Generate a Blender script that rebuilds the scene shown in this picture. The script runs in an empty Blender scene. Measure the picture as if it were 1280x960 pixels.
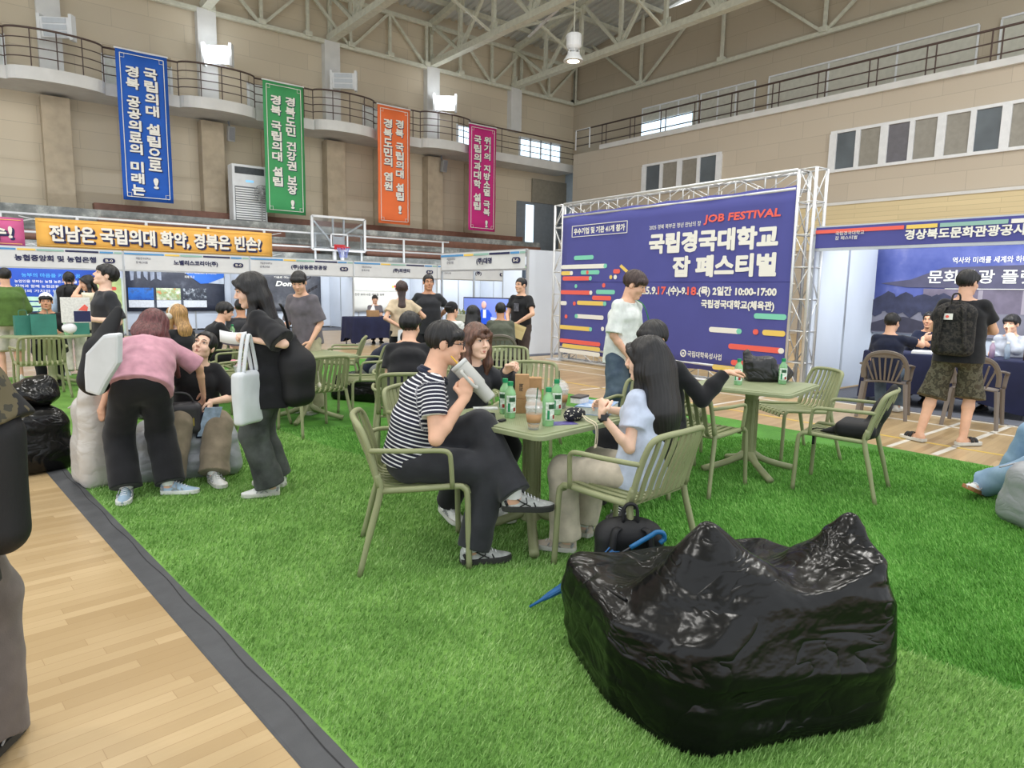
import bpy, bmesh, math, random
import numpy as np
from mathutils import Vector, Matrix

random.seed(7)
SC = bpy.context.scene
COL = SC.collection
PI = math.pi

# ------------------------------------------------------------------ camera
cam_d = bpy.data.cameras.new('camera')
cam_d.sensor_width = 36.0
cam_d.lens = 850.0 / 1280.0 * 36.0
cam_d.clip_start = 0.02
cam_d.clip_end = 200
cam = bpy.data.objects.new('camera', cam_d)
COL.objects.link(cam)
_yaw, _pitch, _roll = math.radians(51.2), math.atan(117 / 850.0), math.radians(1.0)
_fh = Vector((math.cos(_yaw), math.sin(_yaw), 0)); _r = Vector((math.sin(_yaw), -math.cos(_yaw), 0)); _u = Vector((0, 0, 1))
_fw = _fh * math.cos(_pitch) - _u * math.sin(_pitch)
_up = _u * math.cos(_pitch) + _fh * math.sin(_pitch)
_rc = _r * math.cos(_roll) + _up * math.sin(_roll)
_uc = _up * math.cos(_roll) - _r * math.sin(_roll)
cam.matrix_world = Matrix(((_rc.x, _uc.x, -_fw.x, 0), (_rc.y, _uc.y, -_fw.y, 0), (_rc.z, _uc.z, -_fw.z, 1.5), (0, 0, 0, 1)))
SC.camera = cam

# ------------------------------------------------------------------ world, lamps, exposure
SC.view_settings.view_transform = 'Standard'
SC.view_settings.look = 'None'
SC.view_settings.exposure = 0.08
SC.view_settings.gamma = 1.0
SC.view_settings.use_curve_mapping = False
wd = bpy.data.worlds.new('hall_daylight')
SC.world = wd
wd.use_nodes = True
wd.node_tree.nodes['Background'].inputs[0].default_value = (0.93, 0.97, 1.0, 1)
wd.node_tree.nodes['Background'].inputs[1].default_value = 1.45

LAMP_W = 240.0
def hall_lamp(x, y, z=11.6, w=LAMP_W, size=1.0):
    d = bpy.data.lights.new('high_bay_light', 'AREA')
    d.shape = 'DISK'; d.size = size; d.energy = w; d.color = (1.0, 0.975, 0.93)
    o = bpy.data.objects.new('high_bay_light', d); COL.objects.link(o)
    o.location = (x, y, z)
for _x, _y in ((1.5, 2), (1.5, 9), (1.5, 16), (8, 2), (8, 9), (8, 16), (14.5, 2), (14.5, 9), (15, 15.5), (20, 4), (-4.5, 6), (-4.5, 14)):
    hall_lamp(_x, _y)

# ------------------------------------------------------------------ materials
def lin(c):
    return tuple(((v / 255.0) / 12.92 if v / 255.0 <= 0.04045 else ((v / 255.0 + 0.055) / 1.055) ** 2.4) for v in c)

class N:
    """tiny node-tree helper"""
    def __init__(s, name):
        s.m = bpy.data.materials.new(name); s.m.use_nodes = True
        s.t = s.m.node_tree; s.b = s.t.nodes['Principled BSDF']; s._co = None
    def new(s, typ, **kw):
        n = s.t.nodes.new(typ)
        for k, v in kw.items():
            if k.startswith('i_'):
                n.inputs[k[2:].replace('_', ' ')].default_value = v
            else:
                setattr(n, k, v)
        return n
    def link(s, a, b): s.t.links.new(a, b)
    def co(s, scale=(1, 1, 1), rot=(0, 0, 0), out='Object'):
        tc = s.new('ShaderNodeTexCoord'); mp = s.new('ShaderNodeMapping')
        mp.inputs['Scale'].default_value = scale; mp.inputs['Rotation'].default_value = rot
        s.link(tc.outputs[out], mp.inputs['Vector']); return mp.outputs['Vector']
    def ramp(s, fac, stops, interp='LINEAR'):
        r = s.new('ShaderNodeValToRGB'); cr = r.color_ramp; cr.interpolation = interp
        while len(cr.elements) < len(stops): cr.elements.new(0.5)
        for e, (p, c) in zip(cr.elements, stops):
            e.position = p; e.color = (*lin(c), 1)
        s.link(fac, r.inputs['Fac']); return r.outputs['Color']
    def noise(s, vec, scale, detail=3, rough=0.5):
        n = s.new('ShaderNodeTexNoise'); n.inputs['Scale'].default_value = scale
        n.inputs['Detail'].default_value = detail; n.inputs['Roughness'].default_value = rough
        s.link(vec, n.inputs['Vector']); return n.outputs['Fac']
    def bump(s, h, strength=0.3, dist=0.01):
        b = s.new('ShaderNodeBump'); b.inputs['Strength'].default_value = strength; b.inputs['Distance'].default_value = dist
        s.link(h, b.inputs['Height']); s.link(b.outputs['Normal'], s.b.inputs['Normal'])
    def mix(s, fac, a, b):
        m = s.new('ShaderNodeMix', data_type='RGBA')
        if isinstance(fac, (int, float)): m.inputs[0].default_value = fac
        else: s.link(fac, m.inputs[0])
        for v, k in ((a, 6), (b, 7)):
            if isinstance(v, tuple): m.inputs[k].default_value = (*lin(v), 1)
            else: s.link(v, m.inputs[k])
        return m.outputs[2]
    def math(s, op, a, b=None):
        m = s.new('ShaderNodeMath', operation=op)
        for v, k in ((a, 0), (b, 1)):
            if v is None: continue
            if isinstance(v, (int, float)): m.inputs[k].default_value = v
            else: s.link(v, m.inputs[k])
        return m.outputs[0]

_MC = {}
def mat(name, rgb, rough=0.6, metal=0.0, spec=0.4, var=0.06, vs=6.0, bump=0.0, bs=60.0, emit=0.0, trans=0.0, coat=0.0, sheen=0.0, alpha=1.0):
    if name in _MC: return _MC[name]
    n = N(name); b = n.b
    dark = tuple(max(0, v * (1 - var)) for v in rgb); light = tuple(min(255, v * (1 + var)) for v in rgb)
    vec = n.co()
    if var > 0:
        n.link(n.ramp(n.noise(vec, vs), [(0.3, dark), (0.7, light)]), b.inputs['Base Color'])
    else:
        b.inputs['Base Color'].default_value = (*lin(rgb), 1)
    b.inputs['Roughness'].default_value = rough; b.inputs['Metallic'].default_value = metal
    b.inputs['Specular IOR Level'].default_value = spec
    b.inputs['Transmission Weight'].default_value = trans
    b.inputs['Coat Weight'].default_value = coat
    b.inputs['Sheen Weight'].default_value = sheen
    b.inputs['Alpha'].default_value = alpha
    if bump: n.bump(n.noise(vec, bs, 4), bump, 0.01)
    if emit:
        b.inputs['Emission Color'].default_value = (*lin(rgb), 1); b.inputs['Emission Strength'].default_value = emit
    _MC[name] = n.m
    return n.m

# ------------------------------------------------------------------ scene graph
def tag(o, label=None, cat=None, group=None, kind=None):
    if label: o['label'] = label
    if cat: o['category'] = cat
    if group: o['group'] = group
    if kind: o['kind'] = kind
    return o
def thing(name, label, cat, loc=(0, 0, 0), rz=0.0, group=None):
    o = bpy.data.objects.new(name, None); COL.objects.link(o)
    o.empty_display_size = 0.1
    o.location = loc; o.rotation_euler = (0, 0, rz)
    return tag(o, label, cat, group)
KIDS = {}
def link(name, me, parent=None):
    o = bpy.data.objects.new(name, me); COL.objects.link(o)
    if parent is not None:
        o.parent = parent; KIDS.setdefault(parent.name, []).append(o)
    return o
def dup(o, loc=None, rz=None, label=None, parent=None, group=None, scale=None):
    c = o.copy(); COL.objects.link(c)
    if parent is not None:
        c.parent = parent; KIDS.setdefault(parent.name, []).append(c)
    if loc is not None: c.location = loc
    if rz is not None: c.rotation_euler = (0, 0, rz)
    if label: c['label'] = label
    if group: c['group'] = group
    if scale: c.scale = (scale,) * 3
    for ch in list(KIDS.get(o.name, [])):
        dup(ch, parent=c)
    return c

# ------------------------------------------------------------------ mesh builder
def frames(pts, closed=False):
    pts = [Vector(p) for p in pts]; n = len(pts); T = []
    for i in range(n):
        a = pts[i - 1] if (i > 0 or closed) else pts[i]
        b = pts[(i + 1) % n] if (i < n - 1 or closed) else pts[i]
        t = (b - a); T.append(t.normalized() if t.length > 1e-9 else Vector((0, 0, 1)))
    ref = Vector((0, 0, 1)) if abs(T[0].z) < 0.9 else Vector((0, 1, 0))
    u = (ref - T[0] * ref.dot(T[0])).normalized(); out = []
    for t in T:
        u = u - t * u.dot(t)
        u = u.normalized() if u.length > 1e-6 else t.orthogonal().normalized()
        out.append((u.copy(), t.cross(u)))
    return pts, out
def smooth_path(pts, k=4, closed=False):
    """Catmull-Rom resampling"""
    P = [Vector(p) for p in pts]; n = len(P); out = []
    for i in range(n if closed else n - 1):
        p1, p2 = P[i], P[(i + 1) % n]
        p0 = P[i - 1] if (i > 0 or closed) else p1 * 2 - p2
        p3 = P[(i + 2) % n] if (i + 2 < n or closed) else p2 * 2 - p1
        for j in range(k):
            t = j / k
            out.append(0.5 * (2 * p1 + (p2 - p0) * t + (2 * p0 - 5 * p1 + 4 * p2 - p3) * t * t + (3 * p1 - p0 - 3 * p2 + p3) * t ** 3))
    if not closed: out.append(P[-1])
    return out
class MB:
    def __init__(s): s.v = []; s.f = []
    def add(s, vs, fs):
        o = len(s.v); s.v += [tuple(p) for p in vs]; s.f += [tuple(i + o for i in f) for f in fs]; return s
    def box(s, c, size, R=None):
        h = [x / 2 for x in size]; vs = []
        for z in (-1, 1):
            for x, y in ((-1, -1), (1, -1), (1, 1), (-1, 1)):
                p = Vector((x * h[0], y * h[1], z * h[2]))
                if R is not None: p = R @ p
                vs.append(p + Vector(c))
        return s.add(vs, [(3, 2, 1, 0), (4, 5, 6, 7), (0, 1, 5, 4), (1, 2, 6, 5), (2, 3, 7, 6), (3, 0, 4, 7)])
    def bb(s, x0, x1, y0, y1, z0, z1):
        return s.box(((x0 + x1) / 2, (y0 + y1) / 2, (z0 + z1) / 2), (abs(x1 - x0), abs(y1 - y0), abs(z1 - z0)))
    def bar(s, p, q, w, h, up=(0, 0, 1)):
        p, q = Vector(p), Vector(q); d = q - p; L = d.length; d.normalize(); up = Vector(up)
        if abs(d.dot(up)) > 0.99: up = Vector((1, 0, 0))
        x = d.cross(up).normalized(); z = x.cross(d)
        return s.box((p + q) / 2, (w, L, h), Matrix((x, d, z)).transposed())
    def tube(s, pts, r, n=8, closed=False, caps=True, flat=1.0):
        pts, fr = frames(pts, closed); m = len(pts)
        rr = r if isinstance(r, (list, tuple)) else [r] * m
        vs = []
        for p, (u, w), q in zip(pts, fr, rr):
            for k in range(n):
                a = 2 * PI * k / n
                vs.append(p + u * (math.cos(a) * q * flat) + w * (math.sin(a) * q))
        fs = []
        for i in range(m if closed else m - 1):
            for k in range(n):
                a, b = i * n + k, i * n + (k + 1) % n; c, d = ((i + 1) % m) * n + (k + 1) % n, ((i + 1) % m) * n + k
                fs.append((a, b, c, d))
        if caps and not closed:
            fs.append(tuple(range(n))[::-1]); fs.append(tuple(range((m - 1) * n, m * n)))
        return s.add(vs, fs)
    def lathe(s, prof, n=20, c=(0, 0, 0), M=None):
        vs = []
        for r, z in prof:
            for k in range(n):
                a = 2 * PI * k / n; p = Vector((r * math.cos(a), r * math.sin(a), z))
                if M is not None: p = M @ p
                vs.append(p + Vector(c))
        fs = []
        for i in range(len(prof) - 1):
            for k in range(n):
                fs.append((i * n + k, i * n + (k + 1) % n, (i + 1) * n + (k + 1) % n, (i + 1) * n + k))
        if prof[0][0] > 1e-6: fs.append(tuple(range(n))[::-1])
        if prof[-1][0] > 1e-6: fs.append(tuple(range((len(prof) - 1) * n, len(prof) * n)))
        return s.add(vs, fs)
    def prism(s, poly, z0, z1, M=None):
        n = len(poly); vs = [Vector((x, y, z)) for z in (z0, z1) for x, y in poly]
        if M is not None: vs = [M @ v for v in vs]
        return s.add(vs, [tuple(range(n))[::-1], tuple(range(n, 2 * n))] + [(i, (i + 1) % n, n + (i + 1) % n, n + i) for i in range(n)])
    def grid(s, P, closed_u=False):
        """P: rows of points"""
        a, b = len(P), len(P[0]); vs = [p for row in P for p in row]
        fs = []
        for i in range(a - 1):
            for j in range(b if closed_u else b - 1):
                fs.append((i * b + j, i * b + (j + 1) % b, (i + 1) * b + (j + 1) % b, (i + 1) * b + j))
        return s.add(vs, fs)
    def build(s, name, m, parent=None, smooth=False, bevel=0.0, sub=0, thick=0.0, label=None, loc=None):
        me = bpy.data.meshes.new(name); me.from_pydata(s.v, [], s.f); me.materials.append(m)
        if bevel or sub or smooth or thick:
            bm = bmesh.new(); bm.from_mesh(me)
            bmesh.ops.recalc_face_normals(bm, faces=bm.faces)
            if bevel:
                bmesh.ops.bevel(bm, geom=[e for e in bm.edges if len(e.link_faces) == 2 and e.calc_face_angle(0) > 0.6] , offset=bevel, segments=2, affect='EDGES', profile=0.6, clamp_overlap=True)
            bm.to_mesh(me); bm.free()
        if smooth: me.shade_smooth()
        o = link(name, me, parent)
        if thick:
            md = o.modifiers.new('shell', 'SOLIDIFY'); md.thickness = thick; md.offset = 0
        if sub:
            md = o.modifiers.new('soft', 'SUBSURF'); md.levels = sub; md.render_levels = sub
        if label: o['label'] = label
        if loc is not None: o.location = loc
        return o
def rrect(w, h, r, n=4, c=(0, 0)):
    out = []
    for sx, sy, a0 in ((1, 1, 0), (-1, 1, PI / 2), (-1, -1, PI), (1, -1, 1.5 * PI)):
        for i in range(n + 1):
            a = a0 + PI / 2 * i / n
            out.append((c[0] + sx * (w / 2 - r) + r * math.cos(a), c[1] + sy * (h / 2 - r) + r * math.sin(a)))
    return out
def plane_M(o, u, v):
    """matrix mapping local x,y,z to u,v,u x v at o"""
    u, v = Vector(u).normalized(), Vector(v).normalized(); w = u.cross(v)
    return Matrix(((u.x, v.x, w.x, o[0]), (u.y, v.y, w.y, o[1]), (u.z, v.z, w.z, o[2]), (0, 0, 0, 1)))

_TXT = None
def text_mb(body, h, M, bold=0.0, align='L', width=None, depth=0.004, mb=None, shear=0.0, heavy=0.0):
    """lettering as mesh: cap height about h, placed by M (x along the line, y up)"""
    global _TXT
    if _TXT is None:
        cu = bpy.data.curves.new('lettering', 'FONT'); _TXT = bpy.data.objects.new('lettering', cu); COL.objects.link(_TXT)
    cu = _TXT.data; cu.body = body; cu.offset = bold; cu.resolution_u = 2; cu.shear = shear
    bpy.context.view_layer.update()
    me = _TXT.to_mesh()
    V = [Vector(v.co) for v in me.vertices]; F = [tuple(p.vertices) for p in me.polygons]
    _TXT.to_mesh_clear()
    x0, x1 = min(v.x for v in V), max(v.x for v in V); y0, y1 = min(v.y for v in V), max(v.y for v in V)
    sy = h / (y1 - y0); sx = sy if width is None else width / (x1 - x0)
    off = {'L': 0, 'C': -0.5, 'R': -1}[align] * (x1 - x0)
    mb = mb or MB()
    sh = [(0, 0)] + ([(heavy * h * a, heavy * h * b) for a, b in ((1, 0), (-1, 0), (0, 1), (0, -1), (.7, .7), (-.7, .7), (.7, -.7), (-.7, -.7))] if heavy else [])
    for i, (dx, dy) in enumerate(sh):
        mb.add([M @ Vector(((v.x - x0 + off) * sx + dx, (v.y - y0) * sy + dy, depth + i * 1e-5)) for v in V], F)
    return mb
def text_done():
    global _TXT
    if _TXT is not None:
        cu = _TXT.data; bpy.data.objects.remove(_TXT); bpy.data.curves.remove(cu); _TXT = None
SKIN = mat('skin', (226, 178, 150), .5, spec=.35, var=.05, vs=9)
SKIN_TAN = mat('tanned_skin', (203, 150, 118), .5, spec=.35, var=.05, vs=9)
SKIN_PALE = mat('pale_skin', (238, 198, 174), .5, spec=.35, var=.04, vs=9)
EYE_W = mat('eye_white', (225, 218, 212), .3, var=0)
EYE_D = mat('dark_iris', (38, 26, 22), .2, var=0)
LIP = mat('lip', (196, 118, 104), .4, var=.03)
GLASSES = mat('glasses_black', (28, 28, 30), .25, var=0)
def hair_mat(name, rgb, sc=(60, 60, 4)):
    n = N(name); v = n.co(sc)
    n.link(n.ramp(n.noise(v, 1.5, 3), [(0.3, tuple(x * .75 for x in rgb)), (.75, tuple(min(255, x * 1.3 + 3) for x in rgb))]), n.b.inputs['Base Color'])
    n.b.inputs['Roughness'].default_value = .42; n.b.inputs['Specular IOR Level'].default_value = .45
    n.bump(n.noise(v, 2.5, 3), .25, .004)
    return n.m
HAIR_BLACK = hair_mat('black_hair', (23, 21, 22))
HAIR_BROWN = hair_mat('brown_hair', (94, 66, 54))
HAIR_RED = hair_mat('reddish_hair', (92, 52, 52))
HAIR_BLOND = hair_mat('blond_hair', (160, 124, 78))
HAIR_DKBROWN = hair_mat('dark_brown_hair', (58, 42, 38))
def cloth(name, rgb, rough=.85, var=.07, bump=.12): return mat(name, rgb, rough, spec=.2, var=var, vs=14, bump=bump, bs=260, sheen=.15)
CL_BLACK = cloth('black_cloth', (33, 33, 36)); CL_CHAR = cloth('charcoal_cloth', (50, 51, 55)); CL_NAVY = cloth('navy_cloth', (30, 35, 55))
CL_WHITE = cloth('white_cloth', (222, 226, 222)); CL_PINK = cloth('dusty_pink_cloth', (196, 146, 160)); CL_BEIGE = cloth('beige_knit', (203, 184, 156))
CL_GREEN = cloth('green_hoodie_cloth', (84, 112, 56)); CL_GREY = cloth('grey_tee_cloth', (104, 99, 105)); CL_OLIVE = cloth('olive_grey_cloth', (88, 92, 80))
CL_CREAM = cloth('cream_cloth', (224, 212, 188)); CL_LBLUE = cloth('light_blue_cloth', (170, 190, 214)); CL_PALEBLUE = cloth('pale_blue_blouse', (192, 202, 222))
CL_LGREY = cloth('light_grey_blazer', (176, 180, 190)); CL_STONE = cloth('stone_trousers', (196, 186, 168)); CL_TAUPE = cloth('taupe_trousers', (134, 122, 104))
CL_BROWN = cloth('brown_trousers', (74, 62, 58)); CL_KHAKI = cloth('pale_khaki', (172, 166, 138)); CL_WHITEP = cloth('off_white_shorts', (212, 208, 196)); CL_DGREY = cloth('dark_grey_cloth', (70, 70, 76)); CL_TROUSER_GREY = cloth('warm_grey_trousers', (98, 90, 86))
def denim(name, a, b):
    n = N(name); v = n.co(); n.link(n.ramp(n.noise(v, 5, 4, .6), [(0.3, a), (.7, b)]), n.b.inputs['Base Color']); n.b.inputs['Roughness'].default_value = .9
    n.bump(n.noise(v, 300, 2), .15, .004); return n.m
JEANS = denim('blue_jeans', (52, 68, 88), (92, 108, 122)); JEANS_BLACK = denim('washed_black_jeans', (44, 46, 46), (92, 96, 94)); JEANS_LIGHT = denim('light_jeans', (110, 140, 172), (150, 176, 200))
def camo(name, a, b, c, d, sc=9):
    n = N(name); v = n.co(); f = n.noise(v, sc, 3, .55)
    n.link(n.ramp(f, [(0, a), (.40, b), (.5, c), (.6, d)], 'CONSTANT'), n.b.inputs['Base Color']); n.b.inputs['Roughness'].default_value = .9; return n.m
CAMO = camo('olive_camouflage', (84, 78, 62), (62, 58, 46), (96, 92, 76), (74, 66, 52), 14)
CAMO_DARK = camo('dark_camouflage', (20, 20, 22), (34, 32, 32), (58, 54, 50), (26, 25, 26), 22)
CAMO_SLEEVE = camo('black_sleeve_camouflage', (24, 25, 28), (30, 30, 32), (92, 84, 62), (60, 58, 48), 9)
def stripe_mat():
    n = N('navy_white_stripes'); a = n.new('ShaderNodeAttribute', attribute_name='u')
    w = n.math('FRACT', n.math('MULTIPLY', a.outputs['Fac'], 46.0)); k = n.math('LESS_THAN', w, .34)
    n.link(n.mix(k, (28, 30, 50), (224, 224, 228)), n.b.inputs['Base Color']); n.b.inputs['Roughness'].default_value = .85
    n.bump(n.noise(n.co(), 300, 2), .1, .004); return n.m
STRIPES = stripe_mat()
T_SOCK = mat('white_sock', (226, 226, 224), .8); ACC_D = mat('shoe_black_stripe', (36, 36, 38), .5, var=0); ACC_L = mat('shoe_grey_stripe', (168, 170, 172), .5, var=0)
SH_WHITE = mat('white_shoe', (222, 222, 218), .6); SH_SOLE = mat('white_sole', (206, 204, 196), .6); SH_BLACK = mat('black_shoe', (32, 32, 34), .6); SH_BLUE = mat('pale_blue_sandal', (156, 180, 200), .5)
SH_GREY = mat('grey_sneaker', (178, 180, 176), .6, var=.12, vs=30); SH_DSOLE = mat('dark_sole', (52, 52, 50), .7); SH_GUM = mat('gum_sole', (168, 116, 78), .6)
OLIVE = mat('olive_plastic', (146, 150, 112), .45, spec=.35, var=.03)
TAUPE_PL = mat('taupe_plastic', (118, 108, 100), .45, var=.03)
ALU = mat('aluminium', (214, 215, 216), .38, metal=.45, var=.03)
WHITE_PAINT = mat('white_paint', (224, 226, 228), .5, var=.02)
VINYL_BLACK = mat('black_vinyl', (17, 17, 19), .22, spec=.6, var=.1)
VINYL_SILVER = mat('silver_vinyl', (165, 168, 172), .38, spec=.5, var=.04, metal=.25)
VINYL_WHITE = mat('pale_grey_vinyl', (194, 190, 184), .4, spec=.5, var=.04, metal=.1)
KRAFT = mat('kraft_board', (176, 138, 98), .8, var=.04, vs=30)
PAPER = mat('white_paper', (236, 236, 238), .7, var=0)
BAG_BLACK = mat('black_nylon', (24, 24, 27), .6, var=.08, bump=.1, bs=200)
# ------------------------------------------------------------------ smooth solid modelling (bodies, clothes, bags)
def _n3(X, Y, Z, f, seed):
    """cheap smooth 3-D noise, about -1..1"""
    r = np.random.RandomState(seed); s = 0.0
    for i in range(5):
        k = r.normal(size=3); k = k / np.linalg.norm(k) * f * r.uniform(0.7, 1.5); p = r.uniform(0, 6.28, 4)
        q = X * k[0] + Y * k[1] + Z * k[2] + p[0]
        w = r.normal(size=3); w = w / np.linalg.norm(w) * f * 0.6
        s = s + np.sin(q + 1.3 * np.sin(X * w[0] + Y * w[1] + Z * w[2] + p[1]))
    return s / 5.0
def A3(v): return np.array([v[0], v[1], v[2]], float)
class Solid:
    def __init__(s, k=0.02): s.p = []; s.k = k; s.noise = []; s.cut_all = []
    def _put(s, fn, lo, hi, op, k, cuts): s.p.append((fn, np.minimum(lo, hi), np.maximum(lo, hi), op, s.k if k is None else k, cuts)); return s
    def cone(s, a, b, ra, rb, k=None, flat=None, op='u', cuts=()):
        a, b = A3(a), A3(b); ba = b - a; L2 = max(float(ba @ ba), 1e-10); R = max(ra, rb)
        if flat is not None: fn_n = A3(flat[0]); fn_n = fn_n / np.linalg.norm(fn_n); q = 1.0 / flat[1] ** 2 - 1.0
        def fn(X, Y, Z):
            px, py, pz = X - a[0], Y - a[1], Z - a[2]
            h = np.clip((px * ba[0] + py * ba[1] + pz * ba[2]) / L2, 0, 1)
            vx, vy, vz = px - ba[0] * h, py - ba[1] * h, pz - ba[2] * h
            d2 = vx * vx + vy * vy + vz * vz
            if flat is not None:
                vn = vx * fn_n[0] + vy * fn_n[1] + vz * fn_n[2]; d2 = d2 + vn * vn * q
            return np.sqrt(d2) - (ra + (rb - ra) * h)
        return s._put(fn, np.minimum(a, b) - R, np.maximum(a, b) + R, op, k, cuts)
    def chain(s, pts, rs, k=None, flat=None, op='u', cuts=()):
        for i in range(len(pts) - 1): s.cone(pts[i], pts[i + 1], rs[i], rs[i + 1], k, flat, op, cuts)
        return s
    def ell(s, c, r, R=None, k=None, op='u', cuts=()):
        c = A3(c); r = np.array(r, float); M = np.eye(3) if R is None else np.array(R, float)
        e = np.sqrt(((M.T * r) ** 2).sum(1))
        def fn(X, Y, Z):
            px, py, pz = X - c[0], Y - c[1], Z - c[2]
            q = [M[i, 0] * px + M[i, 1] * py + M[i, 2] * pz for i in range(3)]
            k0 = np.sqrt(sum((q[i] / r[i]) ** 2 for i in range(3))); k1 = np.sqrt(sum((q[i] / r[i] ** 2) ** 2 for i in range(3)))
            return k0 * (k0 - 1.0) / np.maximum(k1, 1e-6)
        return s._put(fn, c - e, c + e, op, k, cuts)
    def rbox(s, c, half, rad, R=None, k=None, op='u', cuts=()):
        c = A3(c); h = np.array(half, float) - rad; M = np.eye(3) if R is None else np.array(R, float)
        e = np.abs(M.T) @ np.array(half, float)
        def fn(X, Y, Z):
            px, py, pz = X - c[0], Y - c[1], Z - c[2]
            q = [np.abs(M[i, 0] * px + M[i, 1] * py + M[i, 2] * pz) - h[i] for i in range(3)]
            return np.sqrt(sum(np.maximum(v, 0) ** 2 for v in q)) + np.minimum(np.maximum(q[0], np.maximum(q[1], q[2])), 0) - rad
        return s._put(fn, c - e, c + e, op, k, cuts)
    def seg(s, a, b, ra, rb, right, fwd, k=None, op='u', cuts=()):
        """elliptic segment a->b with (half width, half depth) ra, rb"""
        a, b = A3(a), A3(b); ba = b - a; L2 = float(ba @ ba); L = math.sqrt(L2); u = ba / L
        r = A3(right); r = r - u * (r @ u); r /= np.linalg.norm(r); f = np.cross(u, r)
        R = max(max(ra), max(rb))
        def fn(X, Y, Z):
            px, py, pz = X - a[0], Y - a[1], Z - a[2]
            t = (px * ba[0] + py * ba[1] + pz * ba[2]) / L2; h = np.clip(t, 0, 1); w = (t - h) * L
            x = px * r[0] + py * r[1] + pz * r[2]; y = px * f[0] + py * f[1] + pz * f[2]
            A = ra[0] + (rb[0] - ra[0]) * h; B = ra[1] + (rb[1] - ra[1]) * h
            k0 = np.sqrt((x / A) ** 2 + (y / B) ** 2 + (w / (0.7 * B)) ** 2)
            k1 = np.sqrt((x / A ** 2) ** 2 + (y / B ** 2) ** 2 + (w / (0.49 * B * B)) ** 2)
            return k0 * (k0 - 1.0) / np.maximum(k1, 1e-6)
        return s._put(fn, np.minimum(a, b) - R, np.maximum(a, b) + R, op, k, cuts)
    def box(s):
        lo = np.min([p[1] for p in s.p if p[3] == 'u'], 0); hi = np.max([p[2] for p in s.p if p[3] == 'u'], 0)
        return lo, hi
    def field(s, lo, hi, h):
        n = np.maximum(np.ceil((hi - lo) / h).astype(int) + 1, 3)
        ax = [lo[i] + h * np.arange(n[i]) for i in range(3)]
        D = np.full(n, 0.15, np.float32)
        for fn, plo, phi, op, k, cuts in s.p:
            m = k + 2.5 * h
            i0 = [max(0, int(np.searchsorted(ax[i], plo[i] - m))) for i in range(3)]
            i1 = [min(n[i], int(np.searchsorted(ax[i], phi[i] + m))) for i in range(3)]
            if any(i1[i] - i0[i] < 1 for i in range(3)): continue
            X = ax[0][i0[0]:i1[0], None, None]; Y = ax[1][None, i0[1]:i1[1], None]; Z = ax[2][None, None, i0[2]:i1[2]]
            d = fn(X, Y, Z)
            for q, nn in cuts:
                q, nn = A3(q), A3(nn); nn = nn / np.linalg.norm(nn)
                d = np.maximum(d, (X - q[0]) * nn[0] + (Y - q[1]) * nn[1] + (Z - q[2]) * nn[2])
            sl = tuple(slice(i0[i], i1[i]) for i in range(3)); E = D[sl]
            if op == 'u':
                t = np.clip(0.5 + 0.5 * (E - d) / k, 0, 1); D[sl] = E + (d - E) * t - k * t * (1 - t)
            elif op == 's':
                t = np.clip(0.5 - 0.5 * (E + d) / k, 0, 1); D[sl] = E + (-d - E) * t + k * t * (1 - t)
        X = ax[0][:, None, None]; Y = ax[1][None, :, None]; Z = ax[2][None, None, :]
        for g in s.noise: D = D + g(X, Y, Z)
        for q, nn in s.cut_all:
            q, nn = A3(q), A3(nn); nn = nn / np.linalg.norm(nn)
            D = np.maximum(D, (X - q[0]) * nn[0] + (Y - q[1]) * nn[1] + (Z - q[2]) * nn[2])
        return D, ax
    def wrinkle(s, amp, f, seed=1, squash=(1, 1, 1)):
        s.noise.append(lambda X, Y, Z: amp * _n3(X * squash[0], Y * squash[1], Z * squash[2], f, seed)); return s
    def mesh(s, h, lo=None, hi=None, pad=True):
        if lo is None:
            lo, hi = s.box(); lo = lo - 3 * h; hi = hi + 3 * h
        lo, hi = np.array(lo, float), np.array(hi, float)
        D, ax = s.field(lo, hi, h)
        return nets(D, lo, h)
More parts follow.
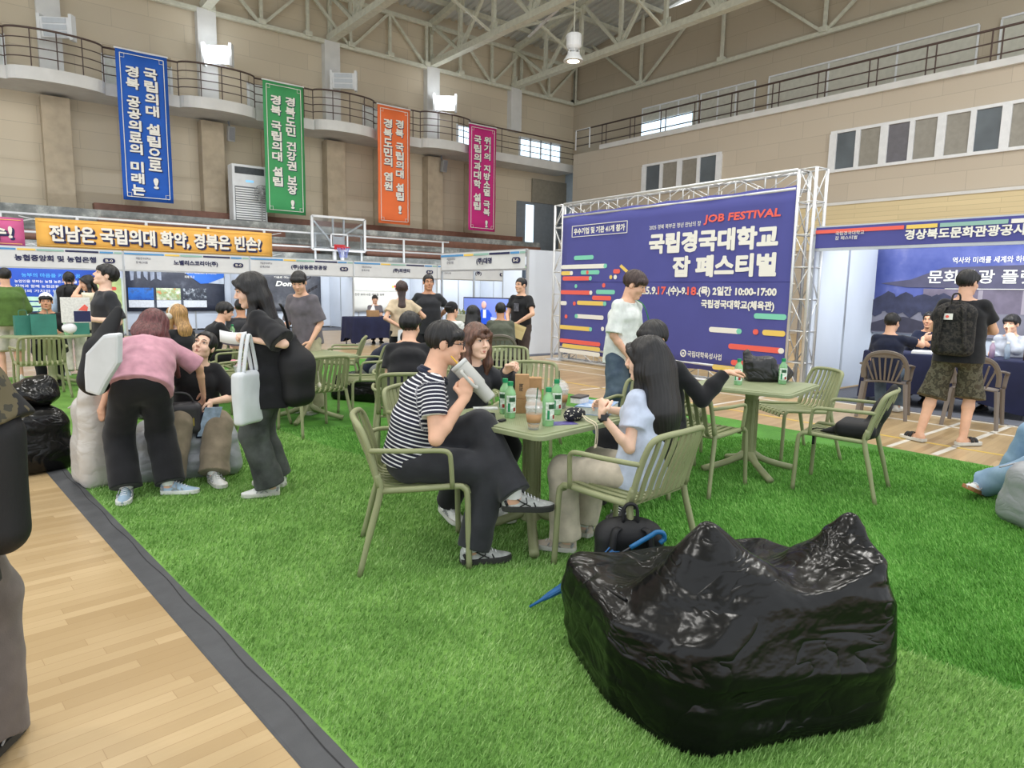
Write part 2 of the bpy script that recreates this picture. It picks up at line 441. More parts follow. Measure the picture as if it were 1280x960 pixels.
def nets(D, lo, h):
    """naive surface nets: (verts, quads)"""
    S = D < 0; nx, ny, nz = D.shape
    cnt = np.zeros((nx - 1, ny - 1, nz - 1), np.int8)
    for i in (0, 1):
        for j in (0, 1):
            for k in (0, 1): cnt += S[i:nx - 1 + i, j:ny - 1 + j, k:nz - 1 + k]
    act = (cnt > 0) & (cnt < 8); c = np.argwhere(act)
    if len(c) == 0: return np.zeros((0, 3)), np.zeros((0, 4), int)
    idx = -np.ones(act.shape, np.int64); idx[act] = np.arange(len(c))
    acc = np.zeros((len(c), 3)); num = np.zeros(len(c))
    cs = [(i, j, k) for i in (0, 1) for j in (0, 1) for k in (0, 1)]
    val = {o: D[c[:, 0] + o[0], c[:, 1] + o[1], c[:, 2] + o[2]] for o in cs}
    for a in cs:
        for ax in range(3):
            if a[ax] == 1: continue
            b = list(a); b[ax] = 1; b = tuple(b)
            va, vb = val[a], val[b]; m = (va < 0) != (vb < 0)
            t = np.where(m, va / np.where(m, va - vb, 1), 0)
            p = np.tile(np.array(a, float), (len(c), 1)); p[:, ax] = t
            acc[m] += p[m]; num[m] += 1
    V = lo + h * (c + acc / np.maximum(num, 1)[:, None])
    Q = []
    for ax in range(3):
        o1, o2 = (ax + 1) % 3, (ax + 2) % 3
        sl0 = [slice(None)] * 3; sl1 = [slice(None)] * 3; sl0[ax] = slice(0, -1); sl1[ax] = slice(1, None)
        A, B = S[tuple(sl0)], S[tuple(sl1)]
        e = np.argwhere(A != B)
        m = (e[:, o1] > 0) & (e[:, o2] > 0) & (e[:, o1] < D.shape[o1] - 1) & (e[:, o2] < D.shape[o2] - 1); e = e[m]
        inside = A[e[:, 0], e[:, 1], e[:, 2]]
        def g(d1, d2):
            q = e.copy(); q[:, o1] += d1; q[:, o2] += d2; return idx[q[:, 0], q[:, 1], q[:, 2]]
        quad = np.stack([g(-1, -1), g(0, -1), g(0, 0), g(-1, 0)], 1)
        quad[~inside] = quad[~inside][:, ::-1]; Q.append(quad)
    return V, np.concatenate(Q)
def smooth_verts(V, Q, it=1, lam=0.5):
    for _ in range(it):
        a = np.zeros_like(V); n = np.zeros(len(V))
        for i in range(4):
            p, q = Q[:, i], Q[:, (i + 1) % 4]
            np.add.at(a, p, V[q]); np.add.at(n, p, 1); np.add.at(a, q, V[p]); np.add.at(n, q, 1)
        V = V + lam * (a / np.maximum(n, 1)[:, None] - V)
    return V
def mesh_obj(name, V, Q, m, parent=None, label=None, attrs=None, smooth=True):
    me = bpy.data.meshes.new(name)
    me.vertices.add(len(V)); me.vertices.foreach_set('co', np.asarray(V, np.float32).ravel())
    k = Q.shape[1]
    me.loops.add(len(Q) * k); me.loops.foreach_set('vertex_index', np.asarray(Q, np.int32).ravel())
    me.polygons.add(len(Q)); me.polygons.foreach_set('loop_start', np.arange(0, len(Q) * k, k, dtype=np.int32))
    me.polygons.foreach_set('loop_total', np.full(len(Q), k, np.int32))
    for kk, vv in (attrs or {}).items():
        at = me.attributes.new(kk, 'FLOAT', 'POINT'); at.data.foreach_set('value', np.asarray(vv, np.float32))
    me.update(calc_edges=True)
    if smooth: me.shade_smooth()
    me.materials.append(m)
    o = link(name, me, parent)
    if label: o['label'] = label
    return o
def drop_in(V, Q, boxes):
    """drop quads wholly inside any of the boxes"""
    keep = np.ones(len(Q), bool)
    for lo, hi in boxes:
        ins = np.all((V > lo) & (V < hi), 1); keep &= ~np.all(ins[Q], 1)
    return Q[keep]
def compact(V, Q):
    u = np.unique(Q); r = -np.ones(len(V), int); r[u] = np.arange(len(u)); return V[u], r[Q]
def glue(parts):
    VV, QQ, o = [], [], 0
    for V, Q in parts:
        VV.append(V); QQ.append(Q + o); o += len(V)
    return np.concatenate(VV), np.concatenate(QQ)
# ------------------------------------------------------------------ the hall
def wall_block_mat(name, base, sx, sz, axis):
    n = N(name)
    tc = n.new('ShaderNodeTexCoord'); sp = n.new('ShaderNodeSeparateXYZ'); cb = n.new('ShaderNodeCombineXYZ')
    n.link(tc.outputs['Object'], sp.inputs[0]); n.link(sp.outputs[axis], cb.inputs[0]); n.link(sp.outputs['Z'], cb.inputs[1])
    b = n.new('ShaderNodeTexBrick'); b.inputs['Scale'].default_value = 1.0; b.offset = .5
    b.inputs['Brick Width'].default_value = sx; b.inputs['Row Height'].default_value = sz; b.inputs['Mortar Size'].default_value = .008
    b.inputs['Color1'].default_value = (*lin(base), 1); b.inputs['Color2'].default_value = (*lin(tuple(v * .96 for v in base)), 1); b.inputs['Mortar'].default_value = (*lin(tuple(v * .86 for v in base)), 1)
    n.link(cb.outputs[0], b.inputs['Vector'])
    f = n.noise(tc.outputs['Object'], 90, 3); f2 = n.noise(tc.outputs['Object'], .5, 3)
    c = n.mix(n.math('MULTIPLY', f, .16), b.outputs['Color'], tuple(v * .72 for v in base))
    c2 = n.mix(n.math('MULTIPLY', f2, .22), c, tuple(v * .84 for v in base))
    n.link(c2, n.b.inputs['Base Color']); n.b.inputs['Roughness'].default_value = .9
    return n.m
BLOCK_L = wall_block_mat('tan_wall_panel', (214, 201, 178), 2.4, .62, 'X')
BLOCK_R = wall_block_mat('brown_wall_panel', (202, 190, 172), 1.9, .62, 'Y')
BLOCK_U = wall_block_mat('upper_wall_panel', (194, 181, 160), 2.6, .8, 'Y')
CREAM = wall_block_mat('cream_slat_panel', (226, 208, 166), 3.0, .16, 'Y')
PILASTER = mat('pilaster_stone', (178, 164, 142), .85, var=.05, vs=3)
WHITE_WALL = mat('white_render', (214, 214, 212), .8, var=.03, vs=2)
STEEL = mat('cream_steel', (208, 208, 192), .5, var=.04)
RAIL = mat('brown_rail', (84, 68, 62), .45, var=.03)
GLASS_DAY = mat('daylight_window', (205, 228, 245), .3, emit=1.6, var=.05, vs=1.5)
BLIND = mat('roller_blind', (196, 194, 182), .8, var=.03)
BENCH = mat('bench_wood', (126, 88, 74), .5, var=.06, vs=5)
def mat_concrete():
    n = N('weathered_concrete'); v = n.co(); f = n.noise(v, 1.4, 5, .7)
    n.link(n.ramp(f, [(.35, (104, 108, 108)), (.52, (136, 139, 136)), (.60, (168, 170, 166)), (.7, (196, 196, 190))]), n.b.inputs['Base Color']); n.b.inputs['Roughness'].default_value = .8; return n.m
CONC = mat_concrete()
GREY_PANEL = mat('grey_panel', (128, 134, 140), .6, var=.03)
# floor: narrow maple strips
def mat_floor():
    n = N('maple_strip_floor')
    v = n.co((1, 1, 1), (0, 0, math.radians(-5)))
    b = n.new('ShaderNodeTexBrick'); b.offset = 0.0
    b.inputs['Scale'].default_value = 1; b.inputs['Brick Width'].default_value = .95; b.inputs['Row Height'].default_value = .064; b.inputs['Mortar Size'].default_value = .0011
    b.inputs['Color1'].default_value = (*lin((202, 177, 136)), 1); b.inputs['Color2'].default_value = (*lin((166, 139, 98)), 1); b.inputs['Mortar'].default_value = (*lin((150, 118, 78)), 1)
    sp = n.new('ShaderNodeSeparateXYZ'); n.link(v, sp.inputs[0]); wn = n.new('ShaderNodeTexWhiteNoise', noise_dimensions='1D')
    n.link(n.math('FLOOR', n.math('DIVIDE', sp.outputs['Y'], .064)), wn.inputs['W']); cb = n.new('ShaderNodeCombineXYZ')
    n.link(n.math('ADD', sp.outputs['X'], n.math('MULTIPLY', wn.outputs['Value'], .95)), cb.inputs[0]); n.link(sp.outputs['Y'], cb.inputs[1]); n.link(cb.outputs[0], b.inputs['Vector'])
    mp = n.new('ShaderNodeMapping'); mp.inputs['Scale'].default_value = (1.2, 16, 1); n.link(v, mp.inputs['Vector'])
    g = n.noise(mp.outputs[0], 3.5, 6, .62); p = n.noise(v, .55, 2)
    c = n.mix(n.math('MULTIPLY', g, .5), b.outputs['Color'], (160, 130, 90)); c = n.mix(n.math('MULTIPLY', p, .25), c, (206, 182, 142))
    n.link(c, n.b.inputs['Base Color']); n.b.inputs['Roughness'].default_value = .30; n.b.inputs['Specular IOR Level'].default_value = .35
    return n.m
FLOOR = mat_floor()
def struct(name, mb, m, parent=None, **kw):
    o = mb.build(name, m, parent, **kw)
    if parent is None: o['kind'] = 'structure'
    return o
struct('floor', MB().bb(-12, 28, -3, 30, -.12, 0), FLOOR)
LINE_W = mat('white_court_line', (226, 220, 208), .35, var=.02); LINE_Y = mat('yellow_court_line', (222, 190, 92), .35, var=.02)
def line(n_, pts, w, m, z=.0015):
    mb = MB()
    for a, b in zip(pts[:-1], pts[1:]): mb.bar((a[0], a[1], z), (b[0], b[1], z), w, .002)
    struct(n_, mb, m)
line('floor_line_1', [(7.2, 2.44), (9.7, 2.49)], .06, LINE_W); line('floor_line_2', [(7.2, 2.86), (9.7, 2.92)], .05, LINE_W)
line('floor_line_3', [(9.62, -1), (9.62, 11)], .06, LINE_W); line('floor_line_4', [(8.95, -1), (8.95, 12.5)], .05, LINE_W)
line('floor_line_5', [(7.5, 5.4), (9.6, 5.45)], .05, LINE_W); line('floor_line_6', [(7.75, 0), (7.75, 12)], .05, LINE_Y); line('floor_line_7', [(7.3, 7.4), (10, 7.4)], .05, LINE_W)
line('floor_line_8', [(-3, 6.75), (.25, 6.55)], .05, LINE_Y); line('floor_line_9', [(-3, 14.2), (9, 14.2)], .05, LINE_W)
# left wall with openings for the windows behind the gallery
WY, WX = 29.0, 27.4
struct('wall_left', MB().bb(-14, WX + .4, WY, WY + .3, 0, 14.5), BLOCK_L)
struct('wall_right', MB().bb(WX, WX + .3, -8, WY, 8.0, 15), BLOCK_U)
struct('wall_right_lower', MB().bb(25.5, WX, -8, 26.9, 4.85, 8.58).bb(25.5, WX, -8, 26.9, 0, 3.2), BLOCK_R)
struct('wall_right_slats', MB().bb(25.44, WX, -8, 26.9, 3.2, 4.85), CREAM)
struct('trim_1', MB().bb(25.4, 25.6, -8, 26.92, 4.82, 4.92), WHITE_WALL)
struct('trim_2', MB().bb(25.35, WX, -8, 24.9, 8.56, 8.78), WHITE_WALL)
# corner recess: white stair hall seen past the lower wall's end
struct('wall_recess', MB().bb(26.9, WX, 26.95, WY, 0, 8.05), mat('recess_pale_blue', (176, 192, 206), .8, var=.03))
struct('trim_3', MB().bb(26.6, WX, 26.6, WY - 1.4, 7.7, 8.5), WHITE_WALL)
# gallery slab with curved bays along the left wall
COLX = [2.9 + 5.03 * i for i in range(-3, 5)]
def ledge_y(x, base=27.55):
    y = base
    for c in COLX[:-1]:
        t = (x - c) / 1.35
        if abs(t) < 1: y = base - .55 * math.sqrt(1 - t * t)
    return y
xs = sorted(set([round(-14 + .6 * i, 2) for i in range(70) if -14 + .6 * i < 26.6] + [c + 1.35 * t for c in COLX[:-1] for t in np.sin(np.linspace(-PI / 2, PI / 2, 17))]))
def ledge(z0, z1, name, m, base=27.55):
    mb = MB(); ro = []
    for x in xs:
        y = ledge_y(x, base); ro.append([(x, WY, z0), (x, y, z0), (x, y, z1), (x, WY, z1)])
    mb.grid(ro); struct(name, mb, m)
ledge(7.82, 8.22, 'trim_4', WHITE_WALL)
g = thing('gallery_railing', 'brown metal railing with curved bays along the white gallery edge', 'railing', (0, 27.6, 8.22))
top = MB(); mid = MB()
for z, r in ((1.16, .035), (.86, .018), (.58, .018), (.30, .018)):
    (top if r > .03 else mid).tube([(x, ledge_y(x, 27.62) - 27.6, z) for x in xs], r, 6)
top.build('handrail', RAIL, g, smooth=True); mid.build('bar', RAIL, g, smooth=True)
px = []
for i, c in enumerate(COLX[:-1]):
    px += [c - 1.35, c - .7, c, c + .7, c + 1.35, c + 2.0, c + 2.7, c + 3.3]
for x in px:
    if -2 < x < 26: 
        y = ledge_y(x, 27.62) - 27.6; MB().tube([(x, y, 0), (x, y, 1.16)], .02, 6).build('post', RAIL, g)
for i, c in enumerate(COLX):
    if -3 < c < 26:
        struct('column_%d' % (i + 1), MB().bb(c - .34, c + .34, WY - .35, WY, 8.22 if i < 7 else 9.7, 11.8), WHITE_WALL)
        if i < 7: struct('pilaster_%d' % (i + 1), MB().bb(c - .42, c + .42, WY - .55, WY, 3.9, 7.72), PILASTER, bevel=.03)
        if i < 7: struct('trim_%d' % (20 + i), MB().bb(c + 2.0, c + 2.45, WY - .16, WY, 4.0, 7.72), PILASTER)
# windows on the left wall behind the railing
def window(n_, x0, x1, z0, z1, glass, muntins=2, blind=None):
    fr = MB(); t = .09
    fr.bb(x0, x1, WY - .10, WY - .02, z1 - t, z1).bb(x0, x1, WY - .10, WY - .02, z0, z0 + t)
    for k in range(muntins + 1):
        x = x0 + (x1 - x0) * k / muntins; fr.bb(x - t / 2, x + t / 2, WY - .10, WY - .02, z0, z1)
    f = struct('window_%d' % n_, fr, WHITE_PAINT); MB().bb(x0, x1, WY - .05, WY - .03, z0, z1).build('pane', glass, f)
    if blind: MB().bb(x0, x1, WY - .2, WY - .12, z1 - .05, z1 + .28).build('head_box', blind, f)
GL_PALE = mat('pale_blind_window', (206, 210, 206), .5, var=.04)
for i, c in enumerate(COLX[2:7]):
    window(i + 1, c + 1.55 if i else 0.5, c + 3.75, 8.45, 9.55, GL_PALE if i < 4 else GLASS_DAY, 3, PILASTER)
window(6, 23.5, 26.4, 8.5, 9.55, GLASS_DAY, 4)
# doorway near the corner
struct('door_1', MB().bb(23.4, 26.9, WY - .06, WY, 3.2, 6.25), GREY_PANEL)
struct('window_7', MB().bb(24.0, 24.55, WY - .09, WY - .05, 3.4, 6.1), GLASS_DAY)
struct('trim_5', MB().bb(24.4, 26.9, WY - .12, WY - .05, 6.25, 7.5), mat('grey_wall_patch', (142, 136, 122), .8, var=.04))
struct('wall_stair', MB().bb(23.6, 26.9, 25.6, 25.8, 0, 4.05), PILASTER)
g = thing('stair_railing', 'grey metal stair railing in front of the corner doorway', 'railing', (25.2, 26.2, 4.05))
for z in (.25, .55, .85, 1.15): MB().tube([(-1.5, 0, z), (1.6, 0, z)], .025, 6).build('bar', GREY_PANEL, g)
for x in (-1.4, 0, 1.4): MB().tube([(x, 0, 0), (x, 0, 1.15)], .03, 6).build('post', GREY_PANEL, g)
# tiers of seating at the foot of the left wall
st = thing('spectator_stand', 'weathered concrete spectator tiers with brown timber benches below the left wall', 'stand', (8, 27, 0))
MB().bb(-22, 15.4, .0, 1.98, 0, 3.95).bb(-22, 15.4, -1.0, 0, 0, 3.35).bb(-22, 15.4, -1.9, -1.0, 0, 2.75).build('tier', CONC, st)
for (y0, z, segs) in ((1.2, 3.95, ((-22, -8.6), (-4.2, 15.2))), (-.25, 3.35, ((-22, -7.2), (-4.3, 2.0), (3.9, 15.2))), (-1.2, 2.75, ((-22, -5.5), (-3.0, 3.0), (5.0, 12.0)))):
    for a, b in segs: MB().bb(a, b, y0, y0 + .42, z + .10, z + .34).bb(a, b, y0 - .03, y0 + .0, z + .05, z + .34).build('bench', BENCH, st, bevel=.01)
g = thing('stand_railing', 'white pipe railing along the front of the spectator stand', 'railing', (10, 25.05, 2.2))
for z in (.78, 1.3): MB().tube([(-9, 0, z), (6.5, 0, z)], .035, 8).build('bar', WHITE_PAINT, g, smooth=True)
for i in range(9): MB().tube([(-9 + 1.9 * i, 0, -.3), (-9 + 1.9 * i, 0, 1.3)], .045, 8).build('post', WHITE_PAINT, g, smooth=True)
# right wall: control-room windows, blinds behind the upper rail
def rwin(n_, y0, y1, z0, z1, n, dark=()):
    x = 25.5; t = .10; fr = MB()
    fr.bb(x - .09, x, y0 - t, y1 + t, z1, z1 + t).bb(x - .09, x, y0 - t, y1 + t, z0 - t, z0)
    for k in range(n + 1):
        y = y0 + (y1 - y0) * k / n; w = t * (1.3 if k % 2 == 0 else .8); fr.bb(x - .09, x, y - w, y + w, z0, z1)
    f = struct('window_%d' % n_, fr, WHITE_PAINT)
    for k in range(n):
        a, b = y0 + (y1 - y0) * k / n, y0 + (y1 - y0) * (k + 1) / n
        MB().bb(x - .03, x - .02, a + .06, b - .06, z0, z1).build('pane', [mat('dark_pane', (92, 100, 106), .35, spec=.4, var=.1, vs=1), mat('grey_blind_pane', (142, 138, 128), .3, var=.04), mat('violet_grey_pane', (104, 102, 108), .2, var=.04)][dark[k]], f)
rwin(8, 2.2, 13.0, 6.12, 7.40, 12, (0, 1, 0, 1, 2, 1, 0, 1, 1, 2, 1, 0)[:12])
rwin(9, 17.9, 22.0, 6.12, 7.36, 4, (0, 1, 1, 0))
def rblind(n_, y0, y1, z0, z1, m, lower=None):
    f = struct('window_%d' % n_, MB().bb(WX - .06, WX, y0, y1, z0, z1), m)
    if lower: MB().bb(WX - .1, WX - .05, y0 + .3, y1, z0, z0 + lower).build('pane', GLASS_DAY, f)
    mb = MB(); mb.bb(WX - .12, WX - .02, y0, y1, z1, z1 + .06)
    for k in range(4): mb.bb(WX - .09, WX - .05, y0 + (y1 - y0) * k / 3 - .03, y0 + (y1 - y0) * k / 3 + .03, z0, z1)
    mb.build('blind_rail', WHITE_PAINT, f)
rblind(10, 20.55, 23.9, 9.2, 10.6, BLIND, .75); rblind(11, 17.6, 20.4, 9.2, 10.6, BLIND); rblind(12, 9.25, 16.95, 9.2, 10.6, BLIND); rblind(13, 1.0, 8.6, 9.2, 10.6, BLIND)
g = thing('balcony_railing', 'long dark balcony railing above the windows of the right wall', 'railing', (25.5, 12, 8.78))
for z, r in ((.98, .04), (.58, .025), (.20, .025)): MB().tube([(0, -18, z), (0, 14.8, z)], r, 6).build('handrail' if r > .03 else 'bar', RAIL, g, smooth=True)
for i in range(17):
    for d in (0, .28): MB().tube([(0, 12.6 - 1.85 * i + d, 0), (0, 12.6 - 1.85 * i + d, .98)], .025, 6).build('post', RAIL, g)
MB().tube([(-.05, 14.7, 0), (-.05, 14.7, .98), (-.05, 13.7, .98), (-.05, 13.7, 0)], .035, 6).build('gate_frame', WHITE_PAINT, g)
# ------------------------------------------------------------------ roof
def mat_deck():
    n = N('corrugated_deck'); tc = n.new('ShaderNodeTexCoord'); sp = n.new('ShaderNodeSeparateXYZ'); n.link(tc.outputs['Object'], sp.inputs[0])
    n.b.inputs['Base Color'].default_value = (*lin((196, 198, 194)), 1); n.b.inputs['Roughness'].default_value = .6; return n.m
DECK = mat_deck()
def roof_z(y): return 14.2 + max(0, (WY - y)) * .155
mb = MB(); rows = []
xx = []
x = -14.0
while x < WX + .3:
    xx += [(x, 0), (x + .16, 0), (x + .20, .09), (x + .36, .09)]; x += .40
for y in (29.3, 14, 0, -4): rows.append([(a, y, roof_z(y) + b) for a, b in xx])
mb.grid(rows); struct('roof_deck', mb, DECK, thick=.01)
def hbeam(mb, p, q, w=.16, h=.22):
    mb.bar(p, q, w, h)
mb = MB()
for y in np.arange(27.6, 0, -2.3):
    z = roof_z(y) - .16; mb.bar((-13, y, z), (WX, y, z), .12, .20)
struct('roof_beam', mb, STEEL)
def gusset(mb, c, r, axis):
    mb.box(c, (.04, r, r) if axis == 0 else (r, .04, r))
for i, c in enumerate(COLX[2:]):
    mb = MB(); y0, y1 = WY - .1, -2.0
    hbeam(mb, (c, y0, 11.95), (c, y1, 11.95 + .012 * (y0 - y1)), .34, .26)
    hbeam(mb, (c, y0, 13.75), (c, y1, roof_z(y1) - .45), .26, .24)
    y = y0; k = 0
    while y > y1 + 2.2:
        zb = 11.95 + .012 * (y0 - y); zt = 13.75 + (roof_z(y1) - .45 - 13.75) * (y0 - y) / (y0 - y1); yn = y - 2.45
        zbn = 11.95 + .012 * (y0 - yn); ztn = 13.75 + (roof_z(y1) - .45 - 13.75) * (y0 - yn) / (y0 - y1)
        hbeam(mb, (c, y, zb), (c, y, zt), .15, .15)
        if k % 2 == 0: hbeam(mb, (c, y, zt), (c, yn, zbn), .14, .14)
        else: hbeam(mb, (c, y, zb), (c, yn, ztn), .14, .14)
        gusset(mb, (c, y, zt - .2), .55, 0); gusset(mb, (c, y, zb + .2), .5, 0)
        y = yn; k += 1
    struct('roof_truss_beam_%d' % (i + 1), mb, STEEL)
# sway braces between trusses
mb = MB()
for yb in (24.1, 19.2, 14.3, 9.4):
    for a, b in zip(COLX[2:-1], COLX[3:]):
        zt = roof_z(yb) - .7; zb = 12.05 + .012 * (WY - yb); m_ = (a + b) / 2
        mb.bar((a, yb, zt), (m_, yb, zb + 1.0), .10, .10).bar((b, yb, zt), (m_, yb, zb + 1.0), .10, .10).bar((a, yb, zb), (m_, yb, zb + 1.0), .09, .09).bar((b, yb, zb), (m_, yb, zb + 1.0), .09, .09)
        mb.bar((a, yb, zt), (b, yb, zt), .12, .12)
struct('brace_beam', mb, STEEL)
# edge trusses along both walls
def edge_truss(name, P, n, z0=11.7, z1=13.6):
    mb = MB(); a, b = Vector(P[0]), Vector(P[1]); d = (b - a) / n
    up = Vector((0, 0, z1 - z0))
    mb.bar(a, b, .16, .16).bar(a + up, b + up, .16, .16)
    for i in range(n + 1):
        p = a + d * i; mb.bar(p, p + up, .12, .12)
        mb.box(p + Vector((0, 0, .12)), (.3, .3, .2))
        if i < n:
            if i % 2: mb.bar(p, p + d + up, .11, .11)
            else: mb.bar(p + up, p + d, .11, .11)
    struct(name, mb, STEEL)
edge_truss('edge_truss_beam_1', ((COLX[1], WY - .25, 11.75), (WX - .2, WY - .25, 11.75)), 18)
edge_truss('edge_truss_beam_2', ((WX - .2, WY - .3, 11.75), (WX - .2, .5, 11.75)), 6, 11.75, 15.5)
struct('ceiling_light_beam', MB().bar((20.3, 24.5, 12.6), (18.5, 20.5, 12.2), .12, .05), WHITE_PAINT)
# ------------------------------------------------------------------ lamps on view
def lit(name, rgb, e):
    return mat(name, rgb, .4, emit=e, var=0)
FLOOD_ON = lit('flood_glow', (240, 246, 255), 9.0)
def flood(c, z, on, label):
    t = thing('flood_light', label, 'lamp', (c + .12, WY - 1.15, z), -.62, 'flood lights on the wall columns')
    MB().box((0, 0, 0), (.95, .22, .62), Matrix.Rotation(.12, 3, 'X')).build('housing', WHITE_PAINT, t, bevel=.02)
    R_ = Matrix.Rotation(.12, 3, 'X'); mb = MB()
    for k in ((-1, 1) if on else (-1, 0, 1)): mb.box(R_ @ Vector((0, -.125, k * (.15 if on else .20))), (.86 if on else .74, .02, .27 if on else .15), R_)
    mb.build('lens', FLOOD_ON if on else mat('flood_off', (188, 194, 200), .3, var=.02), t)
    for sx in (-.5, .5): MB().bb(sx - .05, sx + .05, -.14, .12, -.40, .40).build('side_bracket', WHITE_PAINT, t)
    MB().bar((-.1, .1, 0), (-.54, .57, 0), .08, .08).build('arm', WHITE_PAINT, t)
    if on:
        d = bpy.data.lights.new('flood_beam', 'AREA'); d.size = .8; d.energy = 50; d.color = (.9, .95, 1)
        o = bpy.data.objects.new('flood_beam', d); COL.objects.link(o); o.parent = t; o.location = (0, -.2, 0); o.rotation_euler = (PI / 2 + .3, 0, 0)
flood(COLX[3], 9.75, False, 'unlit white flood light on the wall column left of the blue banner'); flood(COLX[4], 10.0, True, 'lit flood light on the wall column between blue and green banners')
flood(COLX[5], 10.05, False, 'unlit grey flood light on the wall column above the basketball hoop'); flood(COLX[6], 10.05, True, 'lit flood light on the wall column right of the orange banner')
t = thing('pendant_lamp', 'lit white high bay lamp hanging from the roof truss', 'lamp', (18.1, 19.25, 10.2))
MB().lathe([(.05, .62), (.26, .60), (.28, .55), (.28, .18), (.22, .10), (.08, .02)], 16).build('ballast_box', WHITE_PAINT, t, smooth=False)
MB().tube([(0, 0, .6), (0, 0, 1.75)], .02, 6).build('hanger', STEEL, t)
cg = MB()
for k in range(6): cg.tube([(.2 * math.cos(k * PI / 3), .2 * math.sin(k * PI / 3), .05), (.24 * math.cos(k * PI / 3), .24 * math.sin(k * PI / 3), -.25)], .015, 5)
cg.lathe([(.05, .0), (.20, -.05), (.36, -.30), (.36, -.34)], 20).build('shade', WHITE_PAINT, t)
MB().lathe([(.001, -.30), (.33, -.33), (.001, -.36)], 20).build('lamp_glow', lit('lamp_glow', (255, 244, 214), 10), t)
for i, (c, z) in enumerate(((COLX[4] + 1.2, 7.3), (COLX[6] + .9, 7.3))):
    sp = thing('wall_speaker', ['small grey speaker under the gallery beside the green banner', 'small grey speaker under the gallery beside the pink banner'][i], 'speaker', (c - .6, 28.2, z), 0, 'gallery speakers')
    MB().box((0, 0, 0), (.26, .22, .55), Matrix.Rotation(.2, 3, 'X')).build('cabinet', mat('speaker_grey', (150, 150, 148), .6, var=.03), sp, bevel=.02)
    MB().box((0, -.12, -.02), (.20, .02, .45), Matrix.Rotation(.2, 3, 'X')).build('grille', mat('speaker_grille', (120, 120, 122), .7, var=.05, vs=80), sp)
    MB().bar((0, .1, .1), (0, .3, .6), .05, .05).build('bracket', GREY_PANEL, sp)
# ------------------------------------------------------------------ artificial turf, two rolls; brightness from pile direction put into their colours
def turf_mat(name, a, b, c):
    n = N(name); v = n.co(); at = n.new('ShaderNodeAttribute', attribute_name='tone')
    f = n.noise(v, 2.2, 4, .6); f2 = n.noise(v, 120, 2)
    k = n.math('ADD', n.math('MULTIPLY', f, .55), n.math('MULTIPLY', f2, .25)); k = n.math('ADD', k, n.math('MULTIPLY', at.outputs['Fac'], .35))
    n.link(n.ramp(k, [(.30, a), (.52, b), (.80, c)]), n.b.inputs['Base Color']); n.b.inputs['Roughness'].default_value = .7; n.b.inputs['Specular IOR Level'].default_value = .25
    n.bump(f2, .6, .01)
    return n.m
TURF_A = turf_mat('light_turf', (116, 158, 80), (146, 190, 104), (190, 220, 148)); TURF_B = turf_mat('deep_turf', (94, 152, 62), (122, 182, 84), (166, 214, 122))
TURF_A0 = turf_mat('light_turf_base_shaded', (94, 138, 60), (124, 168, 80), (170, 204, 122)); TURF_B0 = turf_mat('deep_turf_base_shaded', (70, 124, 44), (92, 152, 60), (134, 190, 94))  # base copies darkened, the shade among the blades put into the colour
EDGE = [(.93, .2), (.86, 1.83), (.58, 5.9), (.40, 8.6), (.30, 13.2)]
SEAM = [(3.08, .2), (3.05, .64), (2.68, 5.3), (2.50, 6.64), (2.35, 8.6), (2.2, 13.2)]
def xat(L, y):
    for a, b in zip(L[:-1], L[1:]):
        if a[1] <= y <= b[1]: return a[0] + (b[0] - a[0]) * (y - a[1]) / (b[1] - a[1])
    return L[0][0] if y < L[0][1] else L[-1][0]
TH = .012
def turf_base(name, poly, m):
    struct(name, MB().prism(poly, .0, TH), m)
turf_base('floor_turf_light', [(xat(EDGE, y), y) for y in np.linspace(-.5, 13.2, 30)] + [(xat(SEAM, y), y) for y in np.linspace(13.2, -.5, 30)], TURF_A0)
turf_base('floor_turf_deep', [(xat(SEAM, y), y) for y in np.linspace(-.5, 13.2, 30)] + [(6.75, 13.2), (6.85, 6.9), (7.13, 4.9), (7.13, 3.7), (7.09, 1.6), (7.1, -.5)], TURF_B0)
mb = MB(); mb.grid([[(xat(EDGE, y) + dx, y, z) for dx, z in ((-.13, .001), (-.12, .006), (.0, .014), (.01, .004))] for y in np.linspace(-.5, 13.2, 40)])
struct('trim_6', mb, mat('grey_edge_tape', (76, 77, 80), .6, var=.05, vs=12, bump=.1, bs=200))
struct('trim_7', MB().grid([[(xat(EDGE, y) - .035 + .006 * math.sin(y * 9), y, .0128), (xat(EDGE, y) - .03 + .006 * math.sin(y * 9), y, .0128)] for y in np.linspace(-.5, 9, 90)]), mat('tape_crease', (44, 44, 46), .8, var=0))
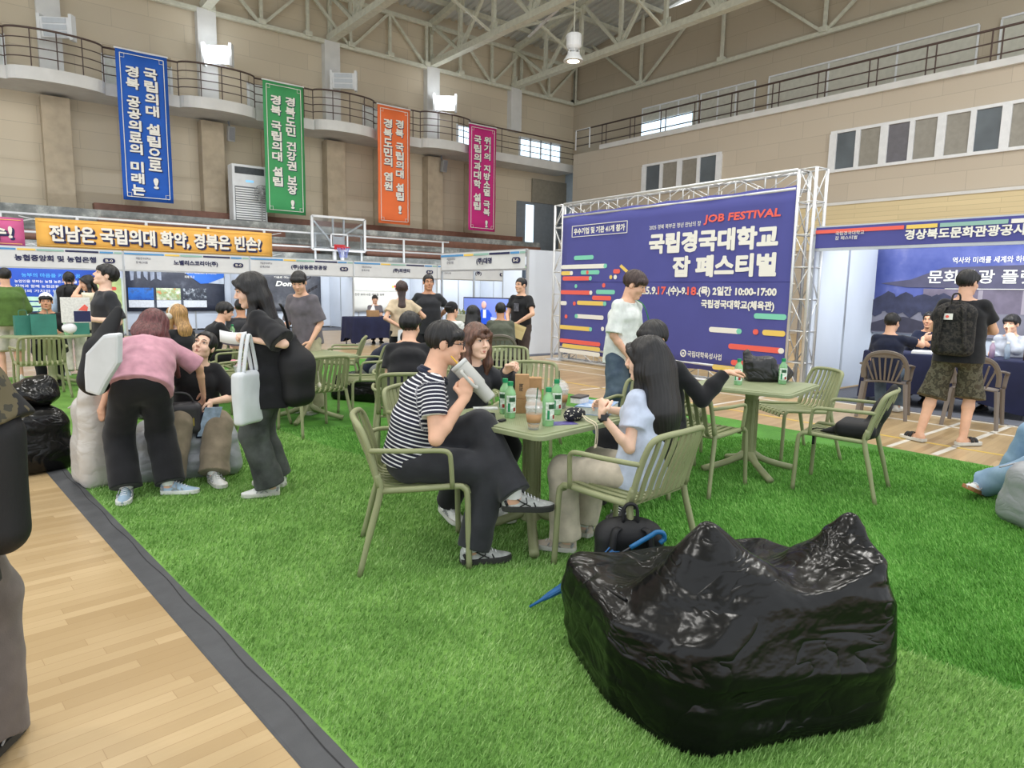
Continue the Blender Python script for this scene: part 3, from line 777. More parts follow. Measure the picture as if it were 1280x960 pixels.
def blades(name, label, m, n, region, seed, lean):
    r = np.random.RandomState(seed); P = []
    while sum(len(p) for p in P) < n:
        # more blades near the camera
        d = 1.2 + 6.2 * r.rand(60000) ** 1.25; a = np.radians(r.uniform(-8, 100, 60000)); x, y = d * np.cos(a), d * np.sin(a)
        xe = np.interp(y, [p[1] for p in EDGE], [p[0] for p in EDGE]); xsm = np.interp(y, [p[1] for p in SEAM], [p[0] for p in SEAM])
        ok = ((x > xe + .01) & (x < xsm)) if region == 0 else ((x > xsm + .01) & (x < 7.02))
        P.append(np.stack([x[ok], y[ok]], 1))
    P = np.concatenate(P)[:n]; dist = np.hypot(P[:, 0], P[:, 1])
    h = r.uniform(.014, .030, n); w = (.0012 + .00055 * dist) * r.uniform(.8, 1.3, n); th = r.uniform(0, 2 * PI, n)
    ln = np.array(lean)[None] * h[:, None] * r.uniform(.2, 1.1, (n, 1)) + r.normal(0, .006, (n, 2))
    V = np.zeros((n, 3, 3)); c, s_ = np.cos(th) * w, np.sin(th) * w
    V[:, 0, 0] = P[:, 0] - c; V[:, 0, 1] = P[:, 1] - s_; V[:, 1, 0] = P[:, 0] + c; V[:, 1, 1] = P[:, 1] + s_; V[:, :2, 2] = TH - .002
    V[:, 2, 0] = P[:, 0] + ln[:, 0]; V[:, 2, 1] = P[:, 1] + ln[:, 1]; V[:, 2, 2] = TH + h
    F = np.arange(3 * n).reshape(n, 3); tone = np.repeat(r.uniform(-.5, .9, n), 3)
    o = mesh_obj(name, V.reshape(-1, 3), F, m, None, attrs={'tone': tone}, smooth=False); tag(o, label, 'turf', None, 'stuff')
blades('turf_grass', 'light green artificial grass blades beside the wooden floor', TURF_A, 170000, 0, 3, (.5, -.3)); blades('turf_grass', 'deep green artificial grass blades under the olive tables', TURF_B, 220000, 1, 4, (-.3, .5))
# ------------------------------------------------------------------ people
QV = {0: (.009, .0045, .0037, .0075), 1: (.013, .0065, .0055, .010), 2: (.018, .0095, .009, .014)}
def rotm(yaw, pitch, roll):
    """local head rotation: yaw + turns left, pitch + looks down, roll + tips to the right"""
    y, p, r = (math.radians(a) for a in (yaw, pitch, roll))
    return np.array((Matrix.Rotation(y, 3, 'Z') @ Matrix.Rotation(-p, 3, 'X') @ Matrix.Rotation(r, 3, 'Y')))
def ik(a, t, l1, l2, pole):
    a, t, pole = A3(a), A3(t), A3(pole); d = t - a; L = np.linalg.norm(d); L2 = min(L, (l1 + l2) * 0.999); u = d / max(L, 1e-6)
    t = a + u * L2; x = (l1 * l1 - l2 * l2 + L2 * L2) / (2 * L2); h = math.sqrt(max(l1 * l1 - x * x, 0))
    p = pole - u * (pole @ u); p = p / max(np.linalg.norm(p), 1e-6)
    return a + u * x + p * h, t
def unit(v): v = A3(v); return v / max(np.linalg.norm(v), 1e-9)
def add_hand(S, W, d, n, side, curl, s, spread=1.0, point=False):
    d, n = unit(d), A3(n); n = unit(n - d * (n @ d)); th = np.cross(d, n) * (1 if side == 'R' else -1)
    pe = W + d * .082 * s
    S.cone(W, W + d * .03 * s, .026 * s, .034 * s, .012, (n, .62))
    S.cone(W + d * .028 * s, pe - d * .012 * s, .036 * s, .041 * s, .01, (n, .36))
    for i, (o, L) in enumerate(((.030, .068), (.0105, .078), (-.0095, .073), (-.029, .057))):
        b = pe + th * o * s - d * (.006 + .004 * (i == 3)) * s; v = unit(d + th * o * 3.5 * (spread - .6)); nf = n; p = b - v * .015 * s
        c = .1 if (point and i == 0) else curl
        for j, (fr, an) in enumerate(((.45, 62), (.31, 82), (.24, 52))):
            a = math.radians(an * c * (1 + .06 * i)); v, nf = v * math.cos(a) + nf * math.sin(a), nf * math.cos(a) - v * math.sin(a)
            e = (b if j == 0 else p) + v * L * fr * s
            S.cone(p, e, (.0092 - .0009 * j) * s, (.0085 - .0010 * j) * s, .0035); p = e
    nn = n
    b = W + d * .022 * s + th * .022 * s
    t1 = b + unit(d * .55 + th * .75 + nn * .30) * .042 * s; t2 = t1 + unit(d * .8 + th * (.35 - .5 * curl) + nn * (.25 + .4 * curl)) * .034 * s
    t3 = t2 + unit(d * .8 + th * (.1 - .6 * curl) + nn * (.2 + .6 * curl)) * .026 * s
    S.cone(b, t1, .016 * s, .0125 * s, .008); S.cone(t1, t2, .0115 * s, .0102 * s, .004); S.cone(t2, t3, .0102 * s, .0082 * s, .003)
    c = W + d * .07 * s
    return c
def shoe(parent, ank, toe, up, um, sm, s=1.0, sandal=False, name='shoe', det=None):
    toe = unit(toe); up = A3(up); up = unit(up - toe * (up @ toe)); rt = np.cross(toe, up)
    M = Matrix(((rt[0], toe[0], up[0], ank[0]), (rt[1], toe[1], up[1], ank[1]), (rt[2], toe[2], up[2], ank[2]), (0, 0, 0, 1)))
    st = [(-.068, .018, .07), (-.060, .031, .085), (-.03, .038, .098), (.02, .040, .100), (.06, .043, .080), (.10, .047, .062), (.14, .047, .050), (.175, .040, .042), (.197, .026, .036), (.206, .010, .032)]
    z0 = -.082
    mb = MB(); rows = []
    if not sandal:
        for y, w, t in st:
            rows.append([M @ (Vector((math.cos(a) * w * (1 - .25 * max(0, math.sin(a))), y, z0 + .012 + max(0, math.sin(a)) ** .8 * (t - .012))) * s) for a in np.linspace(PI * 1.04, -.04 * PI, 11)])
        mb.grid(rows)
        mb.f.append(tuple(range(11))); mb.f.append(tuple(range((len(st) - 1) * 11, len(st) * 11))[::-1])
    else:
        for y0 in (.055, .10):
            P = [[M @ (Vector((math.cos(a) * .047, y0 + dy, z0 + .02 + math.sin(a) * (.058 - .18 * (y0 - .055)))) * s) for a in np.linspace(PI, 0, 9)] for dy in (0, .035)]
            mb.grid(P)
    u = mb.build(name, um, parent, smooth=True, thick=.004 if sandal else 0)
    ol = [(w + .006, y) for y, w, t in st] + [(-w - .006, y) for y, w, t in st[::-1]]
    if det and not sandal:
        ac, la = MB(), MB(); P = lambda x, y, z: M @ (Vector((x, y, z0 + z)) * s)
        for sx in (-1, 1):
            ac.tube([P(sx * .034, -.02, .085), P(sx * .0445, .03, .055), P(sx * .0465, .075, .034)], .0035 * s, 5); ac.tube([P(sx * .036, .05, .078), P(sx * .046, .055, .052), P(sx * .0445, .02, .032)], .0035 * s, 5)
            ac.tube([P(sx * .046, .09, .054), P(sx * .048, .10, .034)], .004 * s, 5); ac.tube([P(sx * .032, -.058, .06), P(sx * .036, -.045, .034)], .008 * s, 5)
        for k in range(5): la.tube([P(-.022, .045 + .018 * k, .089 - .009 * k), P(0, .048 + .018 * k, .097 - .0095 * k), P(.022, .045 + .018 * k, .089 - .009 * k)], .0028 * s, 5)
        ac.build('side_stripe', det[0], u, smooth=True); la.build('laces', det[1], u, smooth=True)
        MB().tube([P(0, -.012, .07), P(0, -.014, .11), P(0, -.016, .14)], [.046 * s, .045 * s, .047 * s], 12, caps=False).build('sock', T_SOCK, parent, smooth=True)
    sb = MB().prism([(x * s, y * s) for x, y in ol], z0 * s, (z0 + .03) * s, M)
    sb.build('sole', sm, u, bevel=.004 * s)
    return u
def hair_cap(S, hp, R, hs, v=0.0, fringe=.045, nape=-.06, ears=True, part=False):
    if nape < -.04:
        S.ell(hp((0, -.013, .038)), (A3((.081 + v, .101 + v, .090 + v)) * hs), R.T, .02, cuts=[(hp((0, 0, -.004)), R @ A3((0, .15, -1)))])
        S.ell(hp((0, -.014, .030)), (A3((.0775, .0965, .090)) * hs), R.T, .02, cuts=[(hp((0, -.05, nape)), R @ A3((0, .25, -1)))])
    else: S.ell(hp((0, -.014, .034)), (A3((.083 + v, .103 + v, .092 + v)) * hs), R.T, .01, cuts=[(hp((0, -.05, nape)), R @ A3((0, .25, -1)))])
    S.rbox(hp((0, .127, fringe - .13)), A3((.068, .08, .13)) * hs, .03 * hs, R.T, .012, op='s')
    if ears:
        for sx in (-1, 1): S.ell(hp((sx * .088, .004, -.012)), A3((.03, .026, .036)) * hs, R.T, .008, op='s')
def strands(S, Hc, R, hs, amp=.0022, f=34, seed=3, vert=False):
    def g(X, Y, Z):
        x, y, z = X - Hc[0], Y - Hc[1], Z - Hc[2]
        hx = R[0, 0] * x + R[1, 0] * y + R[2, 0] * z; hy = R[0, 1] * x + R[1, 1] * y + R[2, 1] * z
        az = np.arctan2(hx, hy + .02)
        return amp * (np.sin(az * f + 1.5 * np.sin(z * 28) + seed) * .6 + .7 * np.sin(az * f * .37 + z * 20 + seed))
    S.noise.append(g)
def person(label, loc, hd, st=1.7, sex='m', q=1, ph=None, lean=0, slean=0, bend=0, twist=0, head=(0, 0, 0), L=None, R=None, LL=None, LR=None,
           skin=None, hair=None, shirt=None, pants=None, shoes=None, glasses=False, cap=None, hs=1.0, face=True, group=None, fat=1.0, z0=0.0, lips=None, stripe=False, name='person', brow=True, neck=1.0):
    s = st / 1.72; hb, hh, hf, hc = QV[q]; f = sex == 'f'
    root = thing(name, label, 'person', (loc[0], loc[1], z0), math.radians(hd) - PI / 2, group)
    rz = math.radians(hd) - PI / 2; cz, sz = math.cos(rz), math.sin(rz)
    def tl(p): x, y = p[0] - loc[0], p[1] - loc[1]; return A3((cz * x + sz * y, -sz * x + cz * y, p[2] - z0))
    def tv(p): return A3((cz * p[0] + sz * p[1], -sz * p[0] + cz * p[1], p[2]))
    ph = .905 * s if ph is None else ph
    P = A3((0, 0, ph)); le, sl, be = math.radians(lean), math.radians(slean), math.radians(bend)
    d1 = unit((math.sin(sl), math.sin(le), math.cos(le) * math.cos(sl))); d2 = unit((math.sin(sl * .8), math.sin(le + be), math.cos(le + be) * math.cos(sl * .8)))
    X0 = A3((1, 0, 0)); tw = math.radians(twist)
    W_ = P + d1 * .20 * s; Nk = W_ + d2 * .30 * s; Ch = W_ + d2 * .14 * s
    ru = A3(Matrix.Rotation(tw, 3, Vector(d2)) @ Vector(X0)); ru = unit(ru - d2 * (ru @ d2)); fu = np.cross(d2, ru)
    rm = unit(X0 + ru); sw = (.130 if f else .148) * s * (fat ** .5)
    Rh = rotm(*head); hs = hs * (0.5 + 0.5 * s); Hc = Nk + d2 * .040 * s * neck + unit(d2 + Rh[:, 2]) * .03 * s + Rh @ A3((0, .018, .072)) * hs
    def hp(v): return Hc + Rh @ A3(v) * hs
    sh = {'L': Nk - d2 * .068 * s - ru * sw, 'R': Nk - d2 * .068 * s + ru * sw}
    l1, l2 = .282 * s, .252 * s
    arm = {}
    for k, spec, sx in (('L', L, -1), ('R', R, 1)):
        spec = dict(spec or {})
        t = tl(spec['w']) if 'w' in spec else (A3(spec['t']) if 't' in spec else sh[k] + A3((sx * .07, .04, -.51)) * s)
        pole = tv(spec['wpole']) if 'wpole' in spec else A3(spec.get('pole', (sx * .5, -1, -.3)))
        e, w = ik(sh[k], t, l1, l2, pole)
        fd = unit(w - e); hd_ = tv(spec['whd']) if 'whd' in spec else A3(spec.get('hd', fd)); hn = tv(spec['whn']) if 'whn' in spec else A3(spec.get('hn', (-sx, .1, 0)))
        arm[k] = (e, w, hd_, hn, spec.get('curl', .35), spec.get('point', False))
    hip = {'L': P + A3((-.088 * s, 0, -.01)), 'R': P + A3((.088 * s, 0, -.01))}
    k1, k2 = .425 * s, .415 * s; leg = {}
    for k, spec, sx in (('L', LL, -1), ('R', LR, 1)):
        spec = dict(spec or {})
        t = tl(spec['w']) if 'w' in spec else A3(spec.get('t', (sx * .10 * s, 0, .082 * s)))
        kn, an = ik(hip[k], t, k1, k2, tv(spec['wpole']) if 'wpole' in spec else spec.get('pole', (sx * .12, 1, .25)))
        td = tv(spec['wtoe']) if 'wtoe' in spec else A3(spec.get('toe', (sx * .12, 1, 0)))
        leg[k] = (kn, an, td, A3(spec.get('up', (0, 0, 1))))
    # ---- skin: one continuous body
    S = Solid(.018); b_ = fat
    S.seg(P - d1 * .05 * s, W_, (.145 * s * b_, .098 * s * b_), (.118 * s * b_, .085 * s * b_), X0, None, .03)
    S.seg(W_, Ch, (.118 * s * b_, .085 * s * b_), (.14 * s * b_, .098 * s * b_), rm, None, .03)
    S.seg(Ch, Nk - d2 * .04 * s, (.14 * s * b_, .098 * s * b_), (.11 * s, .065 * s), ru, None, .03)
    nb = Nk - d2 * .03 * s; nt = hp((0, -.018, -.055)); nr = (.048 if f else .056) * s
    S.cone(nb, nt, nr * 1.12, nr, .03); 
    for k in 'LR':
        e, w, hd_, hn, cu, pt = arm[k]; th = .9 if f else 1.0
        S.cone(nb - d2 * .022 * s, sh[k] + d2 * .004, .040 * s * th, .042 * s * th, .03)
        S.chain((sh[k], e), (.045 * s * th, .036 * s * th), .025); S.chain((e, e + (w - e) * .3, w), (.037 * s * th, .038 * s * th, .025 * s * th), .012, (unit(hn - unit(w - e) * (unit(w - e) @ hn) + 1e-6), .86))
        kn, an, td, up = leg[k]
        S.chain((hip[k], kn), (.082 * s * b_, .05 * s), .03); S.chain((kn, kn + (an - kn) * .3, an), (.05 * s, .052 * s, .034 * s), .02)
        tdu = unit(td); S.cone(an - A3((0, 0, .04)) * s - tdu * .03 * s, an - A3((0, 0, .055)) * s + tdu * .13 * s, .032 * s, .024 * s, .03)
    hand_c = {}
    for k in 'LR':
        e, w, hd_, hn, cu, pt = arm[k]; hand_c[k] = add_hand(S, w, hd_, hn, k, cu, s * (.92 if f else 1.0), point=pt)
    E_ = lambda c, r, k=.012, op='u': S.ell(hp(c), A3(r) * hs, Rh.T, k * hs, op)
    E_((0, -.014, .030), (.074, .093, .086)); E_((0, .028, -.028), (.061, .064, .078), .02)
    for sx in (-1, 1):
        S.cone(hp((sx * .041, .004, -.058)), hp((sx * .012, .064, -.094)), .020 * hs, .017 * hs, .025 * hs)
        E_((sx * .036, .056, -.030), (.026, .026, .026), .014); E_((sx * .031, .096, .013), (.016, .014, .010), .010, 's')
        E_((sx * .011, .099, -.028), (.008, .009, .007), .005)
        S.ell(hp((sx * .0765, -.006, -.004)), A3((.009, .019, .031)) * hs, Rh.T, .006)
        S.cone(hp((sx * .014, .088, .028)), hp((sx * .044, .074, .026)), .010 * hs, .008 * hs, .012 * hs)
    E_((0, .072, -.094), (.018, .017, .014), .012)
    S.cone(hp((0, .090, .012)), hp((0, .110, -.022)), .0075 * hs, .011 * hs, .008 * hs)
    S.cone(hp((-.016, .086, -.055)), hp((.016, .086, -.055)), .0075 * hs, .0075 * hs, .006 * hs); S.cone(hp((-.013, .086, -.066)), hp((.013, .086, -.066)), .008 * hs, .008 * hs, .005 * hs)
    skin = skin or SKIN
    parts = []; fine = []
    lo = Hc - .145 * hs; hi = Hc + .145 * hs; fine.append((lo, hi, hh))
    for k in 'LR':
        c = hand_c[k]; fine.append((c - .135 * s, c + .135 * s, hf))
    V, Q = S.mesh(hb); Q = drop_in(V, Q, [(l + hb * .3, h - hb * .3) for l, h, _ in fine]); parts.append((V, Q))
    for i, (l, h, st_) in enumerate(fine):
        v, qd = S.mesh(st_, l, h)
        if i == 2:
            qd = drop_in(v, qd, [(fine[1][0] + hf, fine[1][1] - hf)])
        if len(v): parts.append((v, qd))
    V, Q = compact(*glue(parts)); mesh_obj('body', V, Q, skin, root)
    # ---- face
    if face:
        ey, ir, br = MB(), MB(), MB()
        Mh = Matrix([[*(Rh[i] * hs), Hc[i]] for i in range(3)] + [[0, 0, 0, 1]])
        for sx in (-1, 1):
            pr = [(.0001, -.0055), (.007, -.004), (.0125, 0), (.007, .0045), (.0001, .006)]
            ey.lathe([(r, z) for r, z in pr], 10, M=Mh @ Matrix.Translation((sx * .031, .0825, .010)) @ Matrix.Rotation(-sx * .25, 4, 'Z') @ Matrix.Diagonal((1, .45, 1, 1)))
            ir.lathe([(.0001, -.0052), (.004, -.0035), (.0056, 0), (.004, .0035), (.0001, .0052)], 10, M=Mh @ Matrix.Translation((sx * .031, .0866, .0105)) @ Matrix.Diagonal((1, .45, 1, 1)))
            br.tube([Mh @ Vector(p) for p in ((sx * .014, .096, .031), (sx * .030, .0945, .036), (sx * .048, .083, .032))], [.0022 * hs, .0032 * hs, .0014 * hs], 6)
            br.tube([Mh @ Vector(p) for p in ((sx * .019, .0868, .0125), (sx * .031, .0905, .0170), (sx * .0435, .0835, .0145))], [.0010 * hs, .0015 * hs, .0010 * hs], 5)
        e_ = ey.build('eye', EYE_W, root, smooth=True); ir.build('iris', EYE_D, e_, smooth=True)
        br.build('eyebrow', HAIR_BLACK, root, smooth=True)
        lp = MB(); lp.tube([Mh @ Vector(p) for p in ((-.025, .0815, -.0605), (-.010, .0925, -.0575), (0, .0935, -.0585), (.010, .0925, -.0575), (.025, .0815, -.0605))], [.001 * hs, .0036 * hs, .0036 * hs, .0036 * hs, .001 * hs], 6)
        lp.tube([Mh @ Vector(p) for p in ((-.023, .083, -.0620), (0, .0945, -.0665), (.023, .083, -.0620))], [.001 * hs, .0036 * hs, .001 * hs], 6)
        lp.build('lips', lips or LIP, root, smooth=True)
    if glasses:
        Mh = Matrix([[*(Rh[i] * hs), Hc[i]] for i in range(3)] + [[0, 0, 0, 1]]); g = MB()
        for sx in (-1, 1):
            g.tube([Mh @ Vector((sx * .034 + math.cos(a) * .026, .108 - .10 * abs(math.cos(a) * .026 * sx + 0) * 1.0, .006 + math.sin(a) * .021)) for a in np.linspace(0, 2 * PI, 17)[:-1]], .0022 * hs, 6, closed=True)
            g.tube([Mh @ Vector(p) for p in ((sx * .058, .104, .013), (sx * .076, .06, .012), (sx * .079, .0, .008))], .002 * hs, 6)
        g.tube([Mh @ Vector(p) for p in ((-.009, .107, .010), (0, .109, .013), (.009, .107, .010))], .002 * hs, 6)
        g.build('glasses', GLASSES, root, smooth=True)
    # ---- shirt
    if shirt:
        o = shirt.get('loose', .018); m = shirt['m']; S = Solid(.03); hem = shirt.get('hem', .10) * s
        hb2 = P - d1 * hem; fl = shirt.get('flare', 1.0 if hem < .14 * s else 1.12)
        S.seg(hb2, W_, (.166 * s * b_ * fl + o, .128 * s * b_ * fl + o), (.150 * s * b_ + o, .108 * s * b_ + o), X0, None, .04, cuts=[(hb2, -d1)])
        S.seg(W_, Ch, (.146 * s * b_ + o, .104 * s * b_ + o), (.148 * s * b_ + o, .106 * s * b_ + o), rm, None, .04)
        S.seg(Ch, Nk - d2 * .055 * s, (.148 * s * b_ + o, .104 * s * b_ + o), (.115 * s + o * .5, .066 * s + o * .5), ru, None, .04)
        if f: 
            for sx in (-1, 1): S.ell(Ch + ru * sx * .06 * s + fu * (.075 * s * b_) + d2 * .01, (.062 * s, .05 * s, .058 * s), None, .035)
        S.cone(nb - d2 * .012 * s, nb + d2 * .004 * s, nr * 1.15 + .008, nr * 1.02 + .005, .02, cuts=[(nb + d2 * .012 * s, d2)])
        sl = shirt.get('sleeve', 'short'); sr = shirt.get('sr', 1.0)
        for k in 'LR':
            e, w = arm[k][:2]; S.cone(nb - d2 * .036 * s, sh[k] - d2 * .006, .040 * s + .004, .043 * s + o * .35, .03)
            if sl == 'long':
                S.chain((sh[k], e), (.046 * s + o * .42, .044 * s + o * .7 * sr), .03); we = e + (w - e) * .97
                S.chain((e, e + (we - e) * .5, we), (.046 * s + o * .7 * sr, .044 * s + o * .6 * sr, .033 * s + o * .4), .02, cuts=[(we, w - e)])
            elif sl != 'none':
                fr = {'short': .60, 'elbow': .92, 'cap': .4}[sl]; en = sh[k] + (e - sh[k]) * fr; ax = e - sh[k]
                S.cone(sh[k], en + unit(ax) * .02, .046 * s + o * .42, (.050 * s + o * 1.1) * sr, .03, cuts=[(en, ax)])
        if 'wr' in shirt or q < 2: S.wrinkle(shirt.get('wr', .005), 22, 5, (1, 1, 1.6)).wrinkle(shirt.get('wr', .005) * .5, 55, 9)
        V, Q = compact(*S.mesh(hc)); at = None
        if stripe:
            u = (V - P) @ ((Nk - P) / np.linalg.norm(Nk - P)); best = None
            for k in 'LR':
                a, bb = sh[k], arm[k][0]; ax = bb - a; h = (V - a) @ ax / (ax @ ax); dd = np.linalg.norm(V - a - np.clip(h, 0, 1)[:, None] * ax, axis=1)
                m_ = (dd < .088 * s) & (h > .02); u = np.where(m_, 1.0 + h * np.linalg.norm(ax), u)
            at = {'u': u}
        ob = mesh_obj('shirt', V, Q, m, root, attrs=at)
        if shirt.get('collar'):
            c = MB(); kk = shirt['collar']; rr = nr * 1.16 + .008
            for j in range(2 if shirt.get('polo') else 1):
                c.tube([Vector(nb + d2 * (.012 - .014 * j) * s + (ru * math.cos(a) + fu * math.sin(a)) * rr * (1 + .12 * j) + d2 * (-.02 * s * max(0, math.sin(a)))) for a in np.linspace(0, 2 * PI, 25)[:-1]], (.013 if shirt.get('polo') else .007) * s, 8, closed=True)
            c.build('collar', kk, ob, smooth=True)
    # ---- trousers
    if pants:
        m = pants['m']; S = Solid(.03); kr, hr = pants.get('kr', .072) * s, pants.get('hr', .065) * s; tp = P + d1 * .11 * s
        S.seg(P - d1 * .04 * s, tp, (.158 * s * b_, .120 * s * b_), (.132 * s * b_, .100 * s * b_), X0, None, .03, cuts=[(tp, d1)])
        for k in 'LR':
            kn, an, td, up = leg[k]; S.cone(hip[k] + A3((0, 0, .0)), kn, .100 * s * b_, kr, .035)
            if pants.get('len', 'long') == 'long':
                en = kn + (an - kn) * pants.get('to', 1.0); S.cone(kn, en + unit(an - kn) * .03, kr, hr, .03, cuts=[(en, an - kn)])
            else:
                en = kn + (an - kn) * .12; S.cone(hip[k] + (kn - hip[k]) * .5, en, .095 * s, hr * 1.15, .03, cuts=[(en, an - kn)])
        S.wrinkle(pants.get('wr', .006), 18, 11, (1, 1, 1.5)).wrinkle(pants.get('wr', .006) * .5, 46, 4)
        V, Q = compact(*S.mesh(hc)); mesh_obj('trousers' if pants.get('len', 'long') == 'long' else 'shorts', V, Q, m, root)
    if shoes:
        for k in 'LR':
            kn, an, td, up = leg[k]; shoe(root, an, td, up, shoes[0], shoes[1], s, sandal=len(shoes) > 2, name='sandal' if len(shoes) > 2 else 'shoe', det=(ACC_D if shoes[0] in (SH_GREY,) else ACC_L, PAPER) if q == 0 and len(shoes) == 2 else None)
    # ---- hair
    if hair:
        sty = hair[0]; hm = hair[1]; op = hair[2] if len(hair) > 2 else {}
        S = Solid(.015); hcell = hh * (1.0 if q == 0 else 1.15)
        if sty == 'short':
            hair_cap(S, hp, Rh, hs, op.get('v', .0), op.get('fringe', .045), op.get('nape', -.062), op.get('ears', True))
            if op.get('bangs', True):
                S.chain([hp(p) for p in ((-.066, .050, .050), (-.036, .078, .058 + op.get('bz', 0)), (.01, .084, .055 + op.get('bz', 0)), (.045, .072, .058), (.068, .048, .050))], [.014 * hs, .018 * hs, .019 * hs, .017 * hs, .014 * hs], .03, (Rh[:, 1], .62))
            strands(S, Hc, Rh, hs, .0028, 30, op.get('seed', 1))
        else:
            hair_cap(S, hp, Rh, hs, op.get('v', .004), op.get('fringe', .055 if sty != 'bun' else .078), -.03, False)
            for sx in (-1, 1) if sty != 'bun' else ():
                S.chain([hp(p) for p in ((sx * .018, .088, .082), (sx * .055, .072, .05), (sx * .078, .035, .005))], [.016 * hs, .017 * hs, .018 * hs], .014)
            if op.get('bangs'):
                S.chain([hp(p) for p in ((-.05, .078, .052), (-.02, .097, .038), (.02, .097, .038), (.05, .078, .052))], [.014 * hs] * 4, .012, (Rh[:, 1], .6))
            if sty in ('long', 'bob'):
                ln = op.get('len', .45 if sty == 'long' else .20); dn = unit(A3(op.get('down', (0, 0, -1)))); wd = op.get('w', .075)
                back = [hp((0, -.055, .03)), hp((0, -.075, -.07)), hp((0, -.075, -.07)) + dn * ln * .5 - fu * .02, hp((0, -.075, -.07)) + dn * ln - fu * op.get('off', .02)]
                back[2] = back[2] - fu * .02
                S.chain(back, [.084 * hs, wd * 1.08 * hs, wd * 1.1 * hs, wd * .85 * hs], .03, (fu, .5))
                for sx in (-1, 1):
                    if op.get('side', True):
                        ls = op.get('slen', ln * .8); pp = [hp((sx * .074, .005, .045)), hp((sx * .080, .008, -.06)), hp((sx * .082, .012, -.07)) + dn * ls * .5 + ru * sx * .008, hp((sx * .074, .0, -.07)) + dn * ls + fu * op.get('sf', 0)]
                        S.chain(pp, [.026 * hs, .027 * hs, .029 * hs, .018 * hs], .035)
            elif sty == 'pony':
                S.ell(hp((0, -.105, .02)), A3((.028, .03, .028)) * hs, Rh.T, .01); dn = unit(A3(op.get('down', (0, -.1, -1)))); ln = op.get('len', .35)
                S.chain([hp((0, -.105, .02)), hp((0, -.135, -.05)), hp((0, -.13, -.06)) + dn * ln * .5, hp((0, -.12, -.06)) + dn * ln], [.024 * hs, .042 * hs, .038 * hs, .015 * hs], .015)
            elif sty == 'bun':
                S.chain([hp((0, -.08, -.02)), hp((.02, -.11, -.06)), hp((.03, -.10, -.13))], [.05 * hs, .045 * hs, .03 * hs], .02)
            strands(S, Hc, Rh, hs, .0020 if sty != 'bun' else .0012, 38, 2)
            S.wrinkle(.002 if sty != 'bun' else .001, 40, 8, (1.6, 1.6, .25))
        V, Q = compact(*S.mesh(hcell)); mesh_obj('hair', V, Q, hm, root)
    if cap:
        S = Solid(.006); bk = -1 if cap.get('back') else 1
        S.ell(hp((0, -.012, .045)), A3((.086, .106, .092)) * hs, Rh.T, .006, cuts=[(hp((0, 0, .042)), -Rh[:, 2])])
        S.cone(hp((-.03, .09 * bk - .01, .048)), hp((.03, .09 * bk - .01, .048)), .058 * hs, .058 * hs, .006, (Rh[:, 2], .12))
        if cap.get('back'): S.ell(hp((0, .10, .05)), A3((.035, .03, .022)) * hs, Rh.T, .004, op='s')
        V, Q = compact(*S.mesh(hh)); mesh_obj('cap', V, Q, cap['m'], root)
    J = dict(P=P, W=W_, N=Nk, Hc=Hc, Rh=Rh, sh=sh, arm=arm, leg=leg, hand=hand_c, d2=d2, ru=ru, fu=fu, hs=hs, M=Matrix.Translation((loc[0], loc[1], z0)) @ Matrix.Rotation(rz, 4, 'Z'), root=root, s=s)
    return J
def JW(J, p): return J['M'] @ Vector(p)
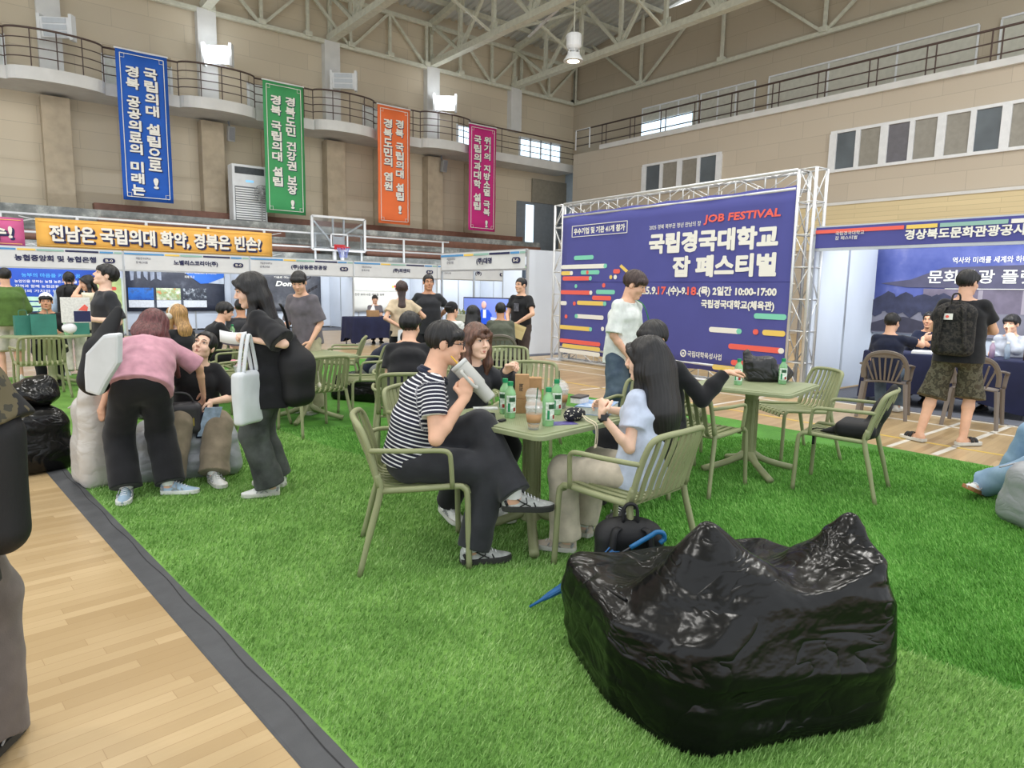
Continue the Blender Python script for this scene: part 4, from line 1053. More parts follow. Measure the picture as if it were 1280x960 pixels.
# ------------------------------------------------------------------ banners, booths, backdrop
XZ = lambda x, y, z: plane_M((x, y, z), (1, 0, 0), (0, 0, 1))       # lettering on a face that looks along local -Y
T_WHITE = mat('white_print', (236, 234, 226), .7, var=0); T_NAVY = mat('navy_print', (40, 44, 84), .7, var=0); T_DARK = mat('dark_print', (46, 44, 48), .7, var=0)
T_RED = mat('coral_print', (238, 104, 92), .7, var=0); T_YEL = mat('yellow_print', (236, 204, 106), .7, var=0); T_GRN = mat('mint_print', (130, 210, 184), .7, var=0); T_CYAN = mat('cyan_print', (86, 168, 240), .7, var=0)
PURPLE = mat('purple_banner_cloth', (80, 82, 152), .75, var=.02, vs=1.5)
FABW = mat('white_banner_cloth', (214, 218, 222), .75, var=.03, vs=2)
def vbanner(x0, z0, w, h, rgb, cols, label, mname):
    t = thing('hanging_banner', label, 'banner', (x0, 26.75, z0), 0, 'vertical banners hung from the gallery rail')
    M = mat(mname, rgb, .75, var=.03, vs=1)
    mb = MB(); mb.grid([[(w * i / 6, .015 * math.sin(i * 1.3 + j), h * j / 10) for i in range(7)] for j in range(11)]); mb.build('cloth', M, t, smooth=True, thick=.012)
    fr = MB(); e = .12; y = -.03
    for a, b in (((e, e), (w - e, e)), ((w - e, e), (w - e, h - e)), ((w - e, h - e), (e, h - e)), ((e, h - e), (e, e))): fr.bar((a[0], y, a[1]), (b[0], y, b[1]), .02, .02)
    for cx, cz in ((e, e), (w - e, e), (w - e, h - e), (e, h - e)):
        sx = 1 if cx < w / 2 else -1; sz = 1 if cz < h / 2 else -1
        fr.tube([(cx, y, cz), (cx + .13 * sx, y, cz), (cx + .13 * sx, y, cz + .13 * sz), (cx, y, cz + .13 * sz)], .01, 4, closed=True)
    fr.build('border_print', T_WHITE, t)
    tx, ts = MB(), MB()
    for (cx, text, top, ch) in cols:
        z = top
        for c in text:
            if c == ' ': z -= ch * .5; continue
            cw = ch * (.36 if c == '!' else 1.0)
            text_mb(c, ch * .86, XZ(cx + .026, -.026, z - ch - .022), .012, 'C', width=cw * .98, mb=ts, heavy=.045); text_mb(c, ch * .86, XZ(cx, -.034, z - ch), .012, 'C', width=cw * .98, mb=tx, heavy=.035)
            z -= ch * 1.0
    ts.build('lettering_shadow', T_NAVY, t); tx.build('lettering', T_WHITE, t)
    MB().tube([(-.03, 0, h + .02), (w + .03, 0, h + .02)], .03, 8).build('top_bar', WHITE_PAINT, t)
def vb(px0, x0, w, **k): pass
k_ = 26.75 / 27.2
vbanner(4.48, 4.33, 1.56, 4.86, (36, 92, 186), [(.46, '경북 공공의료의 미래는', 4.42, .385), (1.02, '국립의대 설립으로 !', 4.45, .40)], 'blue vertical banner with white lettering, leftmost of the four', 'blue_banner_cloth')
vbanner(9.30, 4.30, 1.56, 4.84, (70, 158, 98), [(.46, '경북 국립의대 설립', 4.40, .375), (1.02, '경북도민 건강권 보장 !', 4.42, .365)], 'green vertical banner hanging beside the air conditioner', 'green_banner_cloth')
vbanner(14.05, 4.26, 1.54, 4.84, (238, 118, 66), [(.46, '경북도민의 염원', 4.36, .395), (1.02, '경북 국립의대 설립 !', 4.40, .375)], 'orange vertical banner between the green and the magenta ones', 'orange_banner_cloth')
vbanner(18.72, 4.28, 1.56, 4.78, (200, 46, 128), [(.46, '국립의과대학 설립', 4.36, .40), (1.02, '위기의 지방소멸 극복 !', 4.38, .365)], 'magenta vertical banner nearest the corner doorway', 'magenta_banner_cloth')
def hbanner(x0, x1, z0, z1, y, rgb, body, h, label, mname, tx0, width=None):
    t = thing('slogan_banner', label, 'banner', (x0, y, z0), 0); w = x1 - x0; hh = z1 - z0
    MB().grid([[(w * i / 20, .02 * math.sin(i * .9), hh * j / 3 + .012 * math.sin(i * .5)) for i in range(21)] for j in range(4)]).build('cloth', mat(mname, rgb, .75, var=.03, vs=2), t, smooth=True, thick=.01)
    s_, m = MB(), MB()
    text_mb(body, h, XZ(tx0 + .045, -.035, (hh - h) / 2 - .045), .012, 'L', width, mb=s_, heavy=.05); text_mb(body, h, XZ(tx0, -.045, (hh - h) / 2), .010, 'L', width, mb=m, heavy=.026)
    s_.build('lettering_shadow', T_NAVY, t); m.build('lettering', T_WHITE, t)
    fr = MB()
    for a, b in (((.06, .06), (w - .06, .06)), ((.06, hh - .06), (w - .06, hh - .06))): fr.bar((a[0], -.03, a[1]), (b[0], -.03, b[1]), .012, .012)
    fr.build('border_print', mat('pale_border', tuple(min(255, v + 30) for v in rgb), .7, var=0), t)
    rp = MB()
    for sx, xx in ((-1, 0), (1, w)):
        for zz in (.05, hh - .05): rp.tube([(xx, 0, zz), (xx + sx * .35, .1, zz + .08)], .012, 5)
    rp.build('tie_rope', WHITE_PAINT, t)
hbanner(1.66, 8.04, 2.44, 3.22, 22.72, (240, 184, 92), '전남은 국립의대 확약, 경북은 빈손?', .46, 'amber slogan banner stretched over the left booths', 'amber_banner_cloth', .30, 5.70)
hbanner(-3.2, 1.40, 2.44, 3.18, 22.72, (206, 98, 150), '필수!', .38, 'pink slogan banner cut off by the left edge of the photo', 'pink_banner_cloth', 3.28, 1.05)
# --- truss-framed purple backdrop
_p0, _p1 = Vector((9.65, 5.2, 0)), Vector((10.05, 10.9, 0)); _u2 = (_p0 - _p1).normalized()
t = thing('truss_backdrop', 'large purple event backdrop laced into a square aluminium truss frame', 'backdrop', (_p1 - _u2 * .24), math.atan2(_u2.y, _u2.x))
def truss(mb, a, b, s, depth, n, inn):
    """four-chord box truss; inn = inward direction"""
    a, b, inn = Vector(a), Vector(b), Vector(inn); yv = Vector((0, 1, 0)); d = (b - a) / n
    ch = [inn * 0 + yv * 0, inn * s, yv * depth, inn * s + yv * depth]
    for c in ch: mb.tube([a + c, b + c], .025, 8)
    for i in range(n + 1):
        p = a + d * i
        for q, r in ((0, 1), (2, 3), (0, 2), (1, 3)): mb.tube([p + ch[q], p + ch[r]], .011, 6)
        if i < n:
            for q, r in ((0, 1), (2, 3), (0, 2), (1, 3)):
                if i % 2: q, r = r, q
                mb.tube([p + ch[q], p + d + ch[r]], .009, 6)
LW, LH = 6.02, 3.32
for nm, a, b, inn in (('truss_column', (0, 0, .03), (0, 0, LH), (1, 0, 0)), ('truss_column', (LW, 0, .03), (LW, 0, LH), (-1, 0, 0)), ('truss_beam', (.3, 0, LH), (LW - .3, 0, LH), (0, 0, -1)), ('truss_beam', (.3, 0, .04), (LW - .3, 0, .04), (0, 0, 1))):
    mb = MB(); truss(mb, a, b, .27, .27, 7 if 'column' in nm else 10, inn); mb.build(nm, ALU, t, smooth=True)
for x in (0.13, LW - .13): MB().box((x, .13, .008), (.5, .5, .015)).build('base_plate', ALU, t)
bx0, bx1, bz0, bz1 = .27, 5.74, .21, 3.10
MB().grid([[(bx0 + (bx1 - bx0) * i / 24, -.012 + .006 * math.sin(i * 1.1 + j * .7), bz0 + (bz1 - bz0) * j / 12 + (.012 * math.sin(i * 1.57) if j in (0, 12) else 0)) for i in range(25)] for j in range(13)]).build('banner_cloth', PURPLE, t, smooth=True, thick=.006)
MB().bar((bx0, -.019, 1.70), (bx1, -.019, 1.70), .008, .006).build('cloth_seam', mat('seam_purple', (60, 60, 128), .8, var=0), t)
cm = {'g': (MB(), T_GRN), 'w': (MB(), T_WHITE), 'y': (MB(), T_YEL), 'r': (MB(), T_RED)}
for a, b, z, c in ((0.7,1.31,2.19,'g'),(0.29,1.70,2.01,'w'),(0.29,0.62,1.88,'y'),(0.93,1.5,1.89,'g'),(0.34,1.21,1.77,'r'),(1.9,2.09,1.90,'r'),(1.8,1.88,1.79,'y'),(1.92,2.01,1.79,'w'),(0.75,0.83,1.61,'g'),(1.6,1.69,1.63,'r'),(0.29,1.24,1.48,'r'),(1.42,1.97,1.50,'g'),(1.31,1.87,1.38,'r'),(0.29,0.5,1.25,'w'),(0.71,0.80,1.25,'r'),(0.84,1.67,1.27,'y'),(0.45,0.54,0.97,'r'),(0.79,1.67,0.99,'w'),(0.29,1.28,0.74,'y'),(1.61,1.7,0.77,'w'),(0.30,1.60,0.45,'r'),(0.39,1.6,0.345,'y'),(0.30,1.6,0.24,'w'),(5.19,5.72,1.17,'g'),(4.29,4.92,0.91,'w'),(5.15,5.25,0.92,'r'),(5.32,5.72,0.92,'y'),(4.7,5.70,0.66,'r'),(4.77,5.15,0.40,'r'),(4.40,4.90,0.29,'y'),(1.64,1.74,1.27,'g'),(1.62,1.72,2.01,'g'),(.58,.68,1.88,'w'),(1.19,1.28,1.77,'g'),(1.22,1.31,1.48,'w'),(1.25,1.34,.74,'g'),(.78,.88,.99,'g'),(4.84,4.94,.91,'g'),(5.15,5.30,1.17,'g'),(5.62,5.72,.66,'w'),(1.10,1.18,1.89,'r')):
    h = .086; mb = cm[c][0]; k = .002 if (b - a) < .16 else 0
    r = min(h / 2, (b - a) / 2 * .999); poly = rrect(b - a, 2 * r if b - a < .16 else h, r * .98, 5, ((a + b) / 2, z))
    mb.prism(poly, .020 + k, .024 + k, plane_M((0, 0, 0), (1, 0, 0), (0, 0, 1)))
mb = cm['y'][0]; mb.prism([(2.07, 1.99), (2.12, 2.03), (2.33, 1.90), (2.29, 1.85)], .02, .024, plane_M((0, 0, 0), (1, 0, 0), (0, 0, 1)))
for c, (mb, m) in cm.items(): mb.build('printed_bar', m, t)
W_ = MB(); R_ = MB(); Y0 = -.024
text_mb('JOB FESTIVAL', .155, XZ(4.06, Y0, 2.64), .010, 'L', 1.44, mb=R_, shear=.08, heavy=.03)
text_mb('2025 경북 북부권 청년 만남의 장', .085, XZ(2.82, Y0, 2.63), .008, 'L', 1.18, mb=W_)
text_mb('국립경국대학교', .34, XZ(2.84, Y0, 2.21), .018, 'L', 2.64, mb=W_, heavy=.038); text_mb('잡 페스티벌', .34, XZ(5.48, Y0, 1.79), .018, 'R', 2.05, mb=W_, heavy=.038)
xx = 2.70
for s_, w, mb in (('25.9.', .38, W_), ('17', .19, R_), ('.(수)-9.', .46, W_), ('18', .19, R_), ('.(목) 2일간 10:00-17:00', 1.53, W_)):
    text_mb(s_, .135 if '(' not in s_ else .165, XZ(xx, Y0, 1.475 if '(' not in s_ else 1.455), .012, 'L', w, mb=mb, heavy=.035); xx += w + .018
text_mb('국립경국대학교(체육관)', .155, XZ(5.50, Y0, 1.245), .012, 'R', 1.40, mb=W_, heavy=.03)
text_mb('우수기업 및 기관 41개 참가', .125, XZ(.68, Y0, 2.665), .012, 'L', 1.50, mb=W_, heavy=.03)
for a, b in (((.62, 2.62), (2.24, 2.62)), ((2.24, 2.62), (2.24, 2.84)), ((2.24, 2.84), (.62, 2.84)), ((.62, 2.84), (.62, 2.62))): W_.bar((a[0], Y0, a[1]), (b[0], Y0, b[1]), .012, .012)
text_mb('국립대학육성사업', .105, XZ(3.86, Y0, .41), .016, 'L', .72, mb=W_)
W_.tube([(3.76 + .055 * math.cos(a), Y0, .46 + .055 * math.sin(a)) for a in np.linspace(0, 2 * PI, 17)[:-1]], .012, 6, closed=True); W_.box((3.76, Y0, .46), (.04, .006, .04))
W_.build('lettering', T_WHITE, t); R_.build('red_lettering', T_RED, t)
tie = MB()
for i in range(9):
    x = bx0 + (bx1 - bx0) * i / 8; tie.tube([(x, -.01, bz1), (x, .0, bz1 + .06)], .008, 5)
for i in range(7):
    z = bz0 + .2 + .42 * i; tie.tube([(bx0, -.01, z), (bx0 - .06, 0, z)], .008, 5); tie.tube([(bx1, -.01, z), (bx1 + .06, 0, z)], .008, 5)
tie.build('cable_tie', T_WHITE, t)
# --- exhibition booths
PANEL = mat('booth_panel', (206, 213, 224), .55, var=.03, vs=.8)
POST = mat('booth_post', (186, 190, 194), .35, metal=.6, var=.02)
NAVYCLOTH = mat('navy_table_cloth', (32, 36, 66), .85, var=.08, vs=5)
def booth(label, loc, rz, w, d, h, fh, title, tw, logo=True, purple=False, posts=True, sides=(1, 1), npan=3, th=.16, lpost=True):
    t = thing('exhibition_booth', label, 'booth', (*loc, 0), rz, 'fair booths along the hall edges' if False else None)
    pw = MB()
    for k in range(npan):
        pw.bb(w * k / npan + .02, w * (k + 1) / npan - .02, d - .03, d, .05, h)
    pw.build('back_panel', PANEL, t)
    for sx, on in ((0, sides[0]), (w, sides[1])):
        if on:
            sp = MB(); 
            for k in range(2): sp.bb(sx - .015, sx + .015, d * k / 2 + .03, d * (k + 1) / 2 - .02, .05, h)
            sp.build('side_panel', PANEL, t)
    for k in range(0 if lpost else 1, npan + 1): MB().bb(w * k / npan - .022, w * k / npan + .022, d - .045, d + .01, 0, h).build('post', POST, t)
    for sx in ((0, w) if lpost else (w,)):
        for y in (0, d / 2): MB().bb(sx - .025, sx + .025, y - .025, y + .025, 0, h).build('post', POST, t)
    MB().bb(.026, w - .026, -.03, .03, h - .05, h + .02).bb(.026, w - .026, -.03, .03, h - fh - .04, h - fh + .02).build('fascia_rail', POST, t)
    f = MB().grid([[(.03 + (w - .06) * i / 8, -.035 + .008 * math.sin(i * 2.1), h - fh + fh * j / 2) for i in range(9)] for j in range(3)]).build('fascia', PURPLE if purple else FABW, t, thick=.006)
    for k in range(2):
        x = w * (.3 + .4 * k); MB().tube([(x, .06, h - .02), (x, .14, h - .02), (x, .20, h - .08)], [.02, .035, .045], 10).build('spotlight', WHITE_PAINT, t, smooth=True)
        ld = bpy.data.lights.new('booth_spot', 'AREA'); ld.shape = 'DISK'; ld.size = .12; ld.energy = 26; ld.color = (.88, .94, 1); lo = bpy.data.objects.new('booth_spot', ld); COL.objects.link(lo); lo.parent = t; lo.location = (x, .24, h - .12); lo.rotation_euler = (math.radians(52), 0, 0)
    cs = [(0, .30, 'b'), (.30, .42, 'y'), (.42, .60, 'g'), (.60, .83, 'n'), (.83, .93, 'b'), (.93, 1.0, 'g')] if not purple else [(0, .34, 'r'), (.34, .45, 'y'), (.45, .66, 'g'), (.66, .84, 'w'), (.84, 1, 'r')]
    mm = {'b': mat('blue_strip', (86, 150, 206), .7, var=0), 'y': T_YEL, 'g': mat('sage_strip', (148, 188, 178), .7, var=0), 'n': T_NAVY, 'r': T_RED, 'w': T_WHITE}
    for a, b, c in cs: MB().bb(w * a + .03, w * b - (.03 if b == 1 else 0), -.052, -.046, h - .085, h - .035).build('colour_strip', mm[c], t)
    text_mb(title, th, XZ(w * (.55 if not purple else .53), -.052, h - fh * .5 - th * .62), .010, 'C', tw, heavy=.03).build('lettering', T_WHITE if purple else T_NAVY, t)
    lg = MB()
    if logo:
        text_mb('국립경국대학교', th * .42, XZ(w * .09, -.052, h - fh * .42), .004, 'L', w * .11, mb=lg); text_mb('잡 페스티벌', th * .42, XZ(w * .09, -.052, h - fh * .64), .006, 'L', w * .085, mb=lg)
        lg.build('small_lettering', T_WHITE if purple else T_NAVY, t)
    if not purple:
        MB().prism(rrect(w * .085, th * .85, th * .40, 5, (w * .90, h - fh * .55)), .05, .056, plane_M((0, 0, 0), (1, 0, 0), (0, 0, 1))).build('number_badge', T_NAVY, t)
        bd = MB(); text_mb('B-0', th * .45, XZ(w * .90, -.060, h - fh * .55 - th * .22), .01, 'C', w * .05, mb=bd); bd.build('badge_lettering', T_WHITE, t)
    return t
BY = 22.5
for i, (x0, x1, ti, tw, lb) in enumerate(((.10, 3.66, '농협중앙회 및 농협은행', 1.85, 'white booth with the blue text backdrop at the far left'), (3.66, 7.22, '노벨리스코리아(주)', 1.25, 'white booth with three pictures on its dark backdrop'), (7.22, 10.80, '(주)삼동문경공장', 1.25, 'white booth behind the man in the grey tee'), (10.80, 14.28, '(주)피엔티', .70, 'white booth with the off-white paper backdrop'), (14.28, 17.8, '(주)', .3, 'white booth mostly hidden behind the corner booth'))):
    booth(lb, (x0, BY), 0, x1 - x0, 2.0, 2.42, .52, ti, tw, logo=i > 0, sides=(1 if i == 0 else 0, 1), lpost=i == 0)
def backdrop(label, loc, w, h, m, rz=0, name='backdrop_banner'):
    t = thing(name, label, 'banner', loc, rz)
    MB().grid([[(w * i / 10, .006 * math.sin(i * 1.7 + j), h * j / 6) for i in range(11)] for j in range(7)]).build('cloth', m, t, smooth=True, thick=.008)
    return t
YB = 24.38
t = backdrop('blue printed backdrop in the far left booth', (.4, YB, .62), 3.0, 1.45, mat('royal_blue_print', (40, 78, 172), .7, var=.06, vs=1))
mb = MB(); text_mb('농부의 마음을 키우는 꿈', .12, XZ(.95, -.03, 1.02), .012, 'L', 1.45, mb=mb); mb.build('headline', T_CYAN, t)
mb = MB()
for k, (s_, w) in enumerate((('농업인을 위하는 농협 농촌과 도시를 잇다', 1.75), ('지역과 함께 농협금융 농업 농촌의 미래', 1.95), ('농업의 가치와 농촌의 행복', 1.6))): text_mb(s_, .085, XZ(.78, -.03, .86 - .14 * k), .006, 'L', w, mb=mb)
mb.build('lettering', T_WHITE, t)
for k in range(4): MB().prism(rrect(1.15, .115, .05, 4, (.95, .40 - .155 * k)), .022, .03, plane_M((0, 0, 0), (1, 0, 0), (0, 0, 1))).build('printed_band', mat('pale_green_band', (190, 224, 196), .7, var=.05), t)
MB().tube([(2.3 + .42 * math.cos(a), -.025, .22 + .30 * math.sin(a)) for a in np.linspace(0, 2 * PI, 33)[:-1]], .012, 5, closed=True).build('printed_ring', T_CYAN, t)
t = thing('roll_up_banner', 'pale green roll-up banner behind the man holding a white box', 'banner', (3.02, 22.9, .0)); mb = MB().bb(0, .62, -.005, .005, .1, 1.66).build('cloth', mat('lime_print', (206, 226, 158), .7, var=.1, vs=3), t); MB().bb(-.02, .64, -.08, .08, 0, .1).build('base', ALU, t, bevel=.02)
for k, (z, m) in enumerate(((1.35, T_RED), (1.10, T_WHITE), (.80, T_GRN), (.5, T_GRN))): MB().prism(rrect(.36, .10, .04, 4, (.31, z)), .008, .012, plane_M((0, 0, 0), (1, 0, 0), (0, 0, 1))).build('printed_spot', m, t)
def dark_print(name, a, b, c, sc=2.0):
    n = N(name); v = n.co(); n.link(n.ramp(n.noise(v, sc, 4, .6), [(.35, a), (.55, b), (.72, c)]), n.b.inputs['Base Color']); n.b.inputs['Roughness'].default_value = .6; return n.m
t = backdrop('dark photographic backdrop with three pictures in a row', (4.0, YB, .64), 2.96, 1.40, dark_print('dark_steel_print', (44, 48, 62), (58, 62, 76), (98, 104, 116)))
MB().prism([(1.55, 1.38), (2.95, 1.38), (2.95, 1.12), (2.45, .92), (2.2, .90)], .022, .028, plane_M((0, 0, 0), (1, 0, 0), (0, 0, 1))).build('blue_panel', mat('bright_blue_print', (52, 110, 206), .6, var=.05, vs=1), t)
MB().prism([(2.45, .92), (2.95, 1.12), (2.95, .90)], .022, .027, plane_M((0, 0, 0), (1, 0, 0), (0, 0, 1))).build('pale_panel', mat('pale_metal_print', (176, 184, 194), .6, var=.1), t)
mb = MB(); text_mb('노벨리스 Sustainable 함께 만드는', .09, XZ(1.72, -.034, 1.22), .008, 'L', 1.0, mb=mb); text_mb('미래 최고', .09, XZ(1.72, -.034, 1.07), .008, 'L', .3, mb=mb); mb.build('lettering', T_WHITE, t)
for k in range(5): MB().prism([(.12 + .19 * k, 1.36), (.26 + .19 * k, 1.36), (.22 + .2 * k, .98 + .05 * (k % 2)), (.14 + .19 * k, .96 + .07 * (k % 3))], .022, .026, plane_M((0, 0, 0), (1, 0, 0), (0, 0, 1))).build('printed_cylinder', mat('pale_cylinder_print', (140, 148, 166), .6, var=.15, vs=5), t)
for k, m in enumerate((dark_print('blue_picture', (26, 84, 170), (36, 110, 200), (60, 66, 84), 4), dark_print('colourful_picture', (232, 228, 214), (150, 176, 120), (220, 120, 80), 6), dark_print('machinery_picture', (40, 44, 54), (70, 76, 88), (206, 214, 222), 9))):
    x = .05 + .80 * k; MB().bb(x, x + .72, -.036, -.03, .36, .74).build('picture', m, t); MB().bb(x, x + .72, -.036, -.03, .12, .35).build('caption_strip', mat('caption_white', (222, 226, 232), .6, var=.04, vs=20), t)
t = backdrop('grey photographic backdrop behind the man in the grey tee', (7.75, YB, .62), 2.65, 1.42, dark_print('grey_vehicle_print', (58, 60, 68), (78, 80, 88), (118, 120, 126), 1.6))
mb = MB(); text_mb('Dong-A', .24, XZ(.95, -.03, .83), .035, 'L', 1.05, mb=mb, shear=.25); text_mb('기술로 여는 내일', .08, XZ(.9, -.03, 1.16), .006, 'L', .8, mb=mb); mb.build('lettering', T_WHITE, t)
MB().tube([(2.02 + .24 * math.cos(a), -.02, 1.26 + .12 * math.sin(a)) for a in np.linspace(0, 2 * PI, 25)[:-1]], .02, 6, closed=True).build('printed_wheel', T_DARK, t)
for k in range(6): MB().prism([(1.75 + .13 * k, .45 + .07 * k), (1.86 + .13 * k, .50 + .07 * k), (1.86 + .13 * k, .62 + .07 * k), (1.75 + .13 * k, .56 + .07 * k)], .02, .026, plane_M((0, 0, 0), (1, 0, 0), (0, 0, 1))).build('printed_track', T_DARK, t)
t = backdrop('off-white paper backdrop behind the woman with a long ponytail', (11.2, YB, .58), 2.62, 1.40, mat('warm_white_print', (222, 220, 212), .7, var=.03, vs=1))
mb = MB(); text_mb('건강 보다 나은 세상을 위해', .10, XZ(.55, -.03, .62), .008, 'L', 1.25, mb=mb); mb.build('lettering', T_DARK, t)
MB().bb(0, 2.62, -.026, -.02, .80, 1.10).build('printed_band', mat('pale_grey_band', (206, 205, 200), .7, var=.02), t)
for k, m in enumerate((T_YEL, T_RED, T_GRN)): MB().lathe([(.001, 0), (.05, .0), (.05, .004)], 10, (2.2 + .09 * k, -.03, .98 + .015 * (k % 2)), Matrix.Rotation(PI / 2, 3, 'X').to_4x4()).build('logo_dot', m, t)
# corner booth (faces -X)
t5 = booth('white corner booth with a television, beside the purple backdrop', (10.0, 15.5), -PI / 2, 3.55, 2.1, 2.42, .42, '(주)대명', .62, sides=(0, 1))
# right booth
t6 = booth('purple-fronted booth at the right edge with a palace backdrop', (9.75, 5.14), -PI / 2, 3.6, 2.12, 2.47, .29, '경상북도문화관광공사', 1.32, purple=True, sides=(1, 0), th=.125)
struct('floor_carpet_grey', MB().prism([(9.66, 5.2), (12.4, 5.2), (12.4, -.5), (9.72, -.5)], .0005, .006), mat('grey_booth_carpet', (96, 98, 106), .9, var=.06, vs=20))
struct('floor_carpet_left', MB().bb(.1, 17.8, 22.45, 24.6, .0005, .006), mat('grey_booth_carpet', (96, 98, 106)))
struct('floor_carpet_corner', MB().bb(9.95, 12.2, 11.9, 15.5, .0005, .006), mat('grey_booth_carpet', (96, 98, 106)))
# palace backdrop: sky, roof silhouette, trees, stone ground as flat print
t = backdrop('blue dusk palace photograph backdrop with white lettering', (11.80, 5.13, .92), 3.7, 1.40, (lambda n: (n.link(n.ramp(n.math('ADD', n.noise(n.co((1, 1, 1)), 1.6, 4, .6), 0.0), [(.3, (58, 72, 140)), (.55, (86, 96, 160)), (.72, (132, 134, 176))]), n.b.inputs['Base Color']), setattr(n.b.inputs['Roughness'], 'default_value', .7), n.m)[-1])(N('dusk_sky_print')), -PI / 2)
FM = plane_M((0, 0, 0), (1, 0, 0), (0, 0, 1))
MB().prism([(0, .0), (3.7, 0), (3.7, .36), (0, .36)], .018, .020, FM).build('ground_print', mat('stone_print', (118, 116, 128), .7, var=.08, vs=5), t)
MB().prism([(.75, .36), (3.7, .36), (3.7, .72), (.75, .72)], .018, .022, FM).build('palace_wall', mat('palace_wall_print', (104, 96, 112), .7, var=.12, vs=5), t)
MB().prism([(.10, .80), (.5, .74), (3.7, .70), (3.7, 1.10), (1.0, 1.04), (.9, 1.0), (.55, .86)], .020, .025, FM).build('palace_roof', mat('palace_roof_print', (78, 76, 98), .7, var=.08, vs=4), t)
cl = MB()
for x in (1.5, 2.05, 2.6, 3.15): cl.prism([(x, .36), (x + .06, .36), (x + .06, .70), (x, .70)], .023, .027, FM)
cl.build('palace_pillar', mat('pillar_print', (148, 140, 150), .7, var=.05), t)
r_ = random.Random(4); mb = MB()
for k in range(12): mb.prism([(.05 + .09 * k + .14 * math.cos(a), .42 + .14 * math.sin(a) * r_.uniform(.8, 1.2) + .05 * (k % 3)) for a in np.linspace(0, 2 * PI, 9)[:-1]], .024 + .0003 * k, .028 + .0003 * k, FM)
mb.build('tree_print', mat('tree_print', (50, 52, 74), .7, var=.15, vs=8), t)
MB().prism([(.0, .02), (.9, .02), (.8, .2), (.5, .27), (.2, .22), (0, .15)], .024, .027, FM).build('mound_print', mat('mound_print', (58, 56, 70), .7, var=.1), t)
mb = MB(); text_mb('문화관광 플랫폼 경상북도', .20, XZ(.80, -.034, .80), .012, 'L', 2.6, mb=mb); text_mb('역사와 미래를 세계와 하나되는', .095, XZ(1.12, -.034, 1.10), .006, 'L', 1.12, mb=mb); mb.bar((1.05, -.034, .72), (2.1, -.034, .72), .008, .008); mb.build('lettering', T_WHITE, t)
# corner booth backdrop, television
t = backdrop('dark slate backdrop with white lettering in the corner booth', (11.95, 14.5, .8), 1.9, 1.40, mat('slate_print', (62, 72, 84), .7, var=.04), -PI / 2)
mb = MB(); text_mb('Global', .17, XZ(.12, -.03, .86), .02, 'L', .60, mb=mb)
for k in range(4): text_mb('해외 진출 파트너 기업', .055, XZ(.12, -.03, .68 - .12 * k), .004, 'L', .62 - .08 * (k % 3), mb=mb)
mb.build('lettering', T_WHITE, t); MB().lathe([(.001, 0), (.05, 0), (.05, .004)], 12, (.2, -.03, 1.30), Matrix.Rotation(PI / 2, 3, 'X').to_4x4()).build('logo_dot', mat('green_dot', (120, 200, 60), .6, var=0), t)
tv = thing('television', 'television showing a speaker in a blue jacket', 'television', (11.0, 14.9, .0), -PI / 2 + .25)
MB().bb(-.78, .82, .0, .06, .55, 1.30).build('bezel', mat('tv_bezel', (30, 30, 34), .3, var=0), tv, bevel=.01)
MB().bb(-.75, .79, -.012, -.002, .58, 1.27).build('screen', mat('screen_blue', (96, 112, 176), .3, emit=.75, var=.04, vs=1), tv)
MB().bb(-.35, .45, .03, .08, .0, .56).bb(-.4, .5, -.2, .3, 0, .03).build('stand', mat('tv_bezel', (30, 30, 34)), tv)
S = Solid(.03); S.ell((-.02, -.03, 1.10), (.085, .03, .10)); S2 = MB()
V, Q = compact(*S.mesh(.012)); mesh_obj('picture_face', V, Q, mat('screen_face', (196, 150, 140), .4, emit=.6, var=0), tv)
MB().prism([(-.24, .58), (.26, .58), (.24, .86), (.12, .97), (-.12, .97), (-.22, .86)], .016, .02, FM).build('picture_jacket', mat('screen_jacket', (30, 70, 180), .4, emit=.6, var=0), tv); MB().prism([(-.05, .75), (.05, .75), (.05, .97), (-.05, .97)], .021, .024, FM).build('picture_shirt', mat('screen_shirt', (200, 210, 236), .4, emit=.6, var=0), tv)
MB().prism([(.22, .60), (.72, .60), (.72, .74), (.22, .78)], .021, .024, FM).build('picture_lectern', mat('screen_grey', (170, 176, 196), .4, emit=.6, var=0), tv)
# --- basketball hoop behind the booths
t = thing('basketball_hoop', 'white framed basketball backboard with red rim rising behind the booths', 'basketball hoop', (11.38, 24.86, 0))
fr = MB(); W2, Z0, Z1 = 1.07, 2.90, 4.12
for a, b in (((-W2, Z0), (W2, Z0)), ((-W2, Z1), (W2, Z1)), ((-W2, Z0), (-W2, Z1)), ((W2, Z0), (W2, Z1))): fr.bar((a[0], 0, a[1]), (b[0], 0, b[1]), .08, .08)
fr.build('board_frame', WHITE_PAINT, t)
sq = MB()
for a, b in (((-.33, 3.02), (.33, 3.02)), ((-.33, 3.50), (.33, 3.50)), ((-.33, 3.02), (-.33, 3.50)), ((.33, 3.02), (.33, 3.50))): sq.bar((a[0], -.01, a[1]), (b[0], -.01, b[1]), .05, .05)
sq.build('target_square', WHITE_PAINT, t)
su = MB()
for a, b in (((-.22, 3.4), (-.22, Z1)), ((.22, 3.4), (.22, Z1)), ((-.98, 3.95), (-.3, 3.2)), ((.98, 3.95), (.25, 3.5))): su.bar((a[0], .06, a[1]), (b[0], .06, b[1]), .06, .06)
su.build('support_strut', WHITE_PAINT, t); MB().bb(-.24, .24, .04, .08, 3.0, 3.42).build('mount_plate', WHITE_PAINT, t)
MB().bb(-W2 + .05, W2 - .05, -.005, .005, Z0 + .04, Z1 - .04).build('glass', mat('clear_board', (235, 240, 245), .08, trans=1.0, var=0), t)
